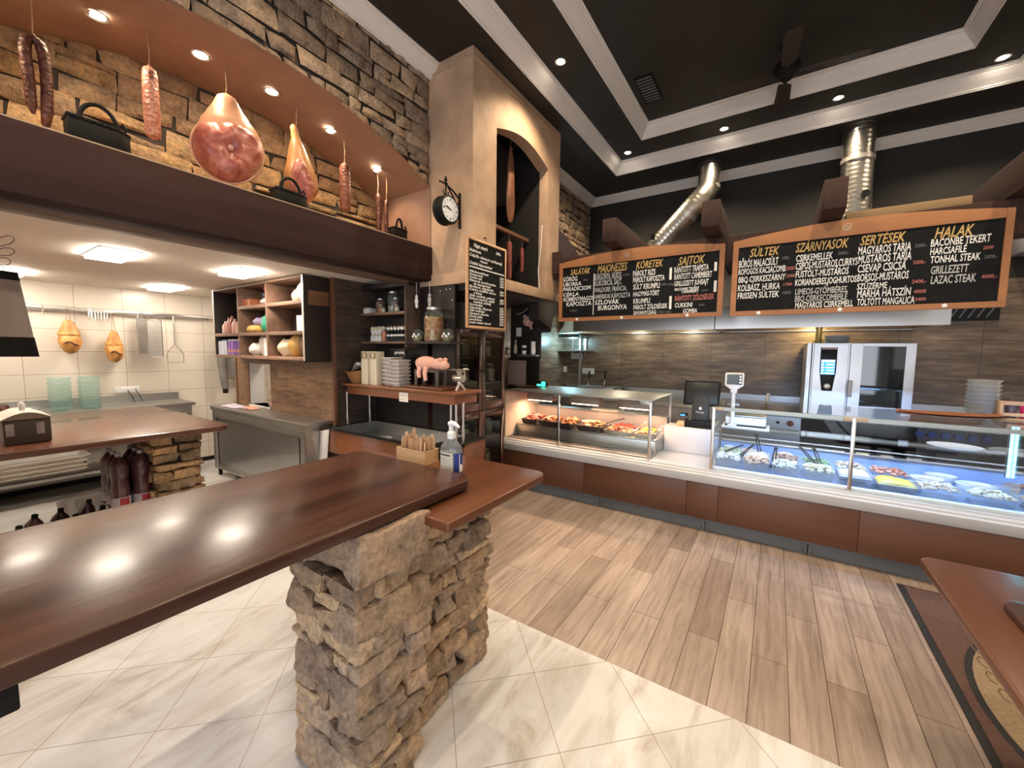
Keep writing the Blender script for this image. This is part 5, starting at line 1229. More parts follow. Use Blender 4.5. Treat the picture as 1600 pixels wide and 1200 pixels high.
# meat grinder clamped at the shelf's end
t = thing('meat_grinder', 'old cast metal meat grinder at the right end of the salad bar shelf', 'grinder', (-2.39, 2.76, zs_)); t.scale = (.78, .78, .78)
mb = MB().tube([(-.06,.05,.002),(-.02,.01,.07),(0,0,.11)], [.014,.016,.022], 8).tube([(.05,.05,.002),(.02,.01,.07),(0,0,.11)], [.014,.016,.022], 8).tube([(0,-.06,.002),(0,-.01,.07),(0,0,.11)], [.014,.016,.022], 8)
mb.build('feet', M_LID, t)
MB().cyl((-.05,0,.145),(.06,0,.145),.043,n=20).lathe([(.025,.17),(.03,.20),(.055,.235),(.06,.24),(.054,.24),(.028,.205)], n=20).build('body', M_LID, t)
MB().cyl((-.068,0,.145),(-.048,0,.145),.05,n=20).build('screw_ring', mat('grinder brass', (.42,.33,.22), .4, .8), t)
MB().tube([(.06,0,.145),(.09,0,.145),(.095,-.02,.20),(.10,-.04,.26)], .008, 8).cyl((.10,-.04,.255),(.15,-.04,.262),.012,n=10).build('crank', M_LID, t)
tag(MB().grid(lambda u, v: (-2.47+.16*u, 2.69+.12*v, zs_+.192+.012*noise.noise(Vector((u*5,v*5,1)))), 10, 8).build('crumpled_foil', mat('grey foil', (.40,.38,.33), .35, .6), None), 'small grey crumpled sheet lying on the meat grinder', 'foil')
# scoops and clear tongs lying in the steel well
mb = MB().lathe([(0,.002),(.07,.006),(.09,.05),(.094,.05),(.074,.002),(0,-.002)], n=18)
o_ = tag(mb.build('plastic_scoop', M_CLEARP, None), 'clear plastic bowl lying in the steel well of the salad bar', 'bowl'); o_.location = (-3.28, 2.62, .762)
for k, (x, y, a) in enumerate(((-3.40, 2.60, .3), (-3.05, 2.60, -.4))):
    t = thing('plastic_tongs', 'clear plastic tongs in the steel well, the %s pair' % ('left' if k == 0 else 'right'), 'tongs', (x, y, .772), a)
    for s in (-1, 1): MB().tube([(-.10,s*.006,.005),(0,s*.03,.012),(.11,s*.018,.006)], [.008,.011,.016], 8).build('arm', M_CLEARP, t)
# paper bag on the corner
o_ = MB().grid(lambda u, v: (-4.05+.17*u+.03*v-.02*(1-v), 2.385-.012*math.sin(PI*u)-.016*math.sin(PI*u)*(1-v)+.005*noise.noise(Vector((u*6, v*6, 4))), .53+.30*v+.035*u*v), 16, 16)
o_.grid(lambda u, v: (-4.05+.17*u+.03*v-.02*(1-v), 2.392+.003*noise.noise(Vector((u*6, v*6, 4))), .53+.30*v+.035*u*v), 8, 8)
tag(o_.build('paper_bag', M_PAPER, None), 'white paper bag hanging on the left corner of the salad bar', 'bag')
# ------------------------------------------------------------------ glazed jar cabinet
bk = (-2.9, 3.45, 0); t = thing('jar_cabinet', 'mahogany glazed cabinet with four doors full of jars under the chimney', 'cabinet', bk)
y0, y1, xf, xb = 3.0-.11+.11, 3.905, -2.68, -3.08
rel(MB().box((xb, 3.05, 0), (xf-.025, 3.07, 1.92)).box((xb, y1-.02, 0), (xf-.025, y1, 1.92)).box((xb, 3.05, 1.90), (xf-.025, y1, 1.92)).box((xb, 3.07, 0), (xb+.012, y1-.02, 1.9)).box((xb, 3.05, 0), (xf-.025, y1, .06)), bk).build('carcass', M_CABW, t, bevel=.002)
shz = (.35, .70, 1.02, 1.33, 1.62)
for z in shz: rel(MB().box((xb+.012, 3.07, z), (xf-.04, y1-.02, z+.015)), bk).build('shelf', M_CABW, t)
for (a, b_) in ((3.05, 3.472), (3.478, y1)):
    for (za, zb2) in ((.06, 1.035), (1.045, 1.92)):
        d = rel(MB().box((xf-.022, a, za), (xf, a+.055, zb2)).box((xf-.022, b_-.055, za), (xf, b_, zb2)).box((xf-.022, a+.055, za), (xf, b_-.055, za+.085)).box((xf-.022, a+.055, zb2-.07), (xf, b_-.055, zb2)), bk).build('door', M_CABW, t, bevel=.003)
        rel(MB().box((xf-.013, a+.055, za+.085), (xf-.009, b_-.055, zb2-.07)), bk).build('pane', M_GLASSD, d, smooth=False)
        ky = b_-.028 if a < 3.3 else a+.028
        rel(MB().blob((xf+.012, ky, (za+zb2)/2), (.011,.011,.011), 1, 0, nu=10, nv=8), bk).build('knob', M_BLACKM, d)
nm = 0; rnd = random.Random(8)
fills = (M_PICKP, M_PICKG, M_DRY, M_PICKP)
for row, z in enumerate((.075,)+tuple(q+.0155 for q in shz)):
    for k, y in enumerate((3.20, 3.36, 3.60, 3.78)):
        if row == 1 and k == 2: continue
        r = rnd.uniform(.05, .066); h = rnd.uniform(.16, .21) if row else .20
        jar('preserve_jar', 'jar of pickles in the glazed cabinet, %s shelf, %s' % (['bottom', 'second', 'third', 'fourth', 'fifth', 'top'][row], ['far left', 'second from left', 'third from left', 'far right'][k]), xf-.14+rnd.uniform(-.03, .02), y, z, r, h, fills[(row+k) % 4], 'preserve jars in the glazed cabinet', n=18)
# ------------------------------------------------------------------ serving counter: base, warm case, white slab, cold case
DX0, DX1, DY0, DY1 = -2.86, 2.30, 4.15, 5.06
t = thing('serving_counter', 'long serving counter with brown laminate front, grey kick panels and pale ledge', 'counter', (-.3, 4.6, 0)); bd = (-.3, 4.6, 0)
seams = [DX0, -1.72, -.655, -.40+.02, .62, 1.66, DX1]
for a, b_ in zip(seams[:-1], seams[1:]):
    if b_-a > .3: rel(MB().box((a+.0015, 4.085, .128), (b_-.0015, 4.115, .478)), bd).build('front_panel', M_DELIW, t, bevel=.0015)
rel(MB().box((-.6535, 4.085, .128), (-.3815, 4.115, .478)), bd).build('front_panel', M_DELIW, t, bevel=.0015)
ks = [DX0, -1.55, -.485, .31, 1.2, DX1]
for a, b_ in zip(ks[:-1], ks[1:]):
    k_ = rel(MB().box((a+.003, 4.135, .004), (b_-.003, 4.150, .126)), bd).build('kick_panel', M_GREYK, t, bevel=.001)
    rel(MB().cyl((a+.03, 4.1355, .03), (a+.03, 4.132, .03), .006, n=8).cyl((b_-.03, 4.1355, .03), (b_-.03, 4.132, .03), .006, n=8), bd).build('screws', M_BLACK, k_)
rel(MB().box((DX0, 4.115, .10), (DX1, 5.0, .47)), bd).build('body', M_GREYK, t, smooth=False)
# ledge: a stepped profile running the whole length
prof = [(4.075,.478),(4.068,.49),(4.068,.555),(4.075,.562),(4.088,.566),(4.088,.578),(4.10,.584),(4.125,.586),(4.125,.598),(4.19,.602),(4.19,.585),(5.04,.585),(5.04,.47),(4.09,.478)]
rel(MB().prism([(p[0], p[1]) for p in prof], 'x', DX0, DX1), bd).build('ledge', M_LEDGE, t, bevel=.0015)
GZ = 1.205
def postbar(x, name='post'): return rel(MB().box((x-.013, 4.135, .596), (x+.013, 4.16, GZ-.004)), bd).build(name, M_ROD, t, bevel=.003)
for x in (-2.077, -1.04, -.462, .548, 1.62): postbar(x)
def pane(nm, lo, hi): return rel(MB().box(lo, hi), bd).build(nm, M_GLASS, t, smooth=False)
for a, b_ in ((DX0+.03, -2.091), (-2.063, -1.054), (-.448, .534), (.562, 1.606)): pane('front_pane', (a, 4.145, .602), (b_, 4.150, GZ-.008))
pane('top_pane', (-.475, 4.14, GZ), (1.62, 4.93, GZ+.008))
pane('end_pane', (-.470, 4.17, .62), (-.464, 4.90, GZ-.008)); pane('end_pane', (-1.036, 4.40, .62), (-1.030, 4.90, .90)); pane('end_pane', (1.455, 4.2, .62), (1.461, 4.9, GZ-.008))
# steel top shelf over the warm section with brackets
rel(MB().box((DX0, 4.14, GZ), (-1.02, 5.05, GZ+.010)), bd).build('top_shelf', M_STEELD, t, bevel=.002)
for x, w_ in ((-2.11, .10), (-1.10, .10)): rel(MB().box((x-w_/2, 4.137, GZ-.045), (x+w_/2, 4.163, GZ-.001)), bd).build('corner_bracket', M_STEELD, t, bevel=.003)
for x, w_ in ((-.415, .06), (.555, .15)): rel(MB().box((x-w_/2, 4.137, GZ-.035), (x+w_/2, 4.17, GZ-.001)), bd).build('corner_bracket', mat('beige clamp', (.52,.42,.31), .4), t, bevel=.003)
for x in (-2.84, -1.6, -1.03): rel(MB().box((x-.012, 5.02, .60), (x+.012, 5.04, GZ)), bd).build('rear_post', M_STEELD, t)
# warm section interior
rel(MB().box((DX0+.02, 4.42, .60), (-1.045, 4.435, .745)).box((DX0+.02, 4.42, .735), (-1.045, 4.95, .750)), bd).build('warm_deck', M_STEEL, t, bevel=.001)
mb = MB()
for k in range(60): x = DX0+.05+k*.0295; mb.box((x, 4.25, .612), (x+.016, 4.40, .614))
rel(mb, bd).build('vent_slots', M_BLACK, t, smooth=False)
rel(MB().box((DX0+.02, 4.20, .604), (-1.045, 4.42, .6115)), bd).build('warm_floor', M_STEELD, t, smooth=False)
def perf():
    m, nt, b = newmat('perforated steel'); vo = nt.nodes.new('ShaderNodeTexVoronoi'); vo.inputs['Scale'].default_value = 55; vo.inputs['Randomness'].default_value = 0
    nt.links.new(coords(nt), vo.inputs['Vector']); c = ramp(nt, vo.outputs['Distance'], [(.28, (.05,.04,.035)), (.36, (.62,.56,.50))]); nt.links.new(c, b.inputs['Base Color']); b.inputs['Metallic'].default_value = .7; b.inputs['Roughness'].default_value = .4; return m
rel(MB().box((DX0+.02, 4.95, .74), (-1.045, 4.962, .935)), bd).build('perforated_back', perf(), t, smooth=False)
rel(MB().box((DX0, 4.17, .60), (DX0+.02, 5.05, GZ)), bd).build('end_wall', mat('cream enamel', (.66,.55,.44), .4), t, smooth=False)
rel(MB().box((DX0+.02, 4.90, .935), (-1.045, 5.05, .945)), bd).build('service_shelf', M_STEEL, t)
# white slab between the cases
rel(MB().box((-1.03, 4.75, .586), (-.470, 5.02, .87)), bd).build('white_plinth', mat('white worktop', (.70,.68,.66), .35), t, bevel=.006)
# cold section interior
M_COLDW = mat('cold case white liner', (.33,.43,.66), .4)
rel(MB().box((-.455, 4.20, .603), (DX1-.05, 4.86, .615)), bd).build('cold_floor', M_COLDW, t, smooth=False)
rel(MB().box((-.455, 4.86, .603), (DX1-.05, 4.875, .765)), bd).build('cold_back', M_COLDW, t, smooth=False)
rel(MB().box((-.455, 4.835, .765), (DX1-.05, 4.90, .785)).box((-.455, 4.85, .815), (DX1-.05, 4.87, .828)), bd).build('cold_rail', M_STEEL, t, bevel=.002)
pane('inner_glass_shelf', (-.455, 4.62, .93), (1.45, 4.93, .936))
rel(MB().box((-.44, 4.66, .9365), (-.02, 4.95, .955)), bd).build('scale_ledge', M_WHITE, t, bevel=.003)
rel(MB().box((-.455, 4.90, .90), (DX1-.05, 4.925, .925)), bd).build('rear_rail', M_STEEL, t)
rel(MB().box((-.450, 4.158, .600), (DX1-.05, 4.215, .628)), bd).build('inner_sill', M_WHITE, t, bevel=.004)
# LED strips in the cold case
for k, (lo, hi) in enumerate((((-.44, 4.175, 1.186), (1.44, 4.19, 1.192)),)):
    rel(MB().box(lo, hi), bd).build('led_strip', M_LEDB, t, smooth=False); rel(MB().box((lo[0]-.01, 4.155, 1.17), (hi[0]+.01, 4.172, 1.203)).box((lo[0]-.01, 4.172, 1.195), (hi[0]+.01, 4.20, 1.203)), bd).build('led_profile', M_STEELD, t, smooth=False)
l_ = rel(MB().box((1.475, 4.46, .80), (1.515, 4.50, 1.19)), bd).build('led_column', M_STEELD, t)
mb = MB()
for k in range(24): mb.box((1.476, 4.452, .808+.016*k), (1.490, 4.4595, .818+.016*k)).box((1.501, 4.452, .808+.016*k), (1.513, 4.4595, .816+.016*k))
rel(mb, bd).build('led_dots', emis('cyan LED dots', (.12,.75,1.0), 14), l_, smooth=False)
for x in (-.1, .5, 1.1, 1.8): light('led_light', 'AREA', (x+.3, 4.20-4.6, 1.18), 3.4, (.25,.47,1.0), t, target=(x+.3, 4.62-4.6, .6), shape='RECTANGLE', size=.5, size_y=.02)

# heat lamps under the steel shelf
hl = None
for k, x in enumerate((-2.56, -1.93, -1.32)):
    lb = 'boxy heat lamp under the steel top shelf, %s of three' % ORD[k]
    if hl is None:
        hl = thing('heat_lamp', lb, 'heat lamp', (x, 4.62, 1.09), 0, 'heat lamps over the warm food')
        MB().prism([(-.09,-.02),(-.06,.075),(.06,.075),(.09,-.02),(.07,-.03),(-.07,-.03)], 'x', -.19, .19).build('housing', mat('lamp housing metal', (.42,.30,.235), .45, .3), hl, bevel=.003)
        MB().box((-.17,-.072,-.034),(.17,-.02,-.0305)).build('tube', M_HEAT, hl, smooth=False)
        MB().box((-.02,-.02,.075),(.02,.02,.112)).build('stem', M_STEELD, hl)
        light('heat_light', 'AREA', (0,-.03,-.045), P_HEAT, (1.0,.58,.36), hl, target=(0,-.06,-1), shape='RECTANGLE', size=.34, size_y=.08)
    else: hl = dup(hl, (x, 4.62, 1.09), label=lb)
# trays with roasted food
M_ROAST = foodmat('roast meat pieces', [(.20,.05,.02), (.38,.12,.05), (.52,.24,.10), (.28,.07,.04)], 40, .3, .8); M_ROAST2 = foodmat('sausage pieces', [(.24,.04,.03), (.40,.10,.07), (.30,.06,.04)], 30, .3, .6)
M_POTA = foodmat('golden potatoes', [(.55,.32,.07), (.66,.44,.13), (.48,.25,.05)], 40, .4, .6); M_CHK = foodmat('pale roast', [(.50,.24,.11), (.62,.38,.20), (.40,.16,.07)], 34, .35, .7)
M_TRAYD = mat('dark enamel tray', (.055,.035,.032), .3)
def heap(sx, sy, h, seed, n=26, m=18, flat=.0):
    rnd = random.Random(seed)
    def fn(u, v):
        x, y = (u-.5)*sx, (v-.5)*sy; e = (1-abs(2*u-1)**4)*(1-abs(2*v-1)**4)
        q = noise.noise(Vector((x*22+seed*3, y*22, seed)))+.6*noise.noise(Vector((x*50, y*50+seed, 3)))
        return (x, y, max(0, e*(h*(.75+.45*noise.noise(Vector((x*7+seed, y*7, 1))))+.012*q)))
    return MB().grid(fn, n, m)
def piecefood(sx, sy, h, seed, count, size, long=1.6):
    """separate lumps piled in one heap"""
    rnd = random.Random(seed); mb = MB()
    for k in range(count):
        x = rnd.uniform(-.5, .5)*(sx-size); y = rnd.uniform(-.5, .5)*(sy-size); e = 1-max(abs(2*x/sx), abs(2*y/sy))**3
        z = h*e*rnd.uniform(.3, 1); s = size*rnd.uniform(.7, 1.25)
        mb.blob((x, y, z), (s*.5*long, s*.5, s*.38), seed*50+k, .28, 1.8, 8, 6, R3('Z', rnd.uniform(0, PI)) @ R3('Y', rnd.uniform(-.4, .4)))
    return mb
def traymesh(sx, sy, h):
    mb = MB(); vs = []; fs = []
    for d, z in ((-.022,.0), (-.004,h*.95), (.0,h), (.0,h+.004), (-.010,h+.003), (-.026,.005)):
        vs += [(-sx/2-d,-sy/2-d,z),(sx/2+d,-sy/2-d,z),(sx/2+d,sy/2+d,z),(-sx/2-d,sy/2+d,z)]
    vs = []
    for d, z in ((.022,.0), (.004,h*.95), (.0,h), (.0,h+.004), (.010,h+.003), (.026,.005)):
        vs += [(-sx/2+d,-sy/2+d,z),(sx/2-d,-sy/2+d,z),(sx/2-d,sy/2-d,z),(-sx/2+d,sy/2-d,z)]
    for j in range(5):
        for q in range(4): fs.append((4*j+q, 4*j+(q+1) % 4, 4*(j+1)+(q+1) % 4, 4*(j+1)+q))
    fs += [(3,2,1,0), (20,21,22,23)]; return mb.add(vs, fs)
tp = None
names = ['roast sausages and peppers', 'roast meat with yellow potatoes', 'dark roast chops', 'pale roast slices']
for k, (x, mt) in enumerate(((-2.66, M_ROAST2), (-2.40, M_ROAST), (-2.14, M_ROAST), (-1.83, M_CHK))):
    w_ = .245 if k < 3 else .33
    o_ = traymesh(w_, .36, .062).build('roasting_tray', M_TRAYD, None, bevel=.004); o_.location = (x, 4.63, .751); tag(o_, 'dark roasting tray with %s, warm case, %s' % (names[k], ORD[k]), 'tray', 'dark trays in the warm case')
    f = piecefood(w_-.03, .32, .075, 70+k, 46, .052).build('roast_food', mt, None); f.location = (x, 4.63, .783); tag(f, 'heap of %s in the %s dark tray' % (names[k], ORD[k]), 'food', kind='stuff')
for k, (x, y, sx, sy, mt, nm, cnt, sz) in enumerate(((-1.48, 4.56, .34, .22, M_ROAST, 'browned meat strips', 50, .045), (-1.18, 4.52, .22, .15, M_CHK, 'breaded bits', 40, .035), (-1.50, 4.80, .30, .22, M_ROAST2, 'dark red sausages', 30, .05), (-1.19, 4.76, .22, .24, M_POTA, 'golden potatoes', 60, .04))):
    o_ = traymesh(sx, sy, .045).build('steel_tray', M_STEEL, None, bevel=.003); o_.location = (x, y, .751); tag(o_, 'steel tray holding %s at the right of the warm case' % nm, 'tray')
    f = piecefood(sx-.03, sy-.03, .05, 90+k, cnt, sz).build('warm_food', mt, None); f.location = (x, y, .771); tag(f, 'heap of %s in a steel tray of the warm case' % nm, 'food', kind='stuff')
def tongs(loc, rz, tilt, mt, label, ln=.25):
    t = thing('serving_tongs', label, 'tongs', loc, rz); t.rotation_euler = (0, tilt, rz)
    for s in (-1, 1): MB().tube([(-ln*.5, s*.016, 0), (-ln*.2, s*.012, .006), (ln*.25, s*.011, .006), (ln*.45, s*.006, .0), (ln*.5, 0, 0)], [.011,.006,.005,.005,.006], 7).build('arm', mt, t)
    MB().tube([(ln*.5+.016*math.cos(a), .013*math.sin(a), 0) for a in [2*PI*i/14 for i in range(14)]], .004, 6, True).build('loop', mt, t)
    return t
tongs((-1.60, 4.72, .855), .9, -.25, M_ROD, 'steel tongs lying in the warm case beside the dark trays'); tongs((-1.25, 4.62, .86), -.9, -.55, M_ROD, 'steel tongs standing in the browned meat of the warm case', .2)
o_ = tag(MB().box((-1.98, 4.90, .947), (-1.62, 5.04, .965)).build('cutting_board', mat('cream cutting board', (.64,.56,.44), .5), None, bevel=.004), 'cream cutting board behind the warm case', 'board')
o_ = tag(MB().lathe([(0,0),(.05,.001),(.062,.012),(.066,.028),(.062,.045),(.05,.056),(0,.058)], n=28).build('cheese_wheel', mat('pale cheese', (.66,.44,.24), .55, var=.2, vs=14), None), 'small round cheese loaf on the white plinth beside the cash register', 'cheese'); o_.location = (-.855, 4.86, .871)

# cold case tubs
M_TUB = thin('cold tub plastic', (.92,.95,.97), .5, .05, .13, (.70,.78,.90))
salads = {'white onion salad': [(.66,.68,.70), (.76,.78,.80), (.55,.58,.58)], 'orange carrot and noodle salad': [(.60,.40,.26), (.68,.52,.38), (.52,.33,.2)], 'white cabbage salad': [(.60,.66,.60), (.74,.76,.72), (.45,.55,.40)], 'creamy corn salad': [(.62,.56,.38), (.70,.66,.52), (.45,.50,.30)],
 'cucumber salad': [(.40,.48,.30), (.58,.62,.48), (.30,.38,.20)], 'pale cream salad': [(.66,.60,.56), (.72,.68,.64)], 'pink pepper slices': [(.55,.22,.15), (.62,.33,.24), (.45,.14,.09)], 'yellow pepper strips': [(.70,.52,.07), (.74,.60,.15)], 'green leaf salad': [(.10,.25,.10), (.22,.38,.20), (.35,.45,.33)],
 'dark olive mix': [(.22,.12,.09), (.38,.22,.16), (.5,.42,.36)], 'potato salad': [(.60,.55,.42), (.66,.62,.52)], 'brown spread': [(.38,.20,.11), (.45,.26,.15)], 'noodle salad': [(.58,.52,.40), (.66,.60,.50), (.52,.36,.22)], 'sliced meats': [(.48,.25,.2), (.58,.36,.3), (.40,.18,.14)]}
proto_tub = None
def coldtub(x, y, sx, sy, h, salad, seed, label, z=.616, flat=False):
    global proto_tub
    o_ = traymesh(sx, sy, h).build('salad_tub', M_TUB, None, bevel=.003); o_.location = (x, y, z); tag(o_, 'clear tub with '+label, 'tub', 'salad tubs in the cold case')
    mt = foodmat(salad, salads[salad], 55 if not flat else 30, .35, .7)
    f = (heap(sx-.015, sy-.015, .055, seed) if flat else piecefood(sx-.015, sy-.015, .045, seed, 85, .026)).build('salad', mt, None); f.location = (x, y, z+h*.80); tag(f, 'heap of '+label, 'salad', kind='stuff')
    if not flat:
        g = None
xs = [-.335, -.105, .125, .355, .60]
for k, (x, s_) in enumerate(zip(xs, ('white onion salad', 'orange carrot and noodle salad', 'white cabbage salad', 'creamy corn salad', 'pale cream salad'))):
    coldtub(x, 4.342, .225, .24, .098, s_, 200+k, '%s, cold case front row, %s' % (s_, ORD[k]), flat=(k == 4))
for k, (x, s_) in enumerate(zip(xs, ('cucumber salad', 'potato salad', 'dark olive mix', 'green leaf salad', 'noodle salad'))):
    coldtub(x, 4.585, .222, .24, .10, s_, 210+k, '%s, cold case second row, %s' % (s_, ORD[k]), flat=(k == 1))
for k, (x, s_) in enumerate(((.85, 'yellow pepper strips'), (1.10, 'noodle salad'), (1.36, 'potato salad'), (1.64, 'sliced meats'))):
    coldtub(x, 4.335, .25, .22, .075, s_, 220+k, '%s, cold case right front row, %s' % (s_, ORD[k]), flat=(k in (0, 3)))
for k, (x, s_) in enumerate(((.85, 'pink pepper slices'), (1.64, 'brown spread'))):
    coldtub(x, 4.58, .25, .23, .10, s_, 230+k, '%s, cold case right second row, %s' % (s_, ('left' if k == 0 else 'right')))
for k, (x, y, r, nm, mt) in enumerate(((1.08, 4.56, .105, 'left white oval bowl', 'sliced meats'), (1.36, 4.56, .115, 'right white oval bowl', 'potato salad'), (1.21, 4.74, .10, 'rear white oval bowl', 'brown spread'))):
    o_ = MB().lathe([(0,0),(r*.62,0),(r*.9,.05),(r,.085),(r*.97,.087),(r*.85,.05),(r*.6,.01),(0,.01)], n=32, sy=.8).build('oval_bowl', M_WHITE, None); o_.location = (x, y, .617); tag(o_, nm+' in the cold case', 'bowl', 'white oval bowls in the cold case')
    f = MB().lathe([(0,.004),(r*.5,.003),(r*.86,0)], n=28, sy=.8).build('spread', foodmat(mt, salads[mt], 40), None); f.location = (x, y, .680); tag(f, 'spread filling the '+nm, 'food')
for k, (x, y, nm) in enumerate(((-.18, 4.74, 'left'), (.12, 4.76, 'right'))):
    t = thing('covered_bowl', 'white bowl with a pale domed top at the cold case back, %s one' % nm, 'bowl', (x, y, .616)); MB().lathe([(0,0),(.06,0),(.085,.05),(.088,.07),(.084,.07),(.07,.02),(0,.012)], n=26).build('bowl', M_WHITE, t); MB().lathe([(.084,.07),(.07,.10),(.03,.115),(0,.118)], n=26).build('cover', mat('pale dumpling', (.68,.58,.50), .5), t)
for k in range(3):
    o_ = MB().lathe([(0,0),(.04,.002),(.055,.018),(.057,.02),(.04,.006),(0,.004)], n=20).build('small_dish', M_WHITE, None); o_.location = (-.36, 4.76, .66+.022*k); tag(o_, '%s small white dish of the cold case left end stack' % UPO[k], 'dish', 'small dishes in the cold case')
o_ = tag(MB().cyl((-.36, 4.76, .616), (-.36, 4.76, .659), .045, n=20).build('dish_stand', M_STEELD, None), 'low steel stand under the small dishes in the cold case', 'stand')
MB_T = M_BLACK
for k, (x, y, z, rz, tl, lb) in enumerate(((-.34, 4.42, .745, .5, -.45, 'black tongs crossing the white onion salad'), (-.20, 4.40, .755, -.9, -.75, 'black tongs standing left of the orange salad'), (-.10, 4.62, .78, 1.9, -.9, 'black tongs standing in the potato salad'), (.035, 4.38, .74, -1.5, -.95, 'black tongs standing between the orange and the cabbage salad'), (.30, 4.46, .765, 2.2, -.55, 'black tongs laid over the creamy corn salad, lower pair'), (.36, 4.42, .765, 1.85, -.65, 'black tongs laid over the creamy corn salad, upper pair'))):
    tongs((x, y, z), rz, tl, MB_T, lb, .26)
for k in range(3):
    t = thing('serving_knife', 'dark handled serving knife at the back of the cold case, %s' % ORD[k], 'knife', (.66+.17*k, 4.78, .80-.0), .1*k)
    MB().box((-.08,-.008,-.006),(.0,.008,.006)).build('handle', M_BLACK, t, bevel=.003); MB().box((0,-.0015,-.010),(.10,.0015,.008)).build('blade', M_ROD, t)
o_ = tag(MB().lathe([(0,0),(.10,.0),(.165,.018),(.168,.022),(.10,.006),(0,.004)], n=36).build('white_plate', M_WHITE, None), 'large white plate on the inner glass shelf of the cold case', 'plate'); o_.location = (1.28, 4.76, .9365)
# things on top of the case
o_ = MB().grid(lambda u, v: (.86+.62*u, 4.50+(v-.5)*(.26*math.sin(PI*min(.97, max(.03, u*.8+.1)))**.7)+.10*u, 1.2145+.018*(2*abs(v-.5))**2+.012*(2*abs(u-.5))**3), 26, 10)
o_.grid(lambda u, v: (.86+.62*u, 4.50+(v-.5)*(.25*math.sin(PI*min(.97, max(.03, u*.8+.1)))**.7)+.10*u, 1.2265+.018*(2*abs(v-.5))**2+.012*(2*abs(u-.5))**3), 26, 10)
tag(o_.build('wooden_tray', woodmat('reddish carved wood', (.16,.05,.02), (.34,.13,.055), 'x', .4), None), 'reddish leaf shaped wooden tray on top of the cold case', 'tray')
cp = None
for k in range(8):
    lb = '%s clear plastic bowl of the stack on the cold case right end' % UPO[k]
    if cp is None: cp = MB().lathe([(0,.002),(.070,.002),(.078,.02),(.094,.055),(.099,.057),(.099,.062),(.091,.06),(.074,.02),(0,.006)], n=26).build('plastic_bowl', M_CLEARP, None); cp.location = (1.41, 4.78, 1.214); tag(cp, lb, 'bowl', 'stacked clear plastic bowls')
    else: o_ = cp.copy(); COL.objects.link(o_); o_.location = (1.41, 4.78, 1.214+.034*k); o_['label'] = lb
t = thing('sauce_caddy', 'pale wooden caddy with small sauce bottles at the right edge on the cold case', 'caddy', (1.66, 4.72, 1.214))
MB().box((-.19,-.06,0),(-.17,.06,.145)).build('end_panel', M_LIGHTW, t, bevel=.002); MB().box((.17,-.06,0),(.19,.06,.145)).build('end_panel', M_LIGHTW, t, bevel=.002); MB().box((-.17,-.06,.03),(.17,-.045,.055)).box((-.17,-.06,.115),(.17,-.045,.145)).box((-.17,-.06,0),(.17,.06,.012)).build('slats', M_LIGHTW, t, bevel=.002)
for k, c in enumerate(((.10,.08,.10), (.55,.03,.12), (.50,.03,.10), (.30,.12,.05))):
    o_ = MB().lathe([(0,0),(.028,0),(.030,.005),(.030,.09),(.014,.12),(.014,.15),(0,.15)], n=14).build('sauce_bottle', mat('caddy sauce %d' % k, c, .3), None); o_.location = (1.55+.075*k, 4.73, 1.2265); tag(o_, ['dark', 'bright pink', 'deep pink', 'brown'][k]+' sauce bottle in the pale wooden caddy', 'bottle')
# cash register and scale
t = thing('cash_register', 'black touch screen cash register seen from behind on the white plinth', 'cash register', (-.68, 4.90, .871))
MB().box((-.15,-.10,0),(.15,.10,.085)).build('base', M_BLACK, t, bevel=.006)
MB().prism([(-.06,.085),(.06,.085),(.035,.34),(-.01,.34)], 'x', -.085, .085).build('stand', mat('charcoal plastic', (.035,.035,.032), .45), t, bevel=.006)
mm = MB().box((-.185, .02, .24), (.185, .055, .52), R3('X', -.22)); mm.build('screen', M_BLACK, t, bevel=.008)
MB().box((-.165, .012, .26), (.165, .021, .50), R3('X', -.22), (0,.0375,.38)).build('screen_back', mat('dark grey plastic', (.022,.022,.024), .35), t, bevel=.003)
mb = MB(); s_ = R3('X', -.10)
lettering('logo_lettering', [('Postega', -.04, .042, .165, .022)], M_WHITE, t, 'y', -.0465)
MB().prism([(-.012,.202),(.014,.200),(.018,.222),(.002,.236),(-.010,.228)], 'y', -.048, -.040).build('logo_mark', M_WHITE, t, smooth=False)
MB().box((-.21,-.06,.115),(-.13,.02,.145)).build('card_reader', M_BLACK, t, bevel=.005); MB().box((-.20,-.0615,.12),(-.15,-.0605,.135)).build('reader_display', emis('blue display', (.05,.25,1.0), 2.5), t, smooth=False)
t = thing('retail_scale', 'white shop scale with a pole display behind the cold case', 'scale', (-.23, 4.80, .956))
MB().box((-.18,-.11,.015),(.18,.13,.095)).build('body', M_WHITE, t, bevel=.012); MB().box((-.175,-.105,.098),(.175,.125,.112)).build('platter', M_STEELD, t, bevel=.004); MB().box((-.18,-.112,.0),(.18,.13,.015)).build('foot', M_BLACK, t)
MB().cyl((-.115,-.14,.0),(-.115,-.14,.36),.018,n=14).box((-.155,-.155,0),(-.075,-.125,.02)).build('pole', M_WHITE, t)
mb = MB().prism([(-.045,.345),(-.02,.345),(-.02,.38),(.035,.42),(.035,.54),(.028,.55),(-.128,.55),(-.135,.54),(-.135,.42),(-.08,.38),(-.08,.345)], 'y', -.155, -.125); mb.v = [(p[0]-.065, p[1], p[2]) for p in mb.v]; mb.build('display_head', M_WHITE, t, bevel=.003)
MB().box((-.182,-.1572,.43),(-.045,-.1555,.535)).build('display_panel', mat('dark display', (.02,.03,.025), .2), t, smooth=False)
for k in range(3): MB().box((-.070,-.1585,.443+.030*k),(-.050,-.1575,.463+.030*k)).build('button', M_WHITE, t)
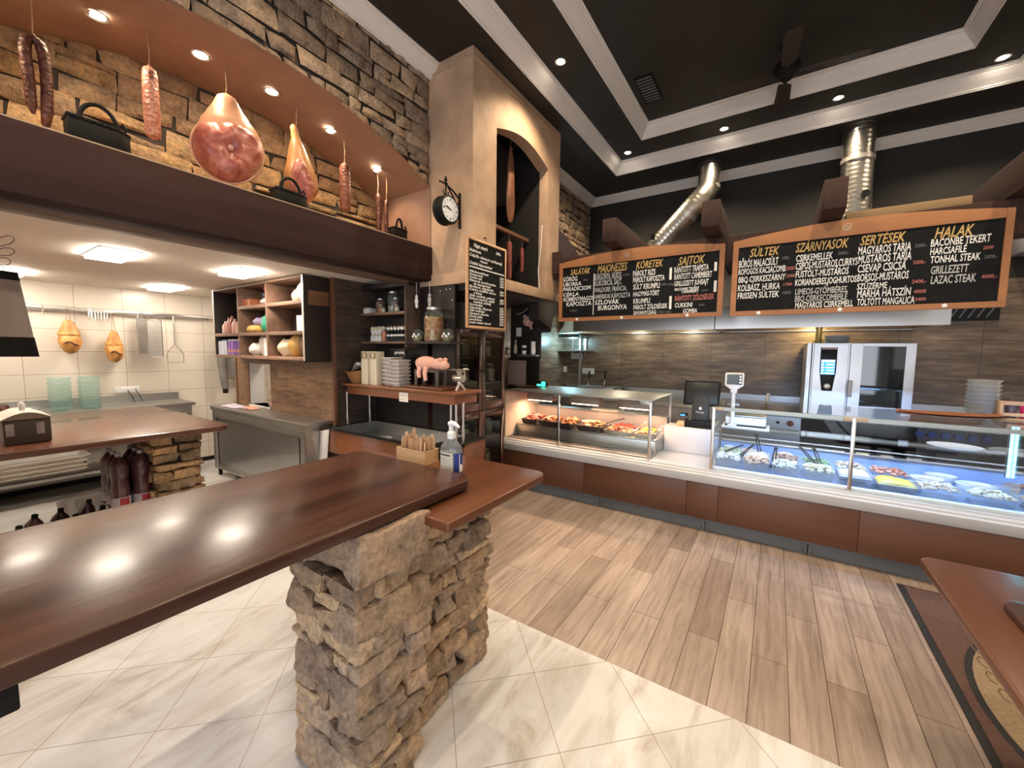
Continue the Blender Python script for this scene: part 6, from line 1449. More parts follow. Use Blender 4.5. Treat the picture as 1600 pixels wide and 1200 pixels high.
MB().prism([(-.18,.215),(-.16,.245),(-.07,.245),(-.05,.215)], 'y', -.155, -.125).build('second_display', M_LID, t, bevel=.003)
t = thing('price_scale_display', 'small till display glowing green at the left end of the steel top shelf', 'display', (-2.70, 4.86, GZ+.0105))
MB().box((-.075,-.03,0),(.075,.03,.075)).build('body', M_BLACK, t, bevel=.004)
mb = MB()
for a, b_, c, d in ((.005,.068,.040,.068),(.005,.068,.008,.034),(-.065,-.005,.008,.034)): mb.box((a,-.0315,c),(b_,-.0305,d))
mb.build('green_digits', emis('green display', (.05,.85,.55), 2.2), t, smooth=False)
t = thing('oval_dark_tray', 'dark brown oval tray lying at the left end of the steel top shelf', 'tray', (-2.78, 4.62, GZ+.0105)); MB().lathe([(0,0),(.16,.0),(.20,.014),(.205,.016),(.16,.006),(0,.005)], n=30, sy=.7).build('dish', M_TABLE, t)
tag(MB().box((-3.50, 5.19, 1.18), (-3.17, 5.2, 1.56)).build('whiteboard_note', mat('pinkish note sheet', (.52,.40,.36), .6), None), 'pale pink note sheet with faint writing behind the jar cabinet', 'note')
tag(MB().box((-3.52, 5.201, 0), (-2.95, 5.24, 1.60)).build('dark_divider', M_DARKP, None), 'dark upright divider panel behind the jar cabinet', 'panel')

# things hung on the dark panel behind the chimney corner
def pighead(x, z, label):
    t = thing('pig_head_toy', label, 'toy', (x, 4.60, z))
    MB().blob((0,0,0), (.085,.055,.07), 4, .08).build('head', M_PIGP, t); MB().lathe([(0,0),(.03,0),(.034,.01),(.028,.02),(0,.022)], (.03,-.05,-.01), 16, R3('X', PI/2)).build('snout', M_PIGP, t)
    for s in (-1, 1): MB().blob((.055*s,0,.06), (.03,.015,.028), 3, .1).build('ear', M_PIGP, t); 
    MB().tube([(.04,-.02,-.05),(.07,-.03,-.11)], [.022,.014], 8).build('trotter', M_PIGP, t)
pighead(-2.78, 2.10, 'pink pig head toy on the dark panel right of the menu board'); pighead(-3.20, 2.14, 'pink pig head toy half hidden behind the menu board')
t = thing('ladle', 'steel ladle with a long handle hanging on the dark panel', 'ladle', (-3.13, 4.63, 1.70)); MB().tube([(0,0,.04),(0,0,.40)], .006, 8).build('handle', M_ROD, t); MB().blob((0,-.02,0), (.055,.03,.055), 2, 0).build('bowl', M_LID, t)
t = thing('hanging_bottle', 'pale bottle hanging on the dark panel beside the ladle', 'bottle', (-2.99, 4.62, 1.66)); MB().lathe([(0,0),(.02,.01),(.027,.03),(.027,.11),(.010,.14),(.010,.17),(0,.17)], n=14).build('body', M_CREAM, t); MB().lathe([(0,.171),(.011,.171),(.011,.19),(0,.19)], n=12).build('cap', M_WHITE, t); MB().tube([(0,0,.18),(0,.02,.35)], .003, 5).build('string', M_CORD, t)
t = thing('cup_stack', 'stack of white paper cups with black bands on the small dark shelf', 'cups', (-2.84, 4.60, 1.66))
for k in range(4): MB().lathe([(.028,.0+.035*k),(.036,.05+.035*k)], n=16).build('cup', M_WHITE if k % 2 == 0 else M_BLACK, t)
t = thing('cup_stack', 'leaning stack of white patterned cups at the right of the small dark shelf', 'cups', (-2.70, 4.60, 1.66))
for k in range(4): MB().lathe([(.026,.0+.04*k),(.034,.05+.04*k)], n=16).build('cup', M_WHITE, t)
tag(MB().box((-2.92, 4.55, 1.635), (-2.63, 4.66, 1.655)).build('small_shelf', M_STEELD, None), 'small dark shelf holding the cup stacks', 'shelf')
tag(MB().box((-2.99, 4.63, 1.90), (-2.91, 4.64, 2.02)).build('white_tag', M_WHITE, None), 'small white tag hanging on the dark panel between the pig heads', 'tag')
for nm, mt, a, b_ in (('driftwood_hook', mat('dark bronze', (.12,.06,.04), .5, .5), (-2.98, 4.62, 2.20), (-2.78, 4.60, 2.28)),):
    tag(MB().tube([a, ((a[0]+b_[0])/2, a[1], a[2]+.02), b_], [.012,.009,.014], 8).build('wall_hook', M_LID, None), 'steel tool hanging slantwise above the right pig head', 'tool')
# ------------------------------------------------------------------ back counter, oven, hood
t = thing('back_counter', 'long stainless back counter along the tiled rear wall', 'counter', (0, 6.6, 0)); bb = (0, 6.6, 0)
rel(MB().box((-3.45, 6.08, .91), (2.70, 7.165, .95)), bb).build('worktop', M_STEELD, t, bevel=.003)
rel(MB().box((-3.45, 7.13, .95), (2.70, 7.165, 1.08)), bb).build('upstand', M_STEELD, t)
rel(MB().box((-3.45, 6.12, .08), (.30, 7.1, .91)), bb).build('cabinet', M_STEELD, t, smooth=False)
rel(MB().box((1.35, 6.12, .08), (2.70, 7.1, .91)), bb).build('cabinet', mat('dark cooker front', (.07,.065,.06), .4, .5), t, smooth=False)
rel(MB().box((.30, 6.2, .0), (1.35, 7.1, .08)).box((.30, 7.0, .08), (1.35, 7.1, .91)).box((.30, 6.2, .5), (1.35, 7.0, .53)), bb).build('oven_stand', M_BLACK, t, smooth=False)
for k, x in enumerate((.06, .19)): rel(MB().cyl((x, 6.119, .83), (x, 6.09, .83), .018 if k == 0 else .038, n=18), bb).build('knob', M_BLACK if k == 0 else mat('red brown knob', (.16,.03,.02), .3), t)
for k in range(6): rel(MB().cyl((1.36+.10*k, 6.119, .845), (1.36+.10*k, 6.08, .845), .036, n=18), bb).build('knob', mat('blue knob', (.015,.04,.16), .35), t)
ov = (.805, 6.6, .951); t = thing('combi_oven', 'large steel combi oven with a glass door on the back counter', 'oven', ov)
rel(MB().box((.37, 6.24, .951), (1.30, 7.12, 1.846)), ov).build('body', M_STEELZ, t, smooth=False, bevel=.003, seg=1)
rel(MB().box((.318, 6.26, .951), (.365, 7.1, 1.846)), ov).build('side_column', M_STEELZ, t, smooth=False, bevel=.003, seg=1)
rel(MB().box((.385, 6.205, 1.02), (.715, 6.238, 1.835)), ov).build('control_front', M_STEELZ, t, smooth=False, bevel=.003, seg=1)
cpn = rel(MB().prism([(.452,1.79),(.612,1.79),(.612,1.50),(.585,1.26),(.485,1.26),(.452,1.50)], 'y', 6.196, 6.206), ov).build('control_panel', M_BLACK, t, bevel=.002)
rel(MB().box((.462, 6.1945, 1.765), (.605, 6.1958, 1.79)), ov).build('name_strip', mat('red name strip', (.62,.40,.36), .4), cpn, smooth=False)
lettering('name_lettering', [('RATIONAL', .475-ov[0], .592-ov[0], 1.771-ov[2], .013)], mat('red letters', (.40,.02,.02), .5), cpn, 'y', 6.1940-ov[1])
scr = rel(MB().box((.462, 6.1945, 1.46), (.598, 6.1958, 1.64)), ov).build('screen', emis('blue screen', (.05,.28,.75), 1.6), cpn, smooth=False)
mb = MB()
for k in range(5):
    z = 1.62-.036*k; mb.box((.466, 6.1934, z-.012), (.492, 6.1942, z+.006))
    mb.box((.505+.01*(k % 2), 6.1934, z-.008), (.592, 6.1942, z+.004))
mb.box((.466, 6.1934, 1.628), (.594, 6.1942, 1.638))
rel(mb, ov).build('screen_icons', emis('screen icons', (.7,.92,1.0), 2.6), cpn, smooth=False)
rel(MB().lathe([(0,0),(.036,0),(.034,.02),(.028,.024),(0,.024)], (.535, 6.196, 1.315), 24, R3('X', PI/2)), ov).build('dial', M_LID, cpn)
dr = rel(MB().box((.735, 6.20, 1.00), (.845, 6.238, 1.84)).box((1.215, 6.20, 1.00), (1.30, 6.238, 1.84)).box((.845, 6.20, 1.00), (1.215, 6.238, 1.10)).box((.845, 6.20, 1.80), (1.215, 6.238, 1.84)), ov).build('door', M_STEELZ, t, smooth=False, bevel=.003, seg=1)
def ovglass():
    m, nt, b = newmat('dark oven glass'); b.inputs['Base Color'].default_value = (.012,.016,.022,1); b.inputs['Roughness'].default_value = .05; b.inputs['Coat Weight'].default_value = .6; return m
rel(MB().box((.845, 6.205, 1.10), (1.215, 6.236, 1.80)), ov).build('door_glass', ovglass(), dr, smooth=False)
rel(MB().box((.728, 6.15, 1.20), (.768, 6.199, 1.40)), ov).build('door_handle', mat('oven handle', (.42,.41,.42), .4, .3), dr, bevel=.008)
pl = None
for k in range(6):
    lb = '%s white plate of the stack on top of the steel oven' % UPO[k]
    if pl is None: pl = MB().lathe([(0,0),(.08,0),(.135,.014),(.137,.018),(.08,.006),(0,.005)], n=32).build('white_plate', M_WHITE, None); pl.location = (.62, 6.5, 1.847); tag(pl, lb, 'plate', 'plates on the oven')
    else: o_ = pl.copy(); COL.objects.link(o_); o_.location = (.62+.004*(k % 2), 6.5, 1.847+.0155*k); o_['label'] = lb
t = tag(MB().lathe([(.05,0),(.036,.05),(.036,.20),(.045,.24),(.04,.24),(.03,.19),(.03,.05)], (.44, 6.5, 1.847), 20).build('steam_pipe', mat('brass pipe', (.55,.42,.16), .35, .8), None), 'short yellowish steam pipe on top of the steel oven', 'pipe')
# hoods
for k, (x0, x1, z0, lb) in enumerate(((-2.72, -.705, 2.02, 'left brushed steel extractor hood behind the shorter chalkboard'), (-.695, 1.46, 2.02, 'right brushed steel extractor hood behind the longer chalkboard'))):
    bh = ((x0+x1)/2, 6.5, z0); t = thing('extractor_hood', lb, 'hood', bh)
    rel(MB().box((x0, 5.88, z0), (x1, 5.90, z0+.28)).box((x0, 5.90, z0), (x0+.02, 7.15, z0+.28)).box((x1-.02, 5.90, z0), (x1, 7.15, z0+.28)).prism([(5.90, z0+.28), (6.35, z0+.75), (7.15, z0+.75), (7.15, z0+.28)], 'x', x0, x1), bh).build('canopy', M_HOOD, t, smooth=False)
    rel(MB().box((x0+.02, 5.90, z0+.012), (x1-.02, 5.99, z0+.02)).box((x0+.02, 7.05, z0+.012), (x1-.02, 7.15, z0+.02)), bh).build('gutter', M_STEEL, t)
    mb = MB()
    for q in range(18): a = x0+.1+(x1-x0-.2)*q/18; mb.box((a, 6.0, z0+.14), (a+.06, 7.03, z0+.15), R3('Y', .35))
    rel(mb, bh).build('filter', M_STEELD, t, smooth=False)
    for q in range(2):
        lx = x0+(x1-x0)*((.3+.45*q) if k == 0 else .52)
        if k == 1 and q == 0: continue
        l_ = rel(MB().lathe([(0,0),(.06,0),(.07,.02),(0,.03)], (lx, 6.75, z0+.10), 18), bh).build('hood_lamp', emis('hood lamp glow', (1.0,.78,.42), 9), t)
        light('hood_light', 'POINT', (lx-bh[0], 6.75-bh[1], .06), (8 if k == 0 else 15), ((1,.90,.66) if k == 0 else (1,.72,.30)), t, shadow_soft_size=.05)
# flexible ducts
def duct(name, pts, r, label, parts=True):
    t = thing(name, label, 'duct', pts[0]); base_ = Vector(pts[0]); P_ = [Vector(p)-base_ for p in pts]; 
    # resample and rib
    dense = []; 
    for i in range(len(P_)-1):
        n_ = max(2, int((P_[i+1]-P_[i]).length/.018))
        dense += [P_[i].lerp(P_[i+1], q/n_) for q in range(n_)]
    dense.append(P_[-1]); rs = [r*(1+.018*(1 if i % 3 == 0 else (-.6 if i % 3 == 1 else .2))) for i in range(len(dense))]
    MB().tube(dense, rs, 26).build('hose', M_DUCT, t, ang=60); return t, base_
c = [(-.96, 6.62, 4.475), (-.955, 6.6, 4.30), (-.955, 6.56, 4.12), (-.965, 6.5, 4.02), (-1.03, 6.44, 3.92), (-1.13, 6.40, 3.80), (-1.35, 6.36, 3.55), (-1.62, 6.32, 3.25), (-1.85, 6.3, 2.98), (-2.02, 6.28, 2.77)]
t, b0 = duct('vent_duct', c, .145, 'silver flexible duct bending down to the shorter chalkboard')
rel(MB().cyl((-.96, 6.62, 4.475), (-.955, 6.6, 4.38), .175, n=26), b0).build('ceiling_collar', M_CEIL, t)
for q in ((-.953, 6.55, 4.10), (-1.20, 6.39, 3.72), (-1.56, 6.33, 3.32)): rel(MB().cyl(q, (q[0]+(.0 if q[2] > 4 else -.03), q[1], q[2]-.05), .153, n=26), b0).build('clamp_band', M_LID, t)
rel(MB().box((-1.64,6.155,3.36),(-1.58,6.175,3.44)), b0).build('damper_lever', M_BLACK, t)
t, b0 = duct('vent_duct', [(.70, 6.62, 4.475), (.70, 6.60, 4.2), (.70, 6.58, 3.8), (.705, 6.56, 3.4), (.70, 6.55, 2.77)], .158, 'silver flexible duct running straight down behind the longer chalkboard')
for q in (4.1, 3.52, 3.36): rel(MB().cyl((.70, 6.58, q), (.70, 6.58, q-.05), .168, n=26), b0).build('clamp_band', M_LID, t)
rel(MB().cyl((.78, 6.42, 3.62), (.78, 6.40, 3.62), .04, n=18), b0).build('damper_disc', M_BLACK, t)
# bits on the left of the tile wall and the back counter
t = thing('steel_wall_shelf', 'two tier steel wall shelf at the left end of the tiled rear wall', 'shelf', (-3.1, 7.0, 1.75))
MB().box((-.42,-.12,.20),(.10,.16,.225)).box((-.42,-.12,-.04),(.20,.16,-.015)).build('board', M_STEEL, t, bevel=.002)
for x in (-.20, .06): MB().box((x-.015,.13,-.14),(x+.015,.16,.24)).build('upright', M_STEEL, t)
M_TEALT = mat('pale fly lamp body', (.45,.62,.64), .4)
t = thing('fly_lamp', 'pale teal glowing fly lamp on the rear wall behind the chimney', 'lamp', (-3.22, 6.95, 2.18))
MB().lathe([(.26,-.14),(.30,-.13),(.20,.0),(.15,.14),(.05,.16),(0,.16)], n=24, sy=.6).build('shade', M_TEALT, t)
MB().lathe([(0,-.09),(.10,-.10),(.12,-.12),(0,-.13)], n=18, sy=.6).build('tube', emis('teal tube', (.35,.85,1.0), 12), t)
light('fly_lamp_light', 'POINT', (0,-.15,-.28), 9, (.45,.85,1.0), t, shadow_soft_size=.08)
for k, (x, z) in enumerate(((-3.55, 1.36), (-2.98, 1.34), (-3.22, 1.62))): tag(MB().box((x-.12, 7.155, z-.055), (x+.12, 7.169, z+.055)).build('socket_panel', M_WHITE, None, bevel=.004), 'pale socket panel on the rear tile wall, %s' % ('left of the lower pair', 'right of the lower pair', 'single one above')[k], 'socket')
tag(MB().box((-3.16, 7.12, .96), (-3.13, 7.168, 2.06)).build('conduit', M_LID, None), 'vertical steel conduit strip on the rear tile wall left of the fryer', 'conduit')
t = thing('deep_fryer', 'low steel fryer with two black handled baskets on the back counter', 'fryer', (-2.55, 6.65, .951))
MB().box((-.32,-.22,0),(.32,.22,.155)).build('body', M_STEELD, t, bevel=.006)
for x in (-.16, .13):
    h_ = MB().tube([(x,-.15,.16),(x,-.12,.22),(x,-.10,.30)], .008, 8).build('basket_handle', M_ROD, t); MB().tube([(x,-.10,.28),(x,-.08,.42)], .017, 10).build('grip', M_BLACK, h_)
    MB().lathe([(0,0),(.05,0),(.052,.02),(.03,.03),(0,.03)], (x+.15,-.221,.08), 16, R3('X', PI/2)).build('knob', M_LID, t)
tag(MB().box((-.95, 6.5, .951), (-.60, 6.8, 1.00)).build('steel_tray', M_WHITE, None, bevel=.006), 'white tray on the back counter behind the cash register', 'tray')
t = thing('kitchen_brush', 'pale tipped brush standing on the back counter behind the scale', 'brush', (-.08, 6.4, .951)); MB().lathe([(0,0),(.07,0),(.07,.02),(.015,.03),(.012,.10),(0,.10)], n=16).build('stand', M_BLACK, t); MB().cyl((0,0,.10),(.02,0,.22),.022,n=10).build('head', M_CREAM, t)
t = thing('wall_grille', 'dark slotted vent grille on the rear wall right of the hood', 'vent', (1.85, 7.16, 2.25)); MB().box((-.30,-.02,-.12),(.32,.005,.25)).build('plate', M_BLACK, t)
for k in range(8): MB().box((-.25+.075*k,-.03,-.10),(-.235+.075*k,-.0205,.22), R3('Y', .45)).build('slat', M_GREYK, t)
t = thing('air_conditioner', 'pale wall unit seen past the right end of the longer chalkboard', 'air conditioner', (2.45, 6.95, 2.95)); MB().box((-.25,-.12,-.10),(.28,.2,.18)).build('casing', mat('pale unit', (.42,.43,.46), .4), t, bevel=.02); MB().box((-.22,-.128,-.08),(.25,-.1205,-.03)).build('louver', M_GREYK, t)

# ------------------------------------------------------------------ chalkboards, beam, rafters
t_beam = tag(MB().box((-2.45, 4.66, 2.62), (2.74, 4.86, 2.89)).build('wooden_beam', M_BEAMX, None, bevel=.008), 'dark brown crossbeam behind the two long chalkboards', 'beam')
tag(MB().box((-2.458, 4.63, 2.685), (-2.33, 4.655, 2.96)).build('beam_end_board', M_BEAMX, None), 'dark board end beside the left end of the shorter chalkboard', 'board')
tag(MB().box((.45, 4.70, 2.892), (1.22, 4.80, 2.965)).build('loose_plank', woodmat('yellowish plank', (.17,.10,.045), (.34,.22,.10), 'x', .7), None, bevel=.003), 'yellowish plank lying on the crossbeam above the longer chalkboard', 'plank')
rf = None
for k, x in enumerate((-1.60, -.60, .335, 1.46)):
    lb = 'dark rafter end resting on the crossbeam, %s of four' % ORD[k]
    if rf is None:
        mb = MB().prism([(-.30,.02),(-.30,.265),(.10,.265),(2.45,.265),(2.45,.02),(-.18,0)], 'x', -.08, .08)
        rf = tag(mb.build('rafter', woodmat('dark rafter wood', (.02,.010,.008), (.065,.032,.024), 'y', .75, 0, .6, .4, .25), None, bevel=.008), lb, 'rafter', 'rafters on the crossbeam'); rf.location = (x, 4.62, 2.891)
    else: o_ = rf.copy(); COL.objects.link(o_); o_.location = (x, 4.62, 2.891); o_['label'] = lb
def arch_board(label, x0, x1, z0, z1, xi0, xi1, zi0, zi1, rise, texts, studs, emblem, bars):
    b0 = ((x0+x1)/2, 4.6, z0); t = thing('menu_board', label, 'menu board', b0); M = 24
    top = [(x0+(x1-x0)*i/M, z1+rise*math.sin(PI*i/M)) for i in range(M+1)]
    mb = MB()
    mb.box((x0, 4.60, z0), (xi0, 4.63, z1)).box((xi1, 4.60, z0), (x1, 4.63, z1)).box((xi0, 4.60, z0), (xi1, 4.63, zi0))
    poly = [(xi0, zi1), (xi1, zi1), (xi1, z1)]+[p for p in reversed(top) if xi0 < p[0] < xi1]+[(xi0, z1)]
    mb.prism(poly, 'y', 4.60, 4.63)
    mb.prism([(x0, z1-.001), (xi0, z1-.001), (xi0, z1+rise*math.sin(PI*(xi0-x0)/(x1-x0))), (x0, z1)], 'y', 4.60, 4.63).prism([(xi1, z1-.001), (x1, z1-.001), (x1, z1), (xi1, z1+rise*math.sin(PI*(x1-xi1)/(x1-x0)))], 'y', 4.60, 4.63)
    rel(mb, b0).build('frame', M_FRAME, t, bevel=.002, smooth=False)
    s_ = rel(MB().box((xi0, 4.612, zi0), (xi1, 4.625, zi1)), b0).build('slate', M_SLATE, t, smooth=False)
    mm = {'w': M_CHALK, 's': M_CHALKS, 'g': M_GOLD, 'r': M_REDC, 'd': M_DIM}; nm = {'w': 'white_lettering', 's': 'grey_lettering', 'g': 'gold_heading', 'r': 'red_lettering', 'd': 'faded_price'}
    for key in mm:
        rows = [(a, u0-b0[0], u1-b0[0], v-z0, h) for a, u0, u1, v, h, q in texts if q == key]
        if rows: lettering(nm[key], rows, mm[key], t, 'y', .0112, .016 if key != 'd' else .0, .28 if key == 'g' else .06)
    for a, c in bars: rel(MB().box((a[0], 4.6108, a[1]), (c[0], 4.6118, c[1])), b0).build('chalk_bar', M_CHALK, t, smooth=False)
    for x, z in studs: rel(MB().blob((x, 4.598, z), (.018,.008,.018), 1, 0, nu=12, nv=8), b0).build('stud', M_WHITE, t)
    e_ = rel(MB().lathe([(.026,0),(.030,0),(.030,.003),(.026,.003)], (emblem[0], 4.60, emblem[1]), 24, R3('X', PI/2), caps=False), b0).build('emblem_ring', M_CREAM, t)
    rel(MB().tube([(emblem[0]-.014, 4.598, emblem[1]-.004), (emblem[0], 4.598, emblem[1]+.012), (emblem[0]+.014, 4.598, emblem[1]-.004)], .004, 6).tube([(emblem[0]-.012, 4.598, emblem[1]-.012), (emblem[0]+.012, 4.598, emblem[1]-.012)], .004, 6), b0).build('emblem_mark', M_CREAM, e_)
TXT_A=[('SALÁTÁK', -2.187, -1.927, 2.648, 0.084, 'g'), ('GÖRÖG', -2.285, -2.094, 2.574, 0.064, 'w'), ('UBORKA', -2.284, -2.04, 2.514, 0.057, 'w'), ('PARADICSOM', -2.282, -1.914, 2.456, 0.058, 'w'), ('CÉKLA', -2.281, -2.068, 2.392, 0.05, 'w'), ('KÖMÉNYMAGOS', -2.274, -1.87, 2.329, 0.06, 'w'), ('KÁPOSZTA', -2.233, -1.901, 2.267, 0.064, 'w'), ('1500-', -2.183, -2.081, 2.2, 0.029, 'd'), ('500,-', -2.015, -1.947, 2.562, 0.028, 'd'), ('MAJONÉZES', -1.835, -1.476, 2.642, 0.108, 'g'), ('BURGONYA, HÚSOS,', -1.873, -1.538, 2.557, 0.089, 's'), ('KUKORICA, SAJT,', -1.867, -1.536, 2.488, 0.075, 's'), ('WALDORF, FRANCIA,', -1.865, -1.475, 2.413, 0.066, 's'), ('AMERIKAI KÁPOSZTA', -1.867, -1.432, 2.335, 0.064, 's'), ('SZLOVÁK', -1.857, -1.559, 2.268, 0.062, 'w'), ('BURGONYA', -1.819, -1.468, 2.2, 0.066, 'w'), ('1500,-', -1.529, -1.435, 2.58, 0.026, 'd'), ('KÖRETEK', -1.378, -1.082, 2.643, 0.096, 'g'), ('PÁROLT RIZS', -1.411, -1.163, 2.562, 0.072, 'w'), ('PÁROLT KÁPOSZTA', -1.408, -1.064, 2.491, 0.071, 'w'), ('SÜLT KRUMPLI', -1.403, -1.11, 2.413, 0.071, 'w'), ('HAGYMÁS-TÖRT', -1.4, -1.113, 2.335, 0.065, 'w'), ('KRUMPLI', -1.395, -1.21, 2.256, 0.066, 'w'), ('PÁROLT ZÖLDSÉGEK', -1.392, -1.022, 2.189, 0.061, 'w'), ('SAVANYÚSÁG', -1.39, -1.138, 2.13, 0.051, 'w'), ('1500,-/adag', -1.118, -0.984, 2.138, 0.028, 'd'), ('500,-/adag', -1.093, -0.967, 2.434, 0.031, 'd'), ('SAJTOK', -0.929, -0.669, 2.634, 0.103, 'g'), ('RÁNTOTT TRAPISTA', -0.966, -0.632, 2.558, 0.074, 'w'), ('RÁNTOTT CAMEMBERT', -0.963, -0.597, 2.485, 0.073, 'w'), ('GRILLEZETT JUHSAJT', -0.961, -0.624, 2.417, 0.062, 'w'), ('BACONBE TEKERT', -0.953, -0.712, 2.367, 0.035, 'w'), ('CAMEMBERT', -0.881, -0.716, 2.338, 0.034, 'w'), ('RÁNTOTT ZÖLDSÉGEK', -0.948, -0.565, 2.259, 0.065, 'r'), ('CUKKINI', -0.945, -0.771, 2.189, 0.058, 'w'), ('GOMBA', -0.86, -0.721, 2.127, 0.054, 'w'), ('2500,-', -0.71, -0.644, 2.195, 0.024, 'd'), ('2200,-', -0.689, -0.613, 2.346, 0.02, 'd')]
TXT_B=[('SÜLTEK', -0.272, -0.029, 2.642, 0.095, 'g'), ('BŐRÖS MALACSÜLT', -0.36, -0.033, 2.548, 0.083, 'w'), ('ROPOGÓS KACSACOMB', -0.36, 0.027, 2.479, 0.07, 'w'), ('BBQ CSIRKESZÁRNY', -0.356, 0.031, 2.402, 0.068, 'w'), ('KOLBÁSZ, HURKA', -0.357, -0.009, 2.319, 0.074, 'w'), ('FRISSEN SÜLTEK', -0.356, -0.012, 2.245, 0.07, 'w'), ('1000,-', -0.007, 0.056, 2.59, 0.035, 'd'), ('2500', 0.029, 0.097, 2.487, 0.039, 'r'), ('2500', 0.033, 0.101, 2.421, 0.032, 'r'), ('1700', 0.018, 0.084, 2.344, 0.032, 'r'), ('1000', 0.015, 0.081, 2.266, 0.035, 'd'), ('SZÁRNYASOK', 0.095, 0.474, 2.643, 0.097, 'g'), ('CSIRKEMELLEK', 0.103, 0.371, 2.557, 0.072, 'w'), ('CSÍPŐS-MUSTÁROS,CURRYS', 0.104, 0.543, 2.483, 0.078, 'w'), ('FÜSTÖLT-MUSTÁROS', 0.108, 0.488, 2.411, 0.072, 'w'), ('KORIANDERES,JOGHURTOS', 0.108, 0.547, 2.337, 0.069, 'w'), ('LIMEOS-GYÖMBÉRES,', 0.113, 0.493, 2.254, 0.066, 's'), ('BBQ CSIRKECOMBFILÉ', 0.114, 0.492, 2.19, 0.065, 's'), ('MAGYAROS CSIRKEMELL', 0.12, 0.536, 2.129, 0.066, 'w'), ('2000,-', 0.404, 0.484, 2.584, 0.032, 'd'), ('SERTÉSEK', 0.55, 0.838, 2.645, 0.096, 'g'), ('MAGYAROS TARJA', 0.542, 0.875, 2.567, 0.08, 'w'), ('MUSTÁROS TARJA', 0.547, 0.882, 2.492, 0.08, 'w'), ('CSEVAP CSICSA', 0.548, 0.855, 2.415, 0.08, 'w'), ('BORSOS-MUSTÁROS', 0.551, 0.875, 2.338, 0.077, 'w'), ('SZŰZÉRME', 0.554, 0.749, 2.27, 0.061, 'w'), ('MARHA HÁTSZÍN', 0.558, 0.898, 2.202, 0.076, 'w'), ('TÖLTÖTT MANGALICA', 0.562, 0.924, 2.132, 0.07, 'w'), ('2200,-', 0.896, 0.967, 2.585, 0.03, 'd'), ('2200,-', 0.894, 0.971, 2.45, 0.033, 'r'), ('2400,-', 0.898, 0.984, 2.295, 0.033, 'r'), ('4000', 0.915, 0.987, 2.213, 0.035, 'r'), ('2400', 0.925, 0.991, 2.151, 0.031, 'r'), ('HALAK', 1.006, 1.223, 2.639, 0.101, 'g'), ('BACONBE TEKERT', 0.989, 1.316, 2.577, 0.07, 'w'), ('HARCSAFILÉ', 0.99, 1.192, 2.513, 0.064, 'w'), ('TONHAL STEAK', 0.996, 1.27, 2.446, 0.067, 'w'), ('GRILLEZETT', 1.004, 1.213, 2.359, 0.075, 's'), ('LAZAC STEAK', 1.009, 1.258, 2.281, 0.075, 's'), ('2500', 1.279, 1.332, 2.521, 0.028, 'r'), ('3000,-', 1.289, 1.361, 2.449, 0.033, 'd'), ('4000,-', 1.285, 1.367, 2.301, 0.032, 'r')]
arch_board('shorter arched chalkboard with salads, side dishes and cheeses, beside the chimney', -2.335, -.488, 2.081, 2.80, -2.289, -.537, 2.125, 2.74, .075, TXT_A, ((-2.082, 2.10), (-1.522, 2.10), (-.815, 2.10)), (-1.484, 2.815), (((-1.882, 2.15), (-1.872, 2.64)), ((-1.015, 2.49), (-.99, 2.618)), ((-1.005, 2.175), (-.98, 2.315)), ((-.58, 2.54), (-.555, 2.63)), ((-.575, 2.33), (-.55, 2.444))))
arch_board('longer arched chalkboard with roasts, poultry, pork and fish dishes', -.415, 1.422, 2.076, 2.805, -.367, 1.379, 2.122, 2.74, .075, TXT_B, ((-.17, 2.097), (.447, 2.10), (1.098, 2.10)), (.454, 2.815), ())

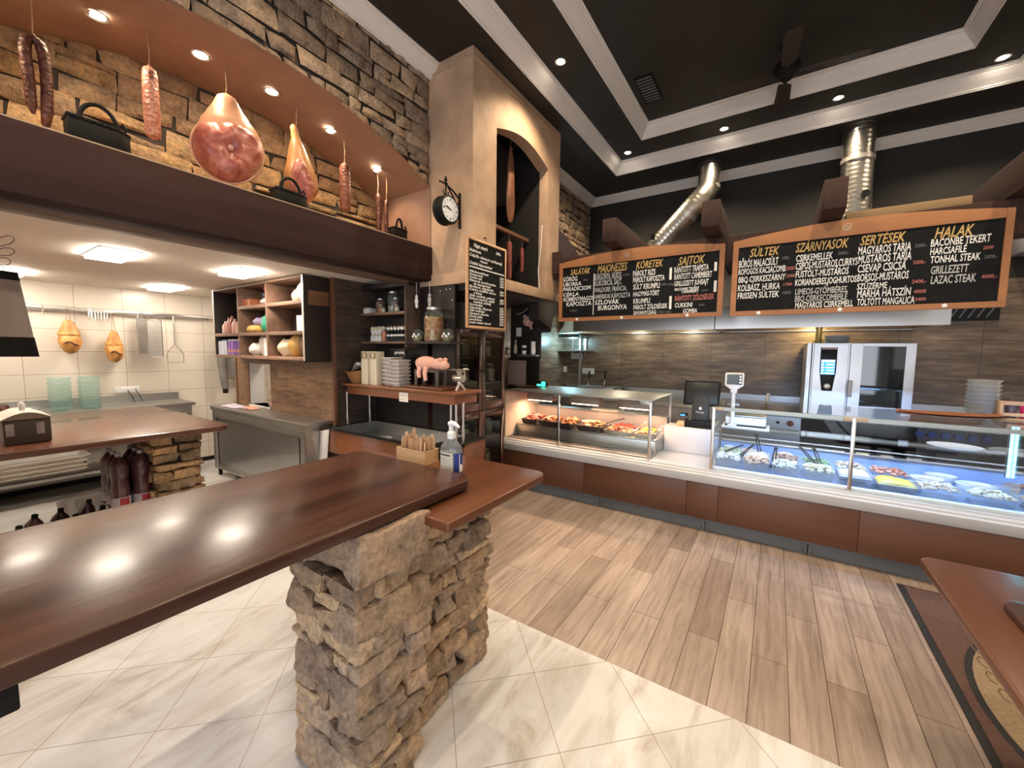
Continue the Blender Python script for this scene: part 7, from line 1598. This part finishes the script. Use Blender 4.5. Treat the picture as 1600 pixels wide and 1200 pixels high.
# ------------------------------------------------------------------ ceiling fittings
sp = None
for k, (x, y, lb) in enumerate(((-1.99, 3.85, 'beside the chimney top'), (-1.99, 6.05, 'in the far left corner of the coffer'), (-.735, 6.09, 'above the shorter chalkboard'), (.432, 6.07, 'above the longer chalkboard'), (1.70, 6.13, 'in the far right corner of the coffer'), (-1.99, 1.6, 'over the dark bar table'), (-1.99, -.6, 'behind the bar table'), (1.70, 3.6, 'over the right table'), (1.70, 1.2, 'on the right behind the camera'))):
    lb = 'recessed spotlight in the black ceiling %s' % lb
    if sp is None: sp = downlight(x, y, Z1-.001, lb, 'ceiling spotlights', P_SPOT, 2.2, (1.0,.80,.56))
    else: dup(sp, (x, y, Z1-.001), label=lb)
s2 = downlight(-.76, 3.70, Z2-.001, 'recessed spotlight in the black ceiling inside the inner moulding, left', 'ceiling spotlights', P_SPOT, 2.2, (1.0,.80,.56))
dup(s2, (.5, 3.2, Z2-.001), label='recessed spotlight in the black ceiling inside the inner moulding, right'); dup(s2, (-.76, 1.2, Z2-.001), label='recessed spotlight in the black ceiling inside the inner moulding, near the camera')
t = thing('ceiling_fan', 'black ceiling fan with four blades in the coffered ceiling', 'fan', (-.07, 5.1, Z2))
MB().lathe([(0,0),(.075,0),(.075,-.03),(.02,-.05),(.016,-.15)], n=20).build('canopy', M_BLACK, t)
MB().lathe([(.016,-.15),(.06,-.155),(.11,-.175),(.12,-.21),(.11,-.26),(.07,-.285),(.05,-.31),(0,-.315)], n=28).build('motor', M_BLACKM, t)
for k in range(4):
    a = -PI/2+.07+k*PI/2; R_ = R3('Z', a)
    mb = MB().box((.10,-.02,-.262),(.20,.02,-.254)).prism([(.17,-.05),(.20,-.062),(.62,-.078),(.655,-.055),(.655,.055),(.62,.078),(.20,.062),(.17,.05)], 'z', -.268, -.260)
    pit = R3('X', .2); mb.v = [tuple(R_ @ (pit @ Vector((p[0], p[1], p[2]+.262)) + Vector((0,0,-.262)))) for p in mb.v]; mb.build('blade', mat('dark fan blade', (.035,.022,.018), .5), t, smooth=False)
MB().tube([(-.06,-.03,-.30),(-.06,-.03,-.62)], .003, 5).blob((-.06,-.03,-.63), (.006,.006,.012), 1, 0, nu=8, nv=6).build('pull_chain', M_BLACK, t)
t = thing('ceiling_vent', 'dark slotted vent in the coffered ceiling left of the fan', 'vent', (-1.42, 5.0, Z2-.001)); MB().box((-.10,-.26,-.015),(.10,.26,0)).build('frame', M_BLACKM, t)
for k in range(9): MB().box((-.085,-.235+.055*k,-.02),(.085,-.215+.055*k,-.0152)).build('slat', M_GREYK, t)
# temporary lights
